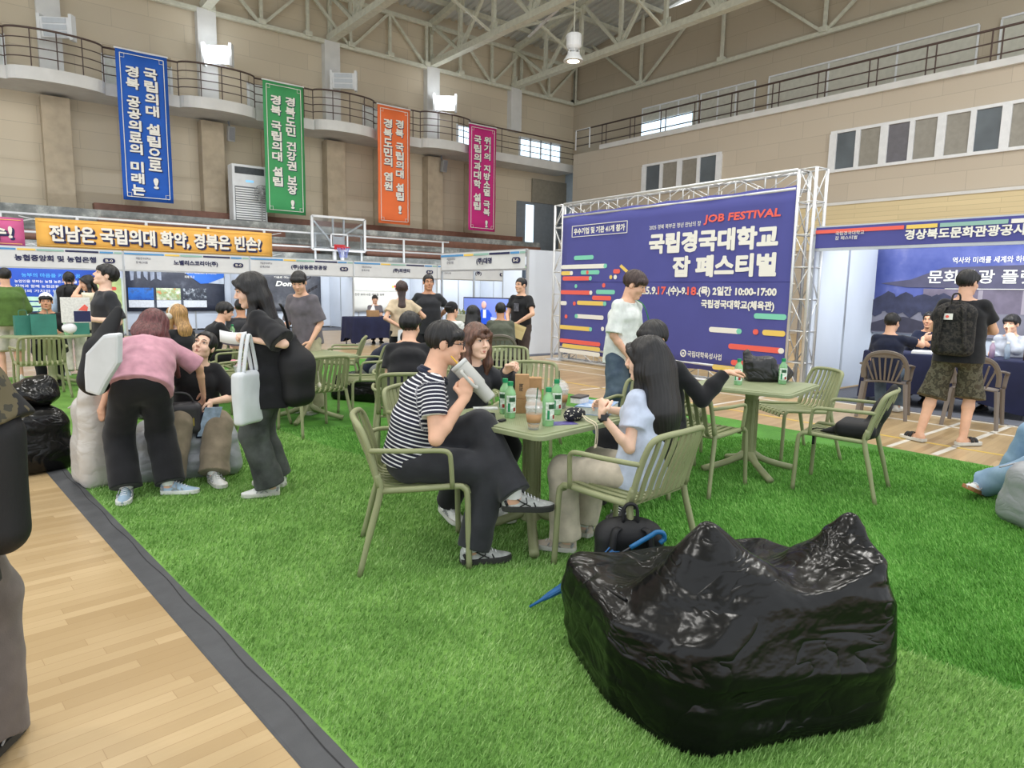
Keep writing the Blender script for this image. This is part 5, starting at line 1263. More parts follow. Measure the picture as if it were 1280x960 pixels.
MB().tube([(.0 + .23 * math.cos(a), -.36 + .23 * math.sin(a), 3.0) for a in np.linspace(0, 2 * PI, 25)[:-1]], .02, 8, closed=True).bar((-.1, -.02, 3.0), (-.1, -.16, 3.0), .12, .10).bar((.1, -.02, 3.0), (.1, -.16, 3.0), .12, .10).bb(-.22, .22, -.05, -.02, 2.93, 3.12).build('rim', mat('rim_red', (196, 52, 58), .4, var=.03), t)
nt = MB()
for k in range(12):
    a = k * PI / 6
    for d in (-1, 1): nt.tube([(.23 * math.cos(a), -.36 + .23 * math.sin(a), 2.99), (.17 * math.cos(a + d * .26), -.36 + .17 * math.sin(a + d * .26), 2.80), (.13 * math.cos(a), -.36 + .13 * math.sin(a), 2.62)], .007, 4)
nt.build('net', mat('net_blue_white', (140, 150, 206), .8, var=.1), t)
for x in (-.16, .16): MB().bb(x - .06, x + .06, .05, .14, 0, 3.1).build('post', WHITE_PAINT, t)
# --- air conditioner and fan by the left wall
t = thing('air_conditioner', 'tall white floor air conditioner beside the green banner', 'air conditioner', (8.30, 27.5, 3.95))
MB().bb(0, 1.30, 0, .55, 0, 2.15).build('cabinet', WHITE_PAINT, t, bevel=.03)
MB().bb(.10, 1.2, -.02, 0, 1.80, 2.05).build('outlet_grille', mat('dark_vent', (70, 74, 78), .6, var=.1), t)
mb = MB()
for k in range(14): mb.bb(.1, 1.2, -.03, -.005, .08 + .088 * k, .13 + .088 * k)
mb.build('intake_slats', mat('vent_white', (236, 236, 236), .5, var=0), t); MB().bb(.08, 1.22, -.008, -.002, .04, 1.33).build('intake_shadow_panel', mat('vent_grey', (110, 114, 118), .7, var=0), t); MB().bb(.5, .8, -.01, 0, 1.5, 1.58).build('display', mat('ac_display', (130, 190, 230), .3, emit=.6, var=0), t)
t = thing('standing_fan', 'grey pedestal fan standing in front of the air conditioner', 'fan', (9.32, 27.25, 3.95))
cg = MB()
for k in range(20):
    a = k * PI / 10; cg.tube([(.04 * math.cos(a), -.12, 1.1 + .04 * math.sin(a)), (.22 * math.cos(a), -.13, 1.1 + .22 * math.sin(a)), (.30 * math.cos(a), -.03, 1.1 + .30 * math.sin(a)), (.22 * math.cos(a), .06, 1.1 + .22 * math.sin(a))], .008, 4)
cg.tube([(.30 * math.cos(a), -.03, 1.1 + .30 * math.sin(a)) for a in np.linspace(0, 2 * PI, 25)[:-1]], .014, 5, closed=True); cg.build('guard', mat('fan_grey', (150, 150, 150), .5, var=0), t)
bl = MB()
for k in range(3):
    a = k * 2 * PI / 3; bl.grid([[(r * math.cos(a + d), -.04 + .05 * d, 1.1 + r * math.sin(a + d)) for d in (-.45, 0, .45)] for r in (.04, .15, .25)])
bl.build('blade', mat('fan_blade', (170, 172, 172), .4, var=0), t, thick=.006); MB().lathe([(.001, -.1), (.08, -.08), (.08, .12), (.001, .16)], 12, (0, 0, 1.1), Matrix.Rotation(PI / 2, 3, 'X').to_4x4()).build('motor', mat('fan_grey', (150, 150, 150)), t); MB().tube([(0, .05, 1.05), (0, .05, .05)], .025, 8).build('pole', mat('fan_grey', (150, 150, 150)), t); MB().lathe([(.22, 0), (.22, .03), (.05, .06)], 18, (0, .05, 0)).build('base', mat('fan_grey', (150, 150, 150)), t)
# ------------------------------------------------------------------ olive garden chairs and tables
def make_chair(label, arms=True):
    t = thing('garden_armchair' if arms else 'garden_chair', label, 'chair', (0, 0, 0), 0, 'olive slatted chairs')
    W = .255
    for sx in (-1, 1):
        MB().tube(smooth_path([(sx * .275, .262, .0), (sx * .268, .256, .2), (sx * .262, .250, .40), (sx * .258, .232, .443), (sx * .256, .19, .455), (sx * .254, .0, .447), (sx * .25, -.205, .44)], 4), .0165, 8).build('leg', OLIVE, t, smooth=True)
        MB().tube(smooth_path([(sx * .292, -.315, 0), (sx * .27, -.26, .22), (sx * .252, -.205, .44), (sx * .250, -.222, .53)], 4), [.0155] * 4 + [.018] * 9, 8).build('leg', OLIVE, t, smooth=True)
        if arms:
            MB().tube(smooth_path([(sx * .245, -.262, .655), (sx * .285, -.20, .663), (sx * .30, -.05, .662), (sx * .30, .10, .660), (sx * .297, .145, .645), (sx * .290, .158, .60), (sx * .268, .17, .452)], 4), .0135, 8).build('armrest', OLIVE, t, smooth=True)
    MB().tube(smooth_path([(-.25, -.21, .46), (-.246, -.25, .62), (-.238, -.29, .74), (-.215, -.315, .785), (-.15, -.335, .80), (0, -.352, .805), (.15, -.335, .80), (.215, -.315, .785), (.238, -.29, .74), (.246, -.25, .62), (.25, -.21, .46)], 4), .0165, 8).build('back_frame', OLIVE, t, smooth=True)
    se, bk = MB(), MB()
    def slat(mb, pts, w, th):
        P, fr = frames(pts); vs = []
        for p, i in zip(P, range(len(P))):
            tg = (P[min(i + 1, len(P) - 1)] - P[max(i - 1, 0)]).normalized(); n = Vector((1, 0, 0)).cross(tg).normalized()
            vs.append([p + Vector((w / 2, 0, 0)) + n * th / 2, p - Vector((w / 2, 0, 0)) + n * th / 2, p - Vector((w / 2, 0, 0)) - n * th / 2, p + Vector((w / 2, 0, 0)) - n * th / 2])
        mb.grid([r_ + [r_[0]] for r_ in vs])
        o = len(mb.v); mb.add(vs[0], [(0, 1, 2, 3)]); mb.add(vs[-1], [(3, 2, 1, 0)])
    for k in range(8):
        x = -.196 + .056 * k; c = -.045 * (1 - (x / .25) ** 2)
        slat(se, smooth_path([(x, .272, .40), (x, .262, .425), (x, .235, .445), (x, .10, .436), (x, -.10, .432), (x, -.185 + c * .4, .440), (x * .99, -.215 + c * .6, .47)], 3), .033, .011)
        slat(bk, smooth_path([(x * .99, -.213 + c * .6, .465), (x * .98, -.240 + c * .8, .58), (x * .96, -.285 + c, .72), (x * .95, -.305 + c, .795)], 3), .031, .011)
    for y, z in ((.255, .43), (-.19, .432)): se.tube([(-.255, y, z), (.255, y, z)], .010, 6)
    se.build('seat', OLIVE, t); bk.build('backrest', OLIVE, t)
    return t
def mat_top():
    n = N('olive_perforated_top'); v = n.co((1, 1, 1)); tc = n.new('ShaderNodeTexCoord'); sp = n.new('ShaderNodeSeparateXYZ'); n.link(tc.outputs['Object'], sp.inputs[0])
    ax, ay = n.math('ABSOLUTE', sp.outputs['X']), n.math('ABSOLUTE', sp.outputs['Y'])
    fx, fy = n.math('FRACT', n.math('MULTIPLY', sp.outputs['X'], 62)), n.math('FRACT', n.math('MULTIPLY', sp.outputs['Y'], 62))
    hole = n.math('MULTIPLY', n.math('LESS_THAN', n.math('ABSOLUTE', n.math('SUBTRACT', fx, .5)), .30), n.math('LESS_THAN', n.math('ABSOLUTE', n.math('SUBTRACT', fy, .5)), .22))
    dg = n.math('GREATER_THAN', n.math('ABSOLUTE', n.math('SUBTRACT', ax, ay)), .03); ed = n.math('LESS_THAN', n.math('MAXIMUM', ax, ay), .32); mn = n.math('GREATER_THAN', n.math('MAXIMUM', ax, ay), .06)
    top = n.math('MULTIPLY', n.math('MULTIPLY', hole, dg), n.math('MULTIPLY', ed, mn))
    n.link(n.mix(top, (146, 154, 118), (112, 120, 88)), n.b.inputs['Base Color']); n.b.inputs['Roughness'].default_value = .45
    return n.m
TOP_M = mat_top()
def make_table(label):
    t = thing('garden_table', label, 'table', (0, 0, 0), 0, 'olive square tables')
    mb = MB(); mb.prism(rrect(.82, .82, .05, 5), .728, .75); mb.prism(rrect(.86, .86, .06, 5), .715, .742)
    mb.build('table_top', TOP_M, t, bevel=.006)
    c = MB(); rows = []
    for z, r in ((.725, .085), (.69, .056), (.62, .047), (.30, .047), (.16, .052), (.10, .055)):
        rows.append([(x * r / .05, y * r / .05, z) for x, y in rrect(.1, .1, .03, 3)])
    c.grid(rows, closed_u=True)
    for k in range(4):
        for j in (-.025, 0, .025):
            a = k * PI / 2; c.bar((math.cos(a) * .047 - math.sin(a) * j, math.sin(a) * .047 + math.cos(a) * j, .18), (math.cos(a) * .047 - math.sin(a) * j, math.sin(a) * .047 + math.cos(a) * j, .62), .010, .008)
    c.build('column', OLIVE, t, smooth=False)
    for k in range(4):
        a = PI / 4 + k * PI / 2; d = Vector((math.cos(a), math.sin(a), 0))
        MB().tube(smooth_path([d * .02 + Vector((0, 0, .17)), d * .09 + Vector((0, 0, .125)), d * .22 + Vector((0, 0, .075)), d * .40 + Vector((0, 0, .028))], 4), [.036] * 5 + [.030] * 8, 10, flat=.9).build('leg', OLIVE, t, smooth=True)
    return t
ch0 = make_chair('olive armchair holding the man in the striped polo'); used = []
def chair(x, y, hd, label, src=None):
    s = src or ch0; o = s if s not in used else dup(s, label=label)
    used.append(s); o['label'] = label; o.location = (x, y, .012); o.rotation_euler = (0, 0, math.radians(hd) - PI / 2); return o
chair(1.92, 3.22, -28, 'olive armchair holding the man in the striped polo')
chair(2.735, 2.40, 96, 'olive armchair holding the long-haired woman, backpack beside its leg')
chair(2.52, 3.92, -68, 'olive armchair holding the brown-haired woman in dark shirt')
chair(3.98, 3.34, 205, 'olive armchair under the man whose arm reaches out behind long hair')
chair(4.42, 3.15, 5, 'empty olive armchair just behind the long-haired woman')
chair(5.22, 2.42, 104, 'olive armchair holding the slumped black bag')
ch1 = make_chair('olive chair without arms behind the black plastic bag', False)
chair(6.02, 3.25, 150, 'olive chair behind the black bag on the table', ch1)
chair(4.95, 3.85, -60, 'empty olive chair half hidden behind long black hair, seat slats visible', ch1)
chair(2.77, 6.72, 95, 'olive chair seen from behind in front of the small table by the woman in black', ch1)
chair(3.62, 7.22, 172, 'olive armchair beside the table, in front of the black bean bag')
chair(2.93, 5.06, 60, 'olive armchair holding the man in black seen from behind')
chair(3.42, 6.0, 58, 'olive armchair behind the striped polo man, its back turned')
chair(3.20, 8.25, 250, 'dark shaded olive chair on the far side of the table by the woman in black')
chair(4.10, 8.95, 150, 'olive armchair beside the seated man in the cap')
chair(4.02, 4.78, -140, 'empty olive armchair above the paper carriers, nearest of the three')
chair(4.15, 5.75, -75, 'empty olive armchair with its top rail across, between two others')
chair(4.95, 6.25, -130, 'empty olive armchair farthest back under the man holding an envelope')
chair(.72, 10.75, 92, 'olive chair seen from behind at the far left table')
chair(1.62, 11.2, 170, 'olive armchair right of the far left table')
chair(1.42, 10.1, 160, 'olive armchair partly behind the shoulder bag of the woman in pink')
chair(1.75, 7.15, -35, 'olive armchair behind the woman seated on the grey bean bag')
chair(1.78, 7.85, 60, 'olive armchair holding the blond woman')
chair(2.30, 7.35, 200, 'olive armchair right of the seated woman looking up')
chair(2.55, 8.40, 190, 'olive armchair behind the white tote bag')
chair(2.50, 9.45, 20, 'olive armchair holding the man reading at the table')
chair(3.22, 10.1, 80, 'olive armchair holding the broad man in dark grey')
chair(2.85, 9.2, 95, 'olive chair back left of the woman in black', ch1)
tb0 = make_table('olive square table crowded with green bottles and iced coffees'); tb_used = []
def table(x, y, rz, label):
    o = tb0 if not tb_used else dup(tb0, label=label)
    tb_used.append(1); o.location = (x, y, .012); o.rotation_euler = (0, 0, math.radians(rz)); return o
T1 = (2.625, 3.06); T2 = (5.10, 3.13)
table(*T1, 8, ''); table(*T2, 13, 'olive square table with a black plastic bag and two green bottles')
table(2.95, 7.35, 5, 'empty olive table beside the standing woman in black'); table(.93, 11.7, 45, 'olive table with green paper bags at the far left')
table(4.85, 7.05, 30, 'olive table farther back behind the brown-haired woman')
table(3.1, 9.62, 20, 'olive table where the man in black reads'); table(1.72, 8.95, 10, 'olive table behind the blond woman')
# ---- taupe plastic stacking chairs
def plastic_chair(x, y, hd, label, z=0.0):
    t = thing('plastic_armchair', label, 'chair', (x, y, z), math.radians(hd) - PI / 2, 'taupe plastic chairs'); m = TAUPE_PL
    MB().grid([[(u * (.23 - .02 * v), -.20 + .44 * v, .43 + .012 * math.cos(u * 2) + (.015 * (1 - v)) - (.05 * max(0, v - .85) * 6 * .2)) for u in np.linspace(-1, 1, 9)] for v in np.linspace(0, 1, 8)]).build('seat', m, t, smooth=True, thick=.018)
    for sx in (-1, 1):
        MB().tube([(sx * .24, .20, .44), (sx * .27, .24, .0)], [.030, .024], 6, flat=.7).build('leg', m, t); MB().tube([(sx * .23, -.20, .44), (sx * .27, -.30, 0)], [.030, .024], 6, flat=.7).build('leg', m, t)
        MB().tube(smooth_path([(sx * .20, -.27, .68), (sx * .27, -.16, .67), (sx * .285, .02, .645), (sx * .28, .16, .63), (sx * .265, .21, .58), (sx * .25, .21, .44)], 4), .026, 6, flat=.55).build('armrest', m, t, smooth=True)
    b = MB(); arc = smooth_path([(-.235, -.23, .50), (-.235, -.26, .64), (-.17, -.31, .78), (0, -.335, .83), (.17, -.31, .78), (.235, -.26, .64), (.235, -.23, .50)], 5)
    b.tube(arc, .030, 6, flat=.6)
    for k in range(7):
        x0 = -.12 + .04 * k; x1 = -.21 + .07 * k; b.bar((x0, -.215, .47), (x1, -.315 + abs(x1) * .15, .80 - abs(x1) * .45), .020, .012, (0, 1, 0))
    b.prism([(-.16, -.01), (.16, -.01), (.13, .035), (-.13, .035)], -.01, .01, plane_M((0, -.315, .775), (1, 0, 0), (0, -.2, 1)))
    b.build('backrest', m, t, smooth=False)
    return t
plastic_chair(9.05, 3.70, 18, 'taupe plastic chair holding the man in the navy tee at the right booth')
plastic_chair(9.35, 2.80, 10, 'taupe plastic chair behind the man in camouflage shorts')
plastic_chair(6.35, 8.20, 52, 'taupe plastic chair holding the man in olive grey'); plastic_chair(9.1, 15.4, 250, 'taupe plastic chair standing alone before the navy table'); plastic_chair(5.15, 7.85, 50, 'taupe plastic chair under the woman with long black hair in white')
# ---- cloth covered tables
def cloth_table(x, y, rz, w, d, label, h=.74):
    t = thing('covered_table', label, 'table', (x, y, 0), math.radians(rz))
    rows = []; P = rrect(w, d, .03, 3); n = len(P); dens = []
    for i in range(n):
        a, b = P[i], P[(i + 1) % n]; L = math.dist(a, b); k = max(1, int(L / .05))
        for j in range(k): dens.append((a[0] + (b[0] - a[0]) * j / k, a[1] + (b[1] - a[1]) * j / k))
    for z, o, dr in ((h, -.4, 0), (h, 0.0, 0), (h - .02, .012, 0), (h - .25, .02, .3), (h - .55, .035, 1)):
        row = []
        for i, (px, py) in enumerate(dens):
            L = math.hypot(px, py); wv = .022 * math.sin(i * .95) * dr; cz = (-.12 * abs(math.sin(2 * math.atan2(py / d, px / w))) ** 6) * dr
            if o == -.4: row.append((px * .05, py * .05, z))
            else: row.append((px + px / L * (o + wv), py + py / L * (o + wv), z + cz))
        rows.append(row)
    mb = MB(); mb.grid(rows, closed_u=True); mb.f.append(tuple(range(len(dens)))); mb.build('tablecloth', NAVYCLOTH, t, smooth=True)
    for sx in (-1, 1):
        for sy in (-1, 1): MB().tube([(sx * (w / 2 - .08), sy * (d / 2 - .08), .0), (sx * (w / 2 - .08), sy * (d / 2 - .08), h - .02)], .016, 6).build('leg', mat('dark_leg', (70, 72, 78), .5), t)
    return t
cloth_table(10.45, 3.45, 92, 2.0, .75, 'navy covered table in the booth with the palace backdrop')
cloth_table(8.6, 16.6, 0, 1.6, .7, 'navy covered table in front of the off-white paper backdrop')
cloth_table(7.1, 9.75, 50, 1.3, .7, 'navy covered table beneath the television')
# ------------------------------------------------------------------ bean bags
def vinyl_wrinkle(S, amp, f, seed, sq=(1, 1, 1)):
    def g(X, Y, Z):
        a = _n3(X * sq[0], Y * sq[1], Z * sq[2], f, seed); return -amp * (1 - np.abs(a) * 2.2).clip(-.4, 1) 
    S.noise.append(g)
def vinyl_mat(name, rgb, rough, metal=0.0, amt=.5, spec=.6):
    n = N(name); v = n.co((1, 1, 1.6)); b = n.b
    b.inputs['Base Color'].default_value = (*lin(rgb), 1); b.inputs['Roughness'].default_value = rough; b.inputs['Metallic'].default_value = metal; b.inputs['Specular IOR Level'].default_value = spec
    d = n.new('ShaderNodeTexNoise'); d.inputs['Scale'].default_value = 4.0; d.inputs['Detail'].default_value = 2; d.inputs['Distortion'].default_value = 1.2; n.link(v, d.inputs['Vector'])
    r = n.math('ABSOLUTE', n.math('SUBTRACT', d.outputs['Fac'], .5)); h2 = n.noise(v, 14, 2)
    n.bump(n.math('ADD', n.math('POWER', r, .6), n.math('MULTIPLY', h2, .35)), amt, .05)
    return n.m
VB, VS, VW = vinyl_mat('black_vinyl_bag', (11, 11, 12), .23, amt=.25, spec=.32), vinyl_mat('silver_vinyl_bag', (158, 161, 166), .42, .2, .18, .5), vinyl_mat('pale_vinyl_bag', (196, 192, 186), .42, .1, .18, .5)
t = thing('bean_bag', 'big glossy black bean bag chair with two peaked corners on the turf', 'bean bag', (2.19, 1.46, .012), math.atan2(-.374, .928), None)
HP = np.array([(-.14, -.14, .69), (.43, -.19, .675), (.40, -.37, .585), (.136, -.34, .50), (.15, -.13, .465), (.13, .0, .42), (-.27, -.12, .54), (-.40, -.09, .375), (-.30, -.36, .40), (-.14, -.39, .49), (-.42, -.30, .31), (-.43, .38, .365), (-.2, .2, .325), (0, .2, .315), (.2, .2, .33), (.43, .38, .365), (0, .40, .355), (-.43, .12, .365), (.42, .10, .43), (-.12, .02, .43), (.30, .0, .47), (.28, -.2, .56), (.02, -.26, .575)])
_ph = lambda r2: np.sqrt(r2 + .045 ** 2)
_wt = np.linalg.solve(_ph(((HP[:, None, :2] - HP[None, :, :2]) ** 2).sum(-1)), HP[:, 2] - .4)
def _bag(X, Y, Z):
    zt = .4 + sum(w * _ph((X - p[0]) ** 2 + (Y - p[1]) ** 2) for w, p in zip(_wt, HP))
    lo_ = -.45 + .12 * np.clip((-Y - .10) / .33, 0, 1); uc, hu = (lo_ + .475) / 2, (.475 - lo_) / 2
    bl = .030 * np.sin(np.clip(Z / .5, 0, 1) * PI) - .012 * np.clip(Z / .5, 0, 1.4)
    qx, qy = np.abs(X - uc) - hu + .09, np.abs(Y + .007) - .425 + .09
    foot = np.sqrt(np.maximum(qx, 0) ** 2 + np.maximum(qy, 0) ** 2) + np.minimum(np.maximum(qx, qy), 0) - .09 - bl
    top = (Z - zt) * .72; k = .028; t_ = np.clip(.5 + .5 * (foot - top) / k, 0, 1)
    return top + (foot - top) * t_ + k * t_ * (1 - t_)
S = Solid(.05); S._put(_bag, A3((-.50, -.48, -.02)), A3((.51, .47, .74)), 'u', None, ())
S.wrinkle(.011, 6.5, 21, (1, 1, 1.3)); vinyl_wrinkle(S, .012, 7, 33, (.6, .8, 1.8)); vinyl_wrinkle(S, .006, 15, 5, (.55, .7, 1.9)); S.cut_all.append(((0, 0, 0), (0, 0, -1)))
V, Q = compact(*S.mesh(.0085)); mesh_obj('cover', smooth_verts(V, Q, 1, .4), Q, VB, t)
sm = MB(); sm.tube(smooth_path([(-.43, .40, .372), (-.425, .26, .366), (-.42, .10, .37), (-.40, -.06, .385)], 6), .006, 6); sm.build('piping', mat('piping_black', (12, 12, 14), .4), t, smooth=True)
def beanbag(loc, rz, w, d, h, m, label, seed, back=0.0, hc=.014, peak=True, z0=.012):
    t = thing('bean_bag', label, 'bean bag', (loc[0], loc[1], z0), math.radians(rz)); S = Solid(.06)
    S.rbox((0, 0, h * .5), (w / 2, d / 2, h / 2), min(w, d, h) * .30)
    S.rbox((0, 0, h * .25), (w / 2 * 1.04, d / 2 * 1.04, h * .27), min(w, d, h) * .22)
    if back:
        S.rbox((0, -d * .28, (h + back) * .5), (w / 2 * .95, d * .22, (h + back) / 2), .08)
        for sx in (-1, 1): S.cone((sx * w * .30, -d * .28, h + back * .6), (sx * w * .40, -d * .26, h + back + .04), .07, .02, .05)
    S.wrinkle(.012, 8, seed); vinyl_wrinkle(S, .006, 12, seed + 1, (.7, .7, 2.0)); vinyl_wrinkle(S, .0025, 26, seed + 2, (.6, .6, 2.2)); S.cut_all.append(((0, 0, 0), (0, 0, -1)))
    V, Q = compact(*S.mesh(hc)); mesh_obj('cover', V, Q, m, t); 
    MB().tube(smooth_path([(-w * .5, d * .46, h * .85), (-w * .2, d * .5, h * .93), (w * .2, d * .5, h * .93), (w * .5, d * .46, h * .85)], 4), .006, 5).build('piping', m, t, smooth=True)
    return t
beanbag((1.32, 5.80), -12, .74, .60, .40, VS, 'silver grey bean bag under the seated woman looking up', 3, .0)
beanbag((.735, 5.83), 10, .32, .34, .66, VW, 'pale upright bean bag behind the woman in pink', 8, .05)
beanbag((.30, 6.62), 10, .58, .56, .50, VB, 'small black bean bag at the turf edge behind the pale one', 12, .0)
beanbag((4.35, 8.45), 30, .95, .75, .34, VB, 'flat black bean bag under the seated man in the navy tee', 17, .0, .018)
beanbag((5.52, 1.02), -36, .66, .58, .42, VS, 'silver bean bag cut off by the right edge', 23, .0)
# crumpled bin liner on the small black bean bag
S = Solid(.04); S.ell((0, 0, .09), (.20, .17, .10)); S.ell((.05, .02, .17), (.13, .11, .08)); S.wrinkle(.02, 16, 2); vinyl_wrinkle(S, .014, 22, 9); S.cut_all.append(((0, 0, 0), (0, 0, -1)))
t = thing('plastic_bag', 'crumpled shiny black plastic bag lying on the small black bean bag', 'bag', (.36, 6.62, .50)); V, Q = compact(*S.mesh(.011)); mesh_obj('film', V, Q, VB, t)
# ------------------------------------------------------------------ bags and umbrella on the ground
def backpack(label, loc, rz, m, w=.30, d=.17, h=.42, tilt=0.0, name='backpack', patch=None, hc=.009, z=0.0, straps=True):
    t = thing(name, label, 'backpack', (loc[0], loc[1], z), rz); t.rotation_euler = (tilt, 0, rz)
    S = Solid(.03); S.rbox((0, 0, h * .44), (w / 2, d / 2, h * .44), .07); S.ell((0, 0, h * .80), (w * .46, d * .48, h * .20), None, .05); S.rbox((0, -d * .48, h * .30), (w * .38, d * .22, h * .24), .04)
    S.wrinkle(.006, 20, 4); V, Q = compact(*S.mesh(hc)); mesh_obj('body', V, Q, m, t)
    MB().tube(smooth_path([(-.035, d * .25, h * .94), (-.03, d * .25, h + .055), (0, d * .25, h + .075), (.03, d * .25, h + .055), (.035, d * .25, h * .94)], 4), .009, 6, flat=1.4).build('handle', m, t, smooth=True)
    z_ = MB(); z_.tube(smooth_path([(-w * .47, -d * .18, h * .35), (-w * .44, -d * .22, h * .70), (-w * .2, -d * .25, h * .93), (w * .2, -d * .25, h * .93), (w * .44, -d * .22, h * .70), (w * .47, -d * .18, h * .35)], 4), .005, 5); z_.tube([(-w * .3, -d * .7, h * .5), (w * .3, -d * .7, h * .5)], .005, 5); z_.build('zip', mat('zip_grey', (52, 52, 56), .4, var=0), t)
    if straps:
        for sx in (-1, 1): MB().tube(smooth_path([(sx * .06, d * .45, h * .90), (sx * .085, d * .62, h * .86), (sx * .10, d * .66, h * .55), (sx * .12, d * .5, h * .12)], 4), .022, 6, flat=.35).build('strap', m, t, smooth=True)
    if patch: MB().bb(*patch).build('patch', T_WHITE, t)
    return t
backpack('black backpack on the turf beside the chair of the long-haired woman', (2.50, 2.16), math.radians(140), BAG_BLACK, .34, .18, .38, .06, z=.014)
t = thing('umbrella', 'folded blue umbrella with a hooked handle behind the black bean bag', 'umbrella', (0, 0, 0))
a, b = Vector((1.97, 2.29, .03)), Vector((2.50, 2.02, .345)); d = (b - a).normalized()
UB = mat('umbrella_blue', (32, 92, 146), .45, var=.08, vs=20)
MB().tube([a, a + d * .06, a + d * .09, a + d * .42, a + d * .47, a + d * .50], [.006, .008, .014, .036, .030, .012], 10).build('canopy', UB, t, smooth=True)
pl = MB()
for k in range(6):
    q = k * PI / 3; u = d.orthogonal().normalized(); w = d.cross(u); o = u * math.cos(q) + w * math.sin(q); pl.tube([a + d * .1 + o * .012, a + d * .42 + o * .034, a + d * .47 + o * .05], .004, 4)
pl.build('rib', UB, t); MB().tube([a + d * .48, b], .006, 6).build('shaft', mat('umbrella_shaft', (60, 64, 70), .4), t)
hk = d.cross(Vector((0, 0, 1))).normalized(); up = hk.cross(d)
MB().tube(smooth_path([b - d * .12, b, b + d * .03 + up * -.0, b + d * .055 - up * .02, b + d * .05 - up * .05, b + d * .02 - up * .058], 5), .0125, 8).build('handle', mat('umbrella_handle', (36, 104, 156), .35), t, smooth=True)
MB().tube([a + d * .455, a + d * .475], .036, 10).build('closing_strap', mat('umbrella_strap', (24, 70, 116), .5), t)
# ------------------------------------------------------------------ things on the near table
TZ = .762
def glass_m(name, rgb, tr=.75, rough=.08):
    return mat(name, rgb, rough, trans=tr, var=0)
GREEN_PET = glass_m('green_bottle', (186, 242, 186), .6, .10); CAP_G = mat('bottle_cap', (24, 140, 88), .4, var=0); LABEL_W = mat('bottle_label', (206, 232, 206), .5, var=.2, vs=40); DRED = mat('dark_red_spot', (150, 44, 40), .5, var=0); DGREEN = mat('label_dark_green', (36, 84, 52), .5, var=0)
CUP = mat('clear_cup', (236, 240, 240), .08, spec=.6, alpha=.26, var=0); TEA = glass_m('amber_drink', (206, 160, 70), .35, .1); COFFEE = mat('milky_coffee', (168, 134, 104), .4, var=0); STRAW = mat('green_straw', (38, 92, 60), .5, var=0)
def make_bottle():
    t = thing('drink_bottle', '', 'bottle', (0, 0, 0), 0, 'green drink bottles')
    MB().lathe([(.001, .002), (.028, .0), (.032, .008), (.033, .06), (.0315, .07), (.033, .08), (.033, .140), (.029, .158), (.017, .178), (.0145, .186), (.0145, .195)], 20).build('bottle_body', GREEN_PET, t, smooth=True)
    MB().lathe([(.0165, .190), (.0170, .194), (.0170, .212), (.015, .215), (.001, .215)], 18).build('cap', CAP_G, t)
    def wrap(a0, a1, z0, z1, r=.0336): return MB().grid([[(r * math.cos(a), r * math.sin(a), z) for a in np.linspace(a0, a1, 12)] for z in (z0, z1)])
    l = wrap(-1.0, 1.2, .035, .135).build('label', LABEL_W, t, smooth=True)
    wrap(-.5, .7, .098, .124, .0341).build('label_title', DGREEN, l, smooth=True); wrap(.25, .8, .042, .064, .0341).build('label_spot', DRED, l, smooth=True); wrap(-.7, -.3, .04, .09, .0341).build('label_leaf', CAP_G, l, smooth=True)
    return t
bt0 = make_bottle(); nb_ = []
def bottle(x, y, rz, label, z=TZ, sc=None):
    o = bt0 if not nb_ else dup(bt0, label=label); nb_.append(1); o['label'] = label; o.location = (x, y, z); o.rotation_euler = (0, 0, math.radians(rz)); 
    if sc: o.scale = (sc,) * 3
for a in ((2.50, 3.175, 190, 'green drink bottle against the kraft carrier, farther of the left pair'), (2.445, 3.055, 250, 'green drink bottle in front of the kraft carrier, nearer of the left pair'), (2.475, 2.755, 260, 'green drink bottle just right of the front iced coffee'), (2.745, 2.985, 240, 'green drink bottle behind the front right bottle'), (4.934, 3.165, 200, 'green drink bottle near the outstretched hand on the second table'), (5.305, 2.985, 220, 'green drink bottle in front of the black plastic bag')): bottle(*a)
def cup(x, y, label, lvl=.025, dm=None, straw=True, tilt=.02):
    t = thing('iced_coffee_cup', label, 'cup', (x, y, TZ), 0, 'takeaway iced drink cups')
    MB().lathe([(.001, .002), (.029, .0), (.030, .004), (.046, .118), (.0475, .120), (.0455, .121), (.0285, .008), (.001, .006)], 24).build('cup_body', CUP, t, smooth=True)
    MB().lathe([(.001, .0065), (.0282, .008), (.0285 + .0155 * lvl / .118, lvl), (.001, lvl)], 20).build('drink', dm or TEA, t, smooth=True)
    MB().lathe([(.0362, .040), (.0425, .085)], 24).build('sleeve', KRAFT, t, smooth=True, thick=.0012)
    MB().lathe([(.0485, .117), (.049, .124), (.047, .127), (.045, .140), (.036, .158), (.020, .166), (.008, .167)], 24).build('lid', CUP, t, smooth=True)
    if straw: MB().tube([(.004, 0, .02), (.004 + tilt, .0, .225)], .0032, 6).build('straw', STRAW, t)
    return t
cup(2.345, 2.725, 'clear iced coffee cup with amber dregs nearest the table corner', .030); cup(2.60, 3.03, 'clear domed cup behind the front iced coffee', .03, None, False); cup(2.93, 3.14, 'clear cup with milky coffee beside the black and white pouch', .085, COFFEE, False); cup(3.0, 3.235, 'clear cup with a straw, farthest right of the milky coffees', .085, COFFEE, True, -.01)
t = thing('paper_carrier', 'tall kraft paper carrier with small dark lettering on the table', 'carrier', (2.615, 3.155, TZ), math.radians(-38))
MB().bb(-.045, .045, -.035, .035, 0, .085).build('lower_box', KRAFT, t, bevel=.002); MB().bb(-.042, .042, -.030, .030, .087, .235).build('upper_box', KRAFT, t, bevel=.002)
mb = MB(); text_mb('커피', .026, plane_M((0.008, -.0315, .135), (0, 0, 1), (-1, 0, 0)), .03, 'L', .045, mb=mb, depth=.0); mb.build('lettering', T_DARK, t)
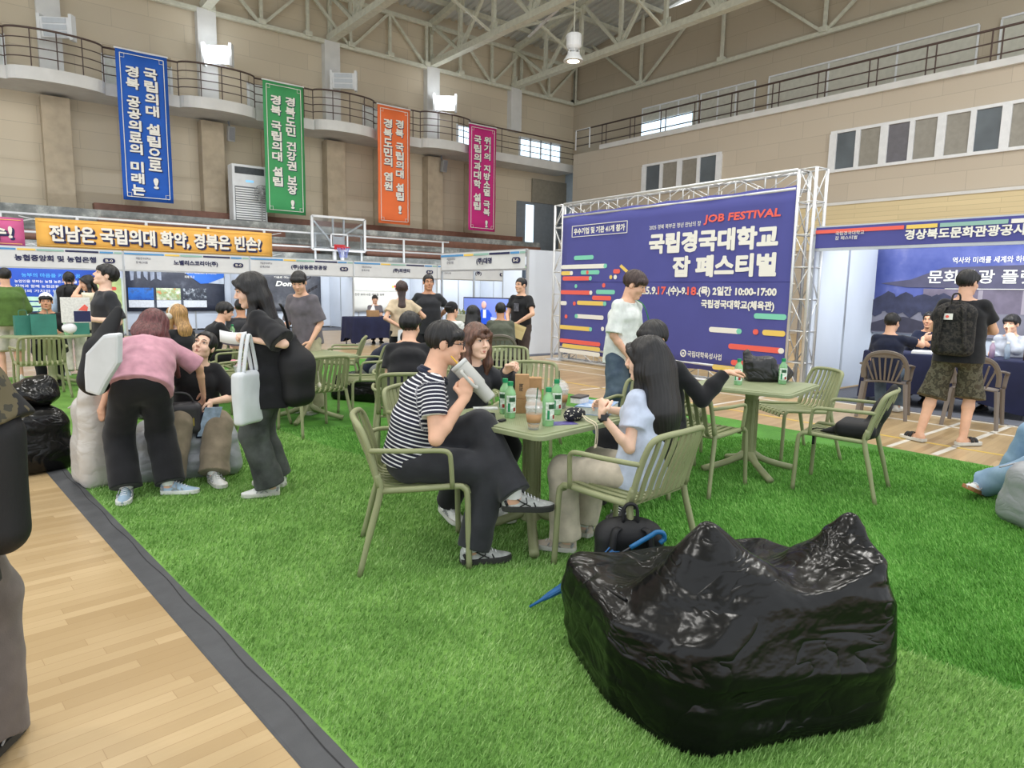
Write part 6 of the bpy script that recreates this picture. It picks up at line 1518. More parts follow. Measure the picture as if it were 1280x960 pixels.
t = thing('paper_carrier', 'low kraft paper carrier behind the domed cup', 'carrier', (2.80, 3.27, TZ), math.radians(-38)); MB().bb(-.055, .055, -.05, .05, 0, .19).build('box', KRAFT, t, bevel=.002); MB().bb(-.056, .056, -.051, -.049, .185, .192).build('fold', KRAFT, t)
BLK = mat('black_leather', (24, 24, 28), .5, var=.08); NAVYP = mat('navy_case', (34, 38, 58), .5, var=.05)
t = thing('phone', 'dark navy phone case lying left on the table', 'phone', (2.36, 3.23, TZ), math.radians(-60)); MB().prism(rrect(.165, .08, .012, 4), 0, .010).build('case', NAVYP, t, bevel=.002); MB().prism(rrect(.155, .072, .010, 4), .010, .0115).build('screen', mat('phone_glass', (22, 24, 30), .12, var=0), t)
t = thing('wallet', 'black folded wallet at the left table edge', 'wallet', (2.30, 3.11, TZ), math.radians(-55)); MB().prism(rrect(.12, .075, .01, 4), 0, .010).build('lower_flap', BLK, t, bevel=.002); MB().prism(rrect(.118, .073, .01, 4), .011, .020).build('upper_flap', BLK, t, bevel=.003)
t = thing('car_key', 'black car key with rings beside the wallet', 'key', (2.335, 2.99, TZ), math.radians(20)); MB().prism(rrect(.06, .032, .012, 4), 0, .012).build('fob', BLK, t, bevel=.003); MB().tube([(-.045 + .014 * math.cos(a), .01 + .014 * math.sin(a), .004) for a in np.linspace(0, 2 * PI, 17)[:-1]], .0016, 5, closed=True).build('ring', ALU, t); MB().bar((-.06, 0, .003), (-.10, .015, .003), .012, .003).build('blade', ALU, t)
t = thing('notepad', 'small white notepad near the brown-haired woman', 'paper', (2.50, 3.37, TZ), math.radians(-30)); MB().prism(rrect(.15, .07, .004, 2), 0, .008).build('pages', PAPER, t); MB().prism(rrect(.152, .072, .004, 2), .008, .0092).build('cover', mat('notepad_cover', (190, 194, 192), .6, var=.1, vs=40), t)
t = thing('drawstring_pouch', 'black and white patterned pouch with cream drawstring hanging over the table edge', 'pouch', (2.72, 2.79, TZ), math.radians(10))
S = Solid(.02); S.ell((0, 0, .036), (.072, .052, .040)); S.ell((-.06, .0, .03), (.03, .035, .028)); S.wrinkle(.006, 40, 3); S.cut_all.append(((0, 0, 0), (0, 0, -1))); V, Q = compact(*S.mesh(.005))
pm = N('black_white_pattern'); vv = pm.co((1, 1, 1)); vo = pm.new('ShaderNodeTexVoronoi'); vo.inputs['Scale'].default_value = 55; pm.link(vv, vo.inputs['Vector']); k = pm.math('LESS_THAN', vo.outputs['Distance'], .30); pm.link(pm.mix(k, (26, 28, 36), (222, 216, 200)), pm.b.inputs['Base Color']); pm.b.inputs['Roughness'].default_value = .85
mesh_obj('cloth', V, Q, pm.m, t); CORD = mat('cream_cord', (226, 214, 188), .8, var=.05)
MB().tube(smooth_path([(.0, -.05, .035), (-.02, -.09, .015), (-.03, -.155, -.005), (-.028, -.165, -.06), (-.035, -.165, -.115), (-.02, -.165, -.12), (-.012, -.165, -.06), (-.012, -.155, -.0), (.01, -.09, .015), (.015, -.05, .03)], 5), .0035, 6).build('drawstring', CORD, t, smooth=True); MB().tube([(-.028, -.165, -.112), (-.034, -.167, -.125), (-.045, -.168, -.13)], [.006, .009, .004], 6).build('knot', CORD, t)
t = thing('leaflet', 'purple printed leaflet under the patterned pouch', 'leaflet', (2.585, 2.76, TZ), math.radians(-20)); MB().prism([(-.08, -.05), (.08, -.05), (.08, .05), (-.08, .05)], 0, .0015).build('sheet', mat('purple_leaflet', (86, 80, 140), .5, var=.25, vs=30), t)
t = thing('book', 'thick pale book with blue cover at the right side of the table', 'book', (3.03, 2.92, TZ), math.radians(30)); MB().bb(-.14, .14, -.10, .10, .003, .045).build('pages', mat('page_edges', (212, 214, 210), .8, var=.05, vs=60), t); MB().bb(-.144, .144, -.104, .104, .045, .049).bb(-.144, .144, -.104, .104, 0, .003).bb(-.144, .144, .100, .104, 0, .049).build('cover', dark_print('book_cover', (196, 206, 220), (110, 150, 200), (226, 228, 232), 9), t)
t = thing('small_box', 'small white box with a dark lid on the book', 'box', (2.975, 3.02, TZ + .049), math.radians(20)); MB().bb(-.06, .06, -.035, .035, 0, .032).build('box_body', mat('white_box', (226, 224, 220), .6, var=.06, vs=60), t, bevel=.002); MB().bb(-.062, .062, -.037, .037, .032, .044).build('lid', mat('box_lid', (82, 76, 74), .6), t, bevel=.002)
# ---- on the second table
t = thing('plastic_bag', 'standing black plastic carrier bag on the second table', 'bag', (5.36, 3.17, TZ), math.radians(-42)); S = Solid(.03)
S.rbox((-.06, 0, .10), (.12, .09, .11), .05); S.chain([(-.13, 0, .12), (-.17, 0, .235)], [.07, .028], .03); S.ell((.09, .0, .065), (.13, .10, .085)); S.wrinkle(.012, 18, 6); vinyl_wrinkle(S, .008, 26, 3); S.cut_all.append(((0, 0, .002), (0, 0, -1))); V, Q = compact(*S.mesh(.007)); mesh_obj('film', V, Q, vinyl_mat('soft_black_bag', (24, 24, 27), .35, amt=.4), t)
t = thing('shoulder_bag', 'slumped black bag leaning on the back of the empty armchair', 'bag', (5.21, 2.34, .455), math.radians(14)); S = Solid(.04)
S.chain([(0, -.12, .05), (0, -.19, .22), (.02, -.25, .37)], [.10, .085, .05], .04, ((0, 1, .2), .65)); S.rbox((0, -.04, .06), (.17, .14, .06), .05); S.cone((-.05, .05, .04), (-.08, .20, .015), .05, .015, .03); S.wrinkle(.012, 14, 2); S.cut_all.append(((0, 0, .003), (0, 0, -1))); V, Q = compact(*S.mesh(.009)); mesh_obj('body', V, Q, BAG_BLACK, t)
MB().tube(smooth_path([(-.05, .12, .03), (-.02, .27, .015), (.03, .275, -.06), (.03, .275, -.12)], 4), .012, 5, flat=.3).build('strap', BAG_BLACK, t, smooth=True)
# ---- far tables
TEAL = mat('teal_paper_bag', (58, 124, 110), .7, var=.06)
def paper_bag(x, y, rz, w, h, label, z=.762):
    t = thing('paper_bag', label, 'bag', (x, y, z), math.radians(rz), 'teal paper bags on the far left table'); mb = MB(); d = .10
    mb.grid([[(-w / 2, -d / 2, zz), (w / 2, -d / 2, zz), (w / 2, 0 if zz > .1 else 0, zz), (w / 2, d / 2, zz), (-w / 2, d / 2, zz), (-w / 2, 0, zz), (-w / 2, -d / 2, zz)] for zz in (0, h * .5, h)]); mb.f.append((0, 1, 2, 3, 4, 5)); mb.build('bag_body', TEAL, t, thick=.002)
    MB().tube(smooth_path([(-.05, -d / 2, h), (-.04, -d / 2, h + .07), (.04, -d / 2, h + .07), (.05, -d / 2, h)], 4), .004, 5).build('handle', TEAL, t)
paper_bag(.62, 11.75, 10, .19, .27, 'narrow teal paper bag, leftmost on the far table'); paper_bag(.86, 11.68, 0, .30, .29, 'wide teal paper bag in front of the man in the white cap'); paper_bag(1.30, 11.62, 0, .20, .27, 'teal paper bag right of the bottle on the far table')
bottle(1.12, 11.55, 200, 'green drink bottle between the teal paper bags', TZ, 1.2); bottle(2.83, 9.62, 200, 'green drink bottle on the table of the reading man'); 
t = thing('magazine', 'open white magazine on the table of the reading man', 'magazine', (3.12, 9.62, TZ), math.radians(10)); MB().grid([[(x, y, .004 + .012 * math.sin(abs(x) * 14)) for x in np.linspace(-.2, .2, 11)] for y in (-.14, .14)]).build('pages', PAPER, t, thick=.004)
t = thing('bouquet', 'small pink bouquet on the chair behind the seated woman', 'flowers', (2.32, 7.72, .60)); r_ = random.Random(2)
for k in range(7): MB().lathe([(.001, .0), (.03, .012), (.035, .03), (.02, .045), (.001, .04)], 8, (r_.uniform(-.05, .05), r_.uniform(-.05, .05), r_.uniform(0, .06))).build('bloom', mat('pink_bloom' if k % 2 else 'pale_bloom', (222, 140, 160) if k % 2 else (236, 206, 206), .7), t, smooth=True)
MB().lathe([(.02, -.12), (.05, .0), (.06, .02)], 10).build('wrapping', PAPER, t)
# ---- booth table bottles and papers
for i, (x, y, rgb, lb) in enumerate(((10.30, 2.95, (216, 190, 214), 'pink water bottle'), (10.28, 2.78, (200, 216, 232), 'clear water bottle'), (10.30, 2.58, (130, 96, 60), 'brown drink bottle'))):
    t = thing('water_bottle', lb + ' on the navy table in the right booth', 'bottle', (x, y, .742), 0, 'bottles on the right booth table'); MB().lathe([(.001, 0), (.032, 0), (.033, .15), (.015, .19), (.015, .2)], 14).build('bottle_body', glass_m('pet_%d' % i, rgb, .5), t, smooth=True); MB().lathe([(.017, .2), (.017, .22), (.001, .222)], 12).build('cap', T_WHITE if i < 2 else DRED, t)
t = thing('paper_stack', 'stack of white papers on the navy table in the right booth', 'paper', (10.25, 3.75, .742), .3); MB().bb(-.16, .16, -.12, .12, 0, .03).build('sheets', PAPER, t); MB().bb(-.14, .14, -.11, .11, .031, .033).build('top_sheet', PAPER, t)
t = thing('tissue_box', 'tan tissue box on the navy table before the off-white backdrop', 'box', (8.5, 16.55, .742)); MB().bb(-.15, .15, -.08, .08, 0, .17).build('box_body', KRAFT, t, bevel=.01); S = Solid(.02); S.cone((0, 0, .17), (.02, 0, .32), .07, .02); S.wrinkle(.01, 40, 3); V, Q = compact(*S.mesh(.012)); mesh_obj('tissue', V, Q, PAPER, t)
t = thing('laptop', 'silver laptop on the navy table under the television', 'laptop', (7.0, 9.6, .742), math.radians(50)); MB().bb(-.16, .16, -.11, .11, 0, .015).build('keyboard_base', ALU, t, bevel=.003); MB().box((0, .14, .11), (.32, .01, .21), Matrix.Rotation(-.25, 3, 'X')).build('screen_lid', ALU, t, bevel=.003)
t = thing('planter', 'low planter with pale green leaves on a stand beside the man in the black tee', 'plant', (5.95, 8.75, 1.0)); MB().bb(-.17, .17, -.10, .10, 0, .12).build('trough', mat('pale_sage', (176, 178, 160), .7), t, bevel=.01); r_ = random.Random(5); lf = MB()
for k in range(40): a = r_.uniform(0, 6.28); p = Vector((r_.uniform(-.14, .14), r_.uniform(-.08, .08), .12)); q = p + Vector((math.cos(a) * .06, math.sin(a) * .05, r_.uniform(.03, .09))); lf.tube([p, (p + q) / 2 + Vector((0, 0, .02)), q], [.004, .014, .002], 4, flat=.3)
lf.build('leaves', mat('sage_leaf', (150, 160, 120), .7, var=.15, vs=20), t); MB().bb(-.16, .16, -.09, .09, -.06, 0).tube([(0, 0, -.06), (0, 0, -1.0)], .03, 8).lathe([(.18, -1.0), (.18, -.98), (.03, -.95)], 14).build('stand', mat('dark_leg', (70, 72, 78)), t)
# ------------------------------------------------------------------ the people
IR = np.array((.78, -.63, 0)); AW = np.array((.63, .78, 0)); UPV = np.array((0, 0, 1.0))
G0 = .012
SIT = lambda dx=.10, y=.42: dict(t=(dx, y, .095))
# striped polo man drinking
A = person('man in a navy and white striped polo and glasses drinking from a grey tumbler', (1.88, 3.24), -28, st=1.80, q=0, ph=.555, lean=9, bend=12, head=(-9, 8, 0), hs=.97,
    R=dict(w=(2.035, 2.93, .93), wpole=(-.3, -.3, -1), whd=(.20, .10, .95), whn=(.55, .62, -.1), curl=1.05), L=dict(w=(2.10, 3.12, .70), wpole=(.2, .6, -.6), whd=(.7, -.5, -.2), whn=(-.2, -.2, -1), curl=.5),
    LR=dict(w=(2.08, 2.90, .105), wpole=(.75, -.45, .8), wtoe=(.92, -.38, 0)), LL=dict(w=(2.24, 2.74, .415), wpole=(.75, -.2, 1.2), wtoe=(.86, -.50, -.02), up=(.1, .1, 1)),
    hair=('short', HAIR_BLACK, dict(v=.0, fringe=.05, nape=-.055)), shirt=dict(m=STRIPES, collar=CL_NAVY, polo=True, loose=.020, hem=.03, sleeve='short', wr=.004), pants=dict(m=CL_CHAR, kr=.090, hr=.085, wr=.008), shoes=(SH_GREY, SH_DSOLE), glasses=True, stripe=True, z0=G0, skin=SKIN)
# grey tumbler held by him
tm = thing('tumbler', 'large grey tumbler with handle and yellow straw held by the striped polo man', 'tumbler', (2.185, 2.90, .915))
ax = Vector((-.130, .115, .185)).normalized(); Mt = ax.to_track_quat('Z', 'Y').to_matrix().to_4x4()
TG = mat('tumbler_grey', (186, 186, 180), .45, var=.02)
MB().lathe([(.001, 0), (.033, 0), (.036, .01), (.038, .085), (.047, .10), (.049, .235), (.047, .243)], 24, M=Mt).build('tumbler_body', TG, tm, smooth=True); MB().lathe([(.050, .238), (.051, .256), (.046, .262), (.001, .262)], 24, M=Mt).build('lid', mat('lid_grey', (204, 206, 204), .4), tm, smooth=True)
hv = (Mt.inverted().to_3x3() @ Vector((-.6, -.75, -.1))); ha = math.atan2(hv.y, hv.x)
def hpnt(r, z): return Mt @ Vector((r * math.cos(ha), r * math.sin(ha), z))
MB().tube(smooth_path([hpnt(.047, .215), hpnt(.085, .215), hpnt(.092, .19), hpnt(.088, .12), hpnt(.075, .10), hpnt(.045, .105)], 4), .009, 8).build('handle', TG, tm, smooth=True)
MB().tube([Mt @ Vector((.01, 0, .25)), Mt @ Vector((.005, 0, .315))], .004, 8).build('straw', mat('yellow_straw', (226, 180, 40), .4, var=0), tm)
# brown-haired woman in dark shirt
Bp = person('woman with brown shoulder-length hair and a dark grey shirt at the far table side', (2.60, 3.78), -76, st=1.66, sex='f', q=0, ph=.545, lean=10, bend=4, head=(-16, 2, 0), hs=1.0,
    L=dict(w=(2.70, 3.42, .985), wpole=(.8, .3, -.8), whd=(.35, -.62, .55), whn=(-.3, -.5, -.6), curl=.75), R=dict(w=(2.40, 3.36, .66), wpole=(-.6, .2, -.6), whd=(.4, -.6, -.1), whn=(0, 0, -1), curl=.5),
    LL=dict(w=(2.62, 3.45, .10), wpole=(.2, -1, .5), wtoe=(.2, -1, 0)), LR=dict(w=(2.36, 3.58, .13), wpole=(-.2, -1, .5), wtoe=(-.1, -1, -.15)),
    hair=('bob', HAIR_BROWN, dict(bangs=True, len=.17, slen=.16, w=.08)), shirt=dict(m=CL_CHAR, sleeve='long', loose=.028, hem=.05, collar=CL_CHAR, wr=.008), pants=dict(m=CL_BLACK, kr=.085, hr=.085), shoes=(SH_WHITE, SH_SOLE), z0=G0, skin=SKIN_PALE, lips=LIP)
# long-haired woman, back to the camera
Cp = person('woman with long straight black hair and pale blue blouse seen from behind', (2.87, 2.42), 98, st=1.60, sex='f', q=0, ph=.50, lean=-4, slean=7, bend=6, head=(14, 6, 0), neck=1.7, hs=1.05,
    L=dict(w=(2.58, 2.45, .855), wpole=(-.6, -.1, -1), whd=(.06, .10, .98), whn=(.75, -.3, .1), curl=.95), R=dict(w=(2.98, 2.78, .80), wpole=(.8, 0, -.4), whd=(-.5, .6, .3), curl=.5),
    LL=dict(w=(2.60, 2.72, .10), wpole=(-.5, 1, .6), wtoe=(-.55, .8, 0)), LR=dict(w=(2.86, 2.84, .10), wpole=(.1, 1, .6), wtoe=(-.2, 1, 0)),
    hair=('long', HAIR_BLACK, dict(len=.44, w=.125, off=.045, v=.008, slen=.36)), shirt=dict(m=CL_PALEBLUE, sleeve='short', loose=.026, hem=.10, wr=.007, collar=CL_PALEBLUE), pants=dict(m=CL_STONE, kr=.090, hr=.10, wr=.008), shoes=(mat('beige_sandal', (206, 192, 176), .6), SH_SOLE), z0=G0, skin=SKIN_PALE, face=False)
w_ = Cp['arm']['L'][1]; e_ = Cp['arm']['L'][0]; ud = unit(w_ - e_); wc = Vector(w_ - ud * .012)
wt = MB(); wt.tube([wc - Vector(ud) * .011, wc + Vector(ud) * .011], .0285, 14, caps=False); o_ = wt.build('watch_band', BLK, Cp['root'], smooth=True, thick=.003)
nn_ = unit(A3(Matrix.Rotation(-(math.radians(98) - PI / 2), 3, 'Z') @ Vector((-.62, -.75, .1)))); MB().box(wc + Vector(nn_) * .032, (.034, .034, .010), Vector(nn_).to_track_quat('Z', 'Y').to_matrix()).build('watch_case', mat('watch_glass', (20, 20, 22), .15, var=0), o_, bevel=.004)
# man between the tables
D = person('man in black with a bowl haircut between the two tables, one arm reaching out', (3.97, 3.17), 200, st=1.72, q=0, ph=.55, lean=14, bend=8, head=(-18, 14, 0), hs=1.05,
    L=dict(w=(4.20, 2.80, .945), wpole=(.3, -.3, -1), whd=(.80, -.45, .12), whn=(0, 0, -1), curl=.3), R=dict(w=(3.50, 2.93, .90), wpole=(.5, -.6, -.7), whd=(-.1, .1, .95), whn=(.5, .5, 0), curl=.6),
    LL=dict(w=(3.35, 2.95, .10), wpole=(-1, -.2, .5), wtoe=(-1, -.3, 0)), LR=dict(w=(3.38, 3.22, .10), wpole=(-1, .1, .5), wtoe=(-1, 0, 0)),
    hair=('short', HAIR_BLACK, dict(v=.012, fringe=.032, nape=-.05)), shirt=dict(m=CL_BLACK, sleeve='long', loose=.022, hem=.05, collar=CL_BLACK), pants=dict(m=CL_BLACK, kr=.088, hr=.085), shoes=(SH_BLACK, SH_DSOLE), glasses=True, z0=G0)
# standing man in white tee
E_p = person('young man standing in a white tee and wide faded jeans, looking down', (5.03, 4.55), -82, st=1.75, q=0, lean=2, bend=8, head=(16, 22, 0), hs=1.05,
    R=dict(w=(4.93, 4.35, .885), wpole=(-.5, .3, -.5), whd=(.10, -.12, -1), whn=(.6, .3, 0), curl=.35, point=True), L=dict(w=(5.30, 4.50, .86)), hair=('short', HAIR_DKBROWN, dict(v=.012, fringe=.036)), 
    shirt=dict(m=CL_WHITE, loose=.030, hem=.12, sleeve='elbow', collar=CL_WHITE, wr=.007), pants=dict(m=JEANS, kr=.115, hr=.125, wr=.012), shoes=(SH_BLACK, SH_DSOLE), LR=dict(w=(4.84, 4.55, .10), wtoe=(-.2, -1, 0)), LL=dict(w=(5.14, 4.62, .10), wtoe=(.6, -.7, 0)), z0=G0, skin=SKIN)
sb = thing('shoulder_bag', 'green strapped bag on the shoulder of the man in the white tee', 'bag', (0, 0, 0)); sw_ = JW(E_p, E_p['sh']['L']); J_ = E_p
pt = [JW(J_, J_['sh']['L'] + A3((.05, .05, .06))), JW(J_, J_['sh']['L'] + A3((.03, .12, .0))), JW(J_, J_['sh']['L'] + A3((-.05, .13, -.18))), JW(J_, J_['sh']['L'] + A3((-.10, .02, -.42)))]
MB().tube(smooth_path(pt, 5), .014, 6, flat=.4).build('strap', mat('green_strap', (44, 128, 76), .6), sb, smooth=True)
MB().tube(smooth_path([pt[0], JW(J_, J_['sh']['L'] + A3((.05, -.06, .05))), JW(J_, J_['sh']['L'] + A3((-.04, -.16, -.15))), JW(J_, J_['sh']['L'] + A3((-.10, -.06, -.42)))], 5), .014, 6, flat=.4).build('strap', mat('green_strap', (44, 128, 76)), sb, smooth=True)
S = Solid(.03); c_ = JW(J_, J_['sh']['L'] + A3((-.14, -.02, -.56))); S.rbox(c_, (.05, .13, .15), .04); S.wrinkle(.006, 20, 2); V, Q = compact(*S.mesh(.012)); mesh_obj('pouch', V, Q, mat('green_bag', (60, 130, 84), .7), sb)
# left group
F = person('woman with long reddish hair in a pink tee and black trousers bending forward', (.92, 5.24), 78, st=1.62, sex='f', q=0, ph=.80, lean=48, bend=8, slean=8, head=(-25, 30, 0), fat=1.12,
    R=dict(w=(1.40, 5.56, .66), wpole=(.8, -.4, -.2), whd=(.1, .5, -.75), whn=(-.6, .2, -.3), curl=.4), L=dict(w=(.72, 5.62, .60), wpole=(-.8, .2, .2), whd=(-.1, .2, -1), whn=(.5, .4, 0), curl=.6),
    LL=dict(w=(.79, 5.26, .095), wpole=(-.1, 1, .1), wtoe=(-.3, -1, 0)), LR=dict(w=(1.06, 5.20, .095), wpole=(.1, 1, .1), wtoe=(.9, -.5, 0)),
    hair=('long', HAIR_RED, dict(len=.30, w=.10, off=-.05, v=.012, down=(.30, .12, -1), slen=.34)), shirt=dict(m=CL_PINK, sleeve='elbow', loose=.030, hem=.06, wr=.010), pants=dict(m=CL_BLACK, kr=.105, hr=.110, wr=.008), shoes=(SH_BLUE, SH_WHITE), z0=G0, skin=SKIN, face=False)
G = person('woman in a black tee seated on the grey bean bag looking up with a smile', (1.40, 5.86), -88, st=1.62, sex='f', q=0, ph=.42, lean=14, slean=-4, bend=2, head=(-38, -22, -14),
    R=dict(w=(1.22, 5.66, .55), wpole=(-.8, .2, -.2), whd=(.5, -.4, -.3), curl=.5), L=dict(w=(1.44, 5.53, .60), wpole=(.9, .3, -.2), whd=(-.25, -.45, -.75), whn=(-.5, .4, 0), curl=.5),
    LR=dict(w=(1.10, 5.40, .10), wpole=(-.2, -1, .7), wtoe=(-.3, -1, 0)), LL=dict(w=(1.38, 5.28, .10), wpole=(.15, -.8, .8), wtoe=(.05, -1, 0)),
    hair=('bun', HAIR_BLACK, dict(v=.004)), shirt=dict(m=CL_BLACK, sleeve='elbow', loose=.026, hem=.03), pants=dict(m=CL_TAUPE, kr=.110, hr=.115, wr=.009), shoes=(SH_WHITE, SH_SOLE), z0=G0, skin=SKIN_PALE, glasses=False)
H = person('woman with long black hair in black clothes standing in profile holding a paper', (1.66, 4.80), 152, st=1.63, sex='f', q=0, lean=2, bend=10, head=(14, 14, 0), fat=1.05,
    L=dict(w=(1.50, 4.70, 1.14), wpole=(-.1, -.4, -1), whd=(-.8, .35, .35), whn=(.2, .3, -.8), curl=.7), R=dict(w=(1.52, 4.92, 1.08), wpole=(.3, .1, -1), whd=(-.8, .3, .2), curl=.6),
    LL=dict(w=(1.62, 4.76, .095), wtoe=(-.9, .25, 0)), LR=dict(w=(1.74, 4.95, .095), wtoe=(-.6, .6, 0)), hair=('long', HAIR_BLACK, dict(len=.34, w=.10, off=.05, v=.010, slen=.26)),
    shirt=dict(m=CL_BLACK, sleeve='elbow', loose=.035, hem=.22, flare=1.0, wr=.010, sr=1.15), pants=dict(m=JEANS_BLACK, kr=.100, hr=.110, wr=.010), shoes=(SH_WHITE, SH_SOLE), z0=G0, skin=SKIN_PALE)
# paper, white tote and black sack carried by the woman in black
t = thing('paper_sheet', 'curled white brochure in the hand of the woman in black', 'paper', (1.46, 4.72, 1.20), math.radians(118)); MB().grid([[(x, .09 * math.sin(x * 5), .16 * v - .05 * math.cos(x * 9) + x * -.18) for x in np.linspace(-.02, .15, 12)] for v in (-.25, .25)]).build('sheet', PAPER, t, smooth=True, thick=.003)
MB().grid([[(x, .09 * math.sin(x * 5) - .006, .16 * v - .05 * math.cos(x * 9) + x * -.18 - .012) for x in np.linspace(-.015, .14, 12)] for v in (-.25, .2)]).build('printed_page', mat('dusky_page', (120, 112, 134), .6, var=.1, vs=20), t, smooth=True, thick=.003)
t = thing('tote_bag', 'white tote bag hanging from the arm of the woman in black', 'bag', (1.46, 4.66, .58), math.radians(125)); S = Solid(.02); S.rbox((0, 0, .17), (.045, .13, .18), .03); S.wrinkle(.008, 18, 4); V, Q = compact(*S.mesh(.009)); TW = mat('tote_white', (212, 216, 220), .8, var=.03); mesh_obj('bag_body', V, Q, TW, t)
for sx in (-.02, .02): MB().tube(smooth_path([(sx, -.07, .34), (sx, -.035, .50), (sx, 0, .60), (sx, .035, .50), (sx, .07, .34)], 5), .016, 6, flat=.3).build('strap', TW, t, smooth=True)
mb = MB(); text_mb('잡', .03, plane_M((-.055, -.06, .16), (0, -1, 0), (0, 0, 1)), .02, 'L', mb=mb); mb.build('lettering', T_DARK, t)
t = thing('drawstring_backpack', 'black drawstring sack hanging at the back of the woman in black', 'backpack', (1.79, 4.66, .66), math.radians(110)); S = Solid(.04); S.rbox((0, 0, .20), (.11, .13, .20), .09); S.cone((0, 0, .28), (0, .05, .48), .11, .05, .08); S.wrinkle(.012, 12, 9); V, Q = compact(*S.mesh(.010)); mesh_obj('sack', V, Q, BAG_BLACK, t)
MB().tube(smooth_path([(0, .04, .50), (-.02, .10, .66), (-.05, .16, .72)], 4), .014, 6, flat=.5).build('strap', BAG_BLACK, t, smooth=True); MB().tube([(-.06, -.15, .24), (-.065, -.155, .16)], [.003, .003], 5).lathe([(.001, .12), (.012, .125), (.014, .14), (.008, .155), (.001, .16)], 10, (-.065, -.155, 0)).build('charm', mat('pale_charm', (220, 214, 190), .4), t)
# bags of the bent woman and the seated one
t = thing('shoulder_bag', 'long black shoulder bag with a white panel hanging behind the woman in pink', 'bag', (.74, 5.22, .80), math.radians(-10)); S = Solid(.03)
S.chain([(-.10, .02, .06), (-.06, .02, .26), (.06, .12, .52)], [.105, .085, .03], .04, ((.3, -1, 0), .6)); S.wrinkle(.008, 16, 3); V, Q = compact(*S.mesh(.010)); mesh_obj('bag_body', V, Q, BAG_BLACK, t)
mb = MB(); mb.prism([(.20, 1.20), (.175, 1.01), (.09, .89), (.03, .79), (-.055, .82), (-.045, .95), (-.02, 1.07), (.10, 1.19)], -.035, .035, plane_M((0, 0, 0), (1, 0, 0), (0, 0, 1)))
wp = mb.build('white_panel', TW, t, bevel=.018, label='white cloth panel'); wp.location = (-.04, -.10, -.80); wp.rotation_euler = (.12, 0, -.45)
t = thing('handbag', 'dark leather handbag on the lap of the seated woman', 'bag', (1.20, 5.50, .42), math.radians(-10)); S = Solid(.03); S.rbox((0, 0, .08), (.16, .07, .12), .05); S.wrinkle(.010, 15, 8); V, Q = compact(*S.mesh(.009)); mesh_obj('bag_body', V, Q, mat('dark_leather', (54, 52, 56), .45, var=.1), t); MB().tube(smooth_path([(-.12, -.02, .18), (-.06, -.04, .27), (.06, -.04, .27), (.12, -.02, .18)], 4), .010, 6).build('handle', mat('dark_leather', (54, 52, 56)), t, smooth=True); MB().tube([(.10, -.075, .03), (.10, -.078, .09)], .006, 5).build('buckle', mat('brass', (190, 160, 90), .3, metal=.8), t)
t = thing('denim_pouch', 'pale blue folded pouch hanging from the hand of the seated woman', 'pouch', (1.37, 5.42, .36), math.radians(-30)); MB().grid([[(x + .3 * z, .012 * math.sin(x * 30), z) for x in (-.06, 0, .06)] for z in np.linspace(0, .22, 6)]).build('cloth', mat('pale_denim', (150, 168, 190), .8, var=.15, vs=20), t, thick=.012); MB().grid([[(x + .3 * z - .05, .02, z - .02) for x in (-.03, .03)] for z in np.linspace(0, .2, 6)]).build('lining', CL_NAVY, t, thick=.01)
# cropped person at the left edge
I = person('person in black camouflage tee and grey trousers cut off by the left edge', (-.21, 2.50), 66, st=1.70, q=0, lean=3, bend=6, head=(0, 0, 0), fat=1.15,
    R=dict(w=(-.03, 2.62, .92), wpole=(.5, -.6, -.4), whd=(-.2, .8, .1), curl=.5), hair=('short', HAIR_BLACK), shirt=dict(m=CAMO_SLEEVE, loose=.045, sleeve='elbow', hem=.26, wr=.010, sr=1.1), pants=dict(m=CL_TROUSER_GREY, kr=.115, hr=.125, wr=.009), shoes=(SH_BLACK, SH_DSOLE), LR=dict(w=(-.055, 2.54, .095)), face=False)
t = thing('hip_bag', 'large black bag carried at the side by the cropped person', 'bag', (-.035, 2.47, .70), math.radians(66)); S = Solid(.05); S.rbox((0, -.02, .22), (.075, .14, .22), .08); S.wrinkle(.012, 11, 3); V, Q = compact(*S.mesh(.010)); mesh_obj('bag_body', V, Q, BAG_BLACK, t); MB().tube(smooth_path([(.03, -.06, .38), (-.02, -.03, .56), (-.08, .02, .68)], 4), .02, 6, flat=.4).build('strap', BAG_BLACK, t, smooth=True); MB().bar((.06, .12, .12), (.09, .20, .02), .035, .015).build('strap_end', BAG_BLACK, t)
# ---- middle distance
def sit(label, x, y, hd, **k):
    a = math.radians(hd); kw = dict(q=1, ph=.55, LL=dict(t=(-.10, .40, .095)), LR=dict(t=(.10, .42, .095)), L=dict(t=(-.12, .34, .76), pole=(-.25, -1, -.6), curl=.4), R=dict(t=(.12, .34, .76), pole=(.25, -1, -.6), curl=.4), shoes=(SH_BLACK, SH_DSOLE), hair=('short', HAIR_BLACK), pants=dict(m=CL_BLACK), z0=G0)
    kw.update(k); return person(label, (x, y), hd, **kw)
Xp = sit('man in a plain black tee seen from behind, half hidden by the striped polo', 2.95, 5.10, 58, lean=14, bend=12, shirt=dict(m=CL_BLACK, loose=.024, hem=.03), face=False, hair=('short', HAIR_BLACK, dict(v=.01)), head=(-25, 6, 0), st=1.74)
W_p = sit('man in a black cap and navy printed tee hunched on the flat black bean bag', 4.22, 8.20, -60, ph=.42, lean=40, bend=18, head=(10, 42, 0), hair=('short', HAIR_BLACK, dict(bangs=False)), cap=dict(m=CL_BLACK), shirt=dict(m=CL_NAVY, loose=.03, hem=.03, sleeve='elbow'), pants=dict(m=cloth('grey_sweatpants', (150, 150, 150)), kr=.09), L=dict(t=(-.1, .50, .42), curl=.6), R=dict(t=(.08, .50, .42), curl=.6))
S = MB(); Jw = W_p
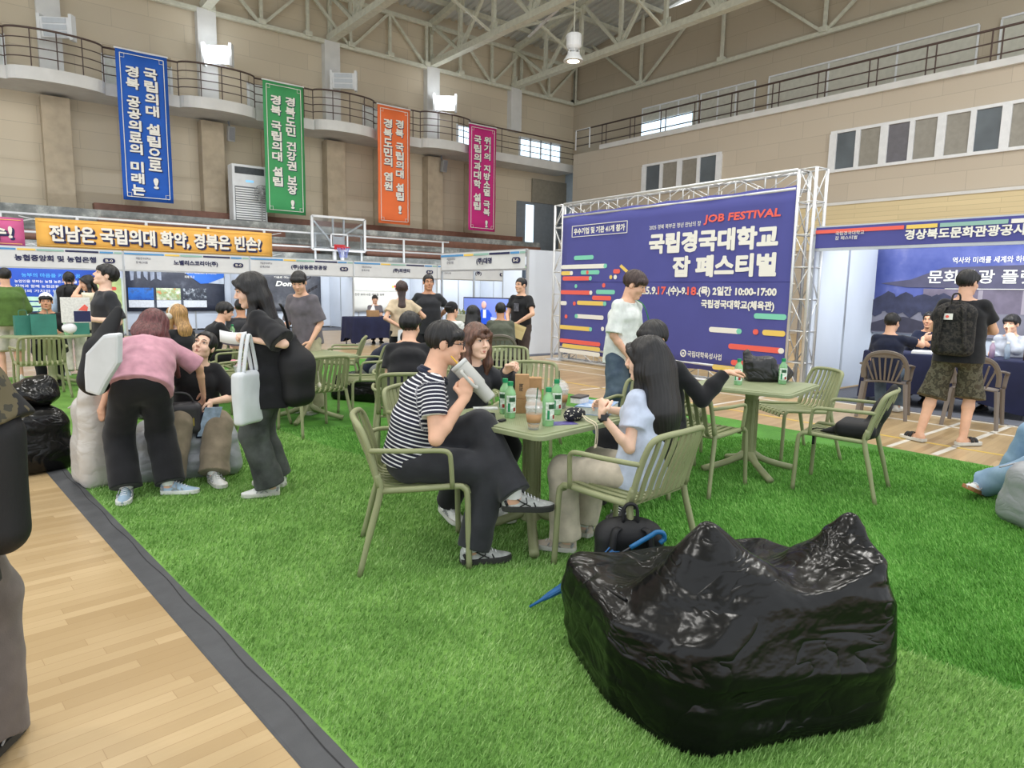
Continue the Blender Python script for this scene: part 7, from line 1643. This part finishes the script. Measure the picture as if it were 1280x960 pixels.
mb = MB(); cc = JW(Jw, Jw['W'] + Jw['d2'] * .08 + A3((0, -.155, 0))); 
T_ = person('woman with a long dark ponytail and beige knit seen from behind, hand on hip', (4.89, 8.63), 62, st=1.64, sex='f', q=1, lean=0, hair=('long', HAIR_DKBROWN, dict(len=.34, w=.045, off=.03, side=False)), shirt=dict(m=CL_BEIGE, loose=.018, hem=.06), pants=dict(m=CL_BLACK, kr=.08, hr=.09), shoes=(SH_WHITE, SH_SOLE), L=dict(w=(4.81, 8.53, .96), pole=(-1, -.3, 0), hd=(.6, -.1, -.5), curl=.6), R=dict(t=(.20, .22, 1.02), pole=(1, -.5, -.4), hd=(-.3, .8, -.3), curl=.6), face=False, z0=G0)
t = thing('paper_sheet', 'white paper sheet in the hand of the woman with the ponytail', 'paper', (4.83, 8.44, .84), math.radians(-35)); MB().grid([[(x + .05 * z, .01 * math.sin(x * 20), z + .35 * x) for x in np.linspace(-.10, .12, 6)] for z in (-.09, .11)]).build('sheet', PAPER, t, thick=.002)
U = person('stout man in a dark tee standing before the off-white booth', (5.56, 9.0), -125, st=1.76, q=1, fat=1.12, head=(12, 0, 0), hair=('short', HAIR_BLACK, dict(bangs=False, fringe=.06)), shirt=dict(m=CL_CHAR, loose=.016, hem=.12), pants=dict(m=CL_BLACK), shoes=(SH_BLACK, SH_DSOLE), L=dict(t=(-.12, -.22, 1.0), pole=(-1, -.6, 0)), R=dict(t=(.12, -.22, 1.0), pole=(1, -.6, 0)), z0=G0, skin=SKIN_TAN)
R_p = person('young man in a grey tee and pale trousers walking past with lowered head', (3.15, 7.80), -150, st=1.74, q=1, lean=5, bend=10, head=(25, 24, 0), hair=('short', HAIR_BLACK, dict(v=.004, fringe=.046)), shirt=dict(m=CL_GREY, loose=.028, hem=.10, sleeve='elbow'), pants=dict(m=CL_KHAKI, kr=.10, hr=.11), shoes=(SH_WHITE, SH_SOLE), L=dict(t=(-.17, .16, .86)), R=dict(t=(.14, .28, .98), curl=.4), z0=G0)
sit('man in black partly hidden behind the man in the grey tee', 3.30, 9.55, 80, shirt=dict(m=CL_BLACK), face=False)
Q_p = sit('broad man in dark grey seen from behind at the table by the standing woman', 3.14, 10.2, 78, fat=1.12, lean=12, shirt=dict(m=CL_CHAR, loose=.022), face=False, skin=SKIN_TAN)
P_p = sit('man in a black tee seated in profile reading at an olive table', 2.48, 9.55, -8, lean=16, bend=8, head=(0, 14, 0), shirt=dict(m=CL_BLACK, loose=.026), hair=('short', HAIR_BLACK, dict(v=.01)), R=dict(t=(.10, .50, .82), curl=.4), L=dict(t=(-.10, .50, .82), curl=.4))
O_ = sit('blond woman in black wearing pale headphones seen from behind', 1.82, 7.95, 118, sex='f', st=1.62, lean=6, hair=('bob', HAIR_BLOND, dict(len=.17, v=.008)), shirt=dict(m=CL_BLACK, loose=.024), face=False, skin=SKIN_PALE)
hp_ = MB(); J_ = O_; hpt = lambda v: Vector(J_['Hc'] + J_['Rh'] @ A3(v) * J_['hs'])
hp_.tube([hpt((.098 * math.cos(a), .0, .045 + .085 * math.sin(a))) for a in np.linspace(-.2, PI + .2, 17)], .011, 6); HPW = mat('headphone_white', (214, 210, 200), .5); hd_o = hp_.build('headphones', HPW, O_['root'], smooth=True)
for sx in (-1, 1): MB().tube([hpt((sx * .078, .0, .0)), hpt((sx * .118, .0, -.004))], .036, 14).build('ear_cup', HPW, hd_o, smooth=True)
Np = person('man in a black tee looking up while holding a white box under his arm', (1.21, 8.60), -170, st=1.74, q=1, head=(-10, -20, 0), hair=('short', HAIR_BLACK, dict(v=.012, fringe=.04)), shirt=dict(m=CL_CHAR, loose=.028, hem=.10, sleeve='elbow'), pants=dict(m=CL_BLACK, kr=.09, hr=.1), shoes=(SH_BLACK, SH_DSOLE), L=dict(w=(1.04, 8.36, 1.12), wpole=(.3, -.2, -1), whd=(-.9, .1, .25), whn=(.1, .6, -.3), curl=.4), R=dict(w=(.95, 8.62, 1.18), wpole=(.2, .8, -1), whd=(-.8, -.3, .3), curl=.5), z0=G0, skin=SKIN_PALE)
t = thing('gift_box', 'white printed box held by the man looking up', 'box', (.90, 8.36, 1.19), math.radians(-5)); MB().bb(-.13, .13, -.03, .03, -.10, .16).build('box_body', mat('white_box', (226, 224, 220)), t, bevel=.004); MB().bb(-.02, .128, -.033, -.030, -.09, .02).build('purple_print', T_NAVY, t); MB().prism([(.02, .03), (.10, .02), (.11, .06), (.08, .09), (.04, .05)], .031, .034, FM).build('red_print', T_RED, t)
S = Solid(.02); S.ell((-.07, .0, -.15), (.07, .04, .06)); S.wrinkle(.02, 30, 3); V, Q = compact(*S.mesh(.010)); mesh_obj('wrapping_bag', V, Q, PAPER, t)
Jp = person('man in a green hoodie and off-white shorts seen from behind at the left edge', (.50, 12.66), 100, st=1.74, q=2, fat=1.2, hair=('short', HAIR_BLACK, dict(bangs=False)), shirt=dict(m=CL_GREEN, sleeve='long', loose=.040, hem=.08), pants=dict(m=CL_WHITEP, len='shorts', hr=.09), shoes=(SH_WHITE, SH_SOLE), face=False, R=dict(t=(.18, .25, 1.0)), z0=G0)
Kp = sit('man in a white backwards cap seated behind the teal paper bags', 0.96, 12.3, -96, q=1, st=1.80, fat=1.2, lean=14, hair=('short', HAIR_BLACK), cap=dict(m=PAPER, back=True), shirt=dict(m=CL_BLACK, loose=.03, sleeve='elbow'), skin=SKIN_TAN)
Lp = person('person in a pale blue shirt carrying a black backpack, seen from behind', (1.34, 13.04), 84, st=1.72, q=2, hair=('short', HAIR_BLACK), shirt=dict(m=CL_LBLUE, sleeve='long', loose=.03, hem=.16), pants=dict(m=CL_WHITEP, kr=.09, hr=.09), shoes=(SH_WHITE, SH_SOLE), face=False)
backpack('black backpack worn by the person in the pale blue shirt', (1.32, 12.82), math.radians(174), BAG_BLACK, .36, .18, .50, 0, 'backpack', (-.05, .05, -.13, -.12, .36, .39), .014, .98, True)
Mp = person('woman in a cream top covering her mouth with her hand beside the backpack', (1.62, 12.4), 185, st=1.66, sex='f', q=2, lean=8, head=(0, 10, 0), hair=('long', HAIR_BLACK, dict(len=.25)), shirt=dict(m=CL_CREAM, loose=.02), pants=dict(m=CL_BLACK), shoes=(SH_WHITE, SH_SOLE), L=dict(t=(-.02, .20, 1.46), pole=(-.5, .2, -1), hd=(.2, -.3, .9), curl=.3), R=dict(t=(.16, .2, 1.0)), z0=G0)
sit('person sitting far off behind the navy table before the off-white backdrop', 8.9, 17.2, 250, q=2, shirt=dict(m=CL_GREY), hair=('short', HAIR_BLACK), z0=0)
Yp = sit('man in a white tee and dark cap seated left of the television', 5.58, 8.45, 38, q=1, lean=10, cap=dict(m=CL_BLACK, back=True), shirt=dict(m=CL_WHITE, loose=.024), head=(-30, 0, 0), hair=('short', HAIR_BLACK, dict(bangs=False)))
Zp = sit('woman in white with long black hair seated in front of the television', 5.56, 7.85, 40, q=1, sex='f', st=1.62, lean=8, hair=('long', HAIR_BLACK, dict(len=.22, w=.085)), shirt=dict(m=CL_WHITE, loose=.02), face=False)
AAp = sit('broad man in an olive grey tee seen from behind on a plastic chair', 6.43, 8.30, 55, q=1, fat=1.15, lean=10, shirt=dict(m=CL_OLIVE, loose=.024, sleeve='elbow'), face=False, skin=SKIN_TAN)
BBp = person('man in a black polo and brown trousers holding a cream envelope', (7.12, 8.65), 200, st=1.76, q=1, head=(-12, 0, 0), hair=('short', HAIR_BLACK, dict(bangs=False, fringe=.058)), shirt=dict(m=CL_BLACK, collar=CL_BLACK, polo=True, loose=.020, hem=.08), pants=dict(m=CL_BROWN, kr=.09, hr=.09), shoes=(SH_BLACK, SH_DSOLE), R=dict(w=(6.83, 8.62, .98), wpole=(.3, 1, -.3), whd=(.1, -.5, -.7), curl=.4), L=dict(w=(6.92, 8.46, 1.0), wpole=(.6, -1, -.3), whd=(-.3, .6, -.5), curl=.4), z0=0)
t = thing('envelope', 'cream envelope in the hands of the man in the black polo', 'envelope', (6.86, 8.44, .80), math.radians(-50)); MB().box((0, 0, .06), (.26, .006, .22), Matrix.Rotation(.35, 3, 'Y')).build('sleeve', mat('cream_envelope', (226, 204, 150), .7, var=.02), t); MB().box((0, -.004, .11), (.25, .002, .05), Matrix.Rotation(.35, 3, 'Y')).build('flap', mat('cream_flap', (216, 192, 138), .7, var=.02), t)
MB().box(JW(BBp, BBp['W'] + BBp['d2'] * .10 + BBp['fu'] * .155), (.09, .01, .13), Matrix.Rotation(math.radians(200) - PI / 2, 3, 'Z')).build('name_badge', mat('badge_grey', (92, 92, 100), .4, var=.25, vs=30), None)
for o in list(COL.objects):
    if o.name.startswith('name_badge'):
        o.parent = BBp['root']; o.matrix_parent_inverse = BBp['M'].inverted()
# right booth group
DDp = sit('man in a navy tee seen from behind on a plastic chair at the right booth', 9.06, 3.72, 12, q=1, lean=8, shirt=dict(m=CL_NAVY, loose=.026), pants=dict(m=JEANS), face=False, z0=0, R=dict(w=(9.60, 3.52, .98), wpole=(.2, -1, -.6), whd=(.6, -.7, .1), curl=.3), shoes=(SH_WHITE, SH_SOLE), head=(-20, 4, 0))
EEp = sit('older man in a dark jacket facing the camera across the navy table', 11.01, 3.95, 186, q=1, lean=10, shirt=dict(m=CL_NAVY, sleeve='long', loose=.026), skin=SKIN_TAN, z0=0, L=dict(t=(-.1, .42, .83), curl=.4), R=dict(t=(.1, .42, .83), curl=.4), hair=('short', HAIR_BLACK, dict(bangs=False, fringe=.065)))
GGp = sit('person in a light grey blazer leaning on an elbow at the navy table', 10.98, 2.90, 172, q=1, lean=14, shirt=dict(m=CL_LGREY, sleeve='long', loose=.03), z0=0, L=dict(t=(-.05, .30, 1.05), pole=(-.6, .6, -1), hd=(.2, -.4, .9), curl=.6), hair=('short', HAIR_BLACK, dict(v=.012)))
FFp = person('man in a black tee and camouflage shorts standing with folded arms', (7.84, 2.53), 10, st=1.84, q=0, head=(-28, 2, 0), fat=1.15, hair=('short', HAIR_BLACK, dict(v=.006, nape=-.06)), shirt=dict(m=CL_BLACK, loose=.026, hem=.10, sleeve='short'), pants=dict(m=CAMO, len='shorts', hr=.115, wr=.008), shoes=(SH_BLACK, SH_SOLE, 1), R=dict(t=(.02, .27, 1.17), pole=(1, .1, -.8), hd=(-1, .1, .1), curl=.4), L=dict(t=(-.02, .25, 1.21), pole=(-1, .1, -.8), hd=(1, .1, .1), curl=.4), LL=dict(w=(7.74, 2.78, .095), wtoe=(.35, .9, 0)), LR=dict(w=(7.90, 2.43, .095), wtoe=(.9, -.45, 0)), z0=0, skin=SKIN)
backpack('dark camouflage backpack worn by the man in camouflage shorts', (7.64, 2.53), math.radians(100), CAMO_DARK, .36, .18, .54, 0, 'backpack', None, .009, .93, True)
pb = MB().bb(-.05, .05, 0, .006, 0, .045)
t = thing('flag_patch', 'small white flag patch pinned to the camouflage backpack', 'patch', (7.525, 2.56, 1.32), math.radians(-80)); MB().bb(-.045, .045, -.006, .0, -.03, .03).build('cloth', T_WHITE, t); MB().lathe([(.001, 0), (.014, 0), (.014, .003)], 12, (0, -.008, 0), Matrix.Rotation(PI / 2, 3, 'X').to_4x4()).build('emblem', T_RED, t)
# legs at the right edge
HHp = person('person in light jeans sprawled on the silver bean bag at the right edge', (6.12, 1.02), 128, st=1.70, q=0, ph=.36, lean=-30, bend=20, head=(0, 0, 0), hair=('short', HAIR_BLACK), shirt=dict(m=CL_WHITE, loose=.03, hem=.04), pants=dict(m=JEANS_LIGHT, kr=.10, hr=.10, wr=.01), shoes=(SH_WHITE, SH_GUM), LL=dict(w=(5.92, 1.66, .11), wpole=(-1.4, .3, .6), wtoe=(-.85, .1, .30), up=(.3, -.6, .8)), LR=dict(w=(6.3, 1.60, .10), wpole=(.1, .4, 1), wtoe=(-.6, .6, .3)), face=False, z0=G0)
# small things on the floor of the right booth
t = thing('leaflet_bundle', 'blue and white leaflets standing on the booth carpet', 'leaflet', (10.3, 4.55, .006), .3); MB().box((0, 0, .13), (.10, .03, .26), Matrix.Rotation(.15, 3, 'Y')).build('folder', mat('blue_folder', (50, 100, 190), .5), t); MB().box((.09, -.02, .09), (.12, .03, .18), Matrix.Rotation(-.2, 3, 'Y')).build('sheets', PAPER, t)
t = thing('handbag', 'dark bag on the carpet in front of the navy table by the off-white backdrop', 'bag', (9.9, 15.9, .0)); S = Solid(.03); S.rbox((0, 0, .12), (.2, .12, .12), .06); S.wrinkle(.012, 14, 2); V, Q = compact(*S.mesh(.014)); mesh_obj('bag_body', V, Q, BAG_BLACK, t); MB().tube(smooth_path([(-.1, 0, .22), (-.05, 0, .36), (.05, 0, .36), (.1, 0, .22)], 4), .012, 6).build('handle', BAG_BLACK, t)
text_done()
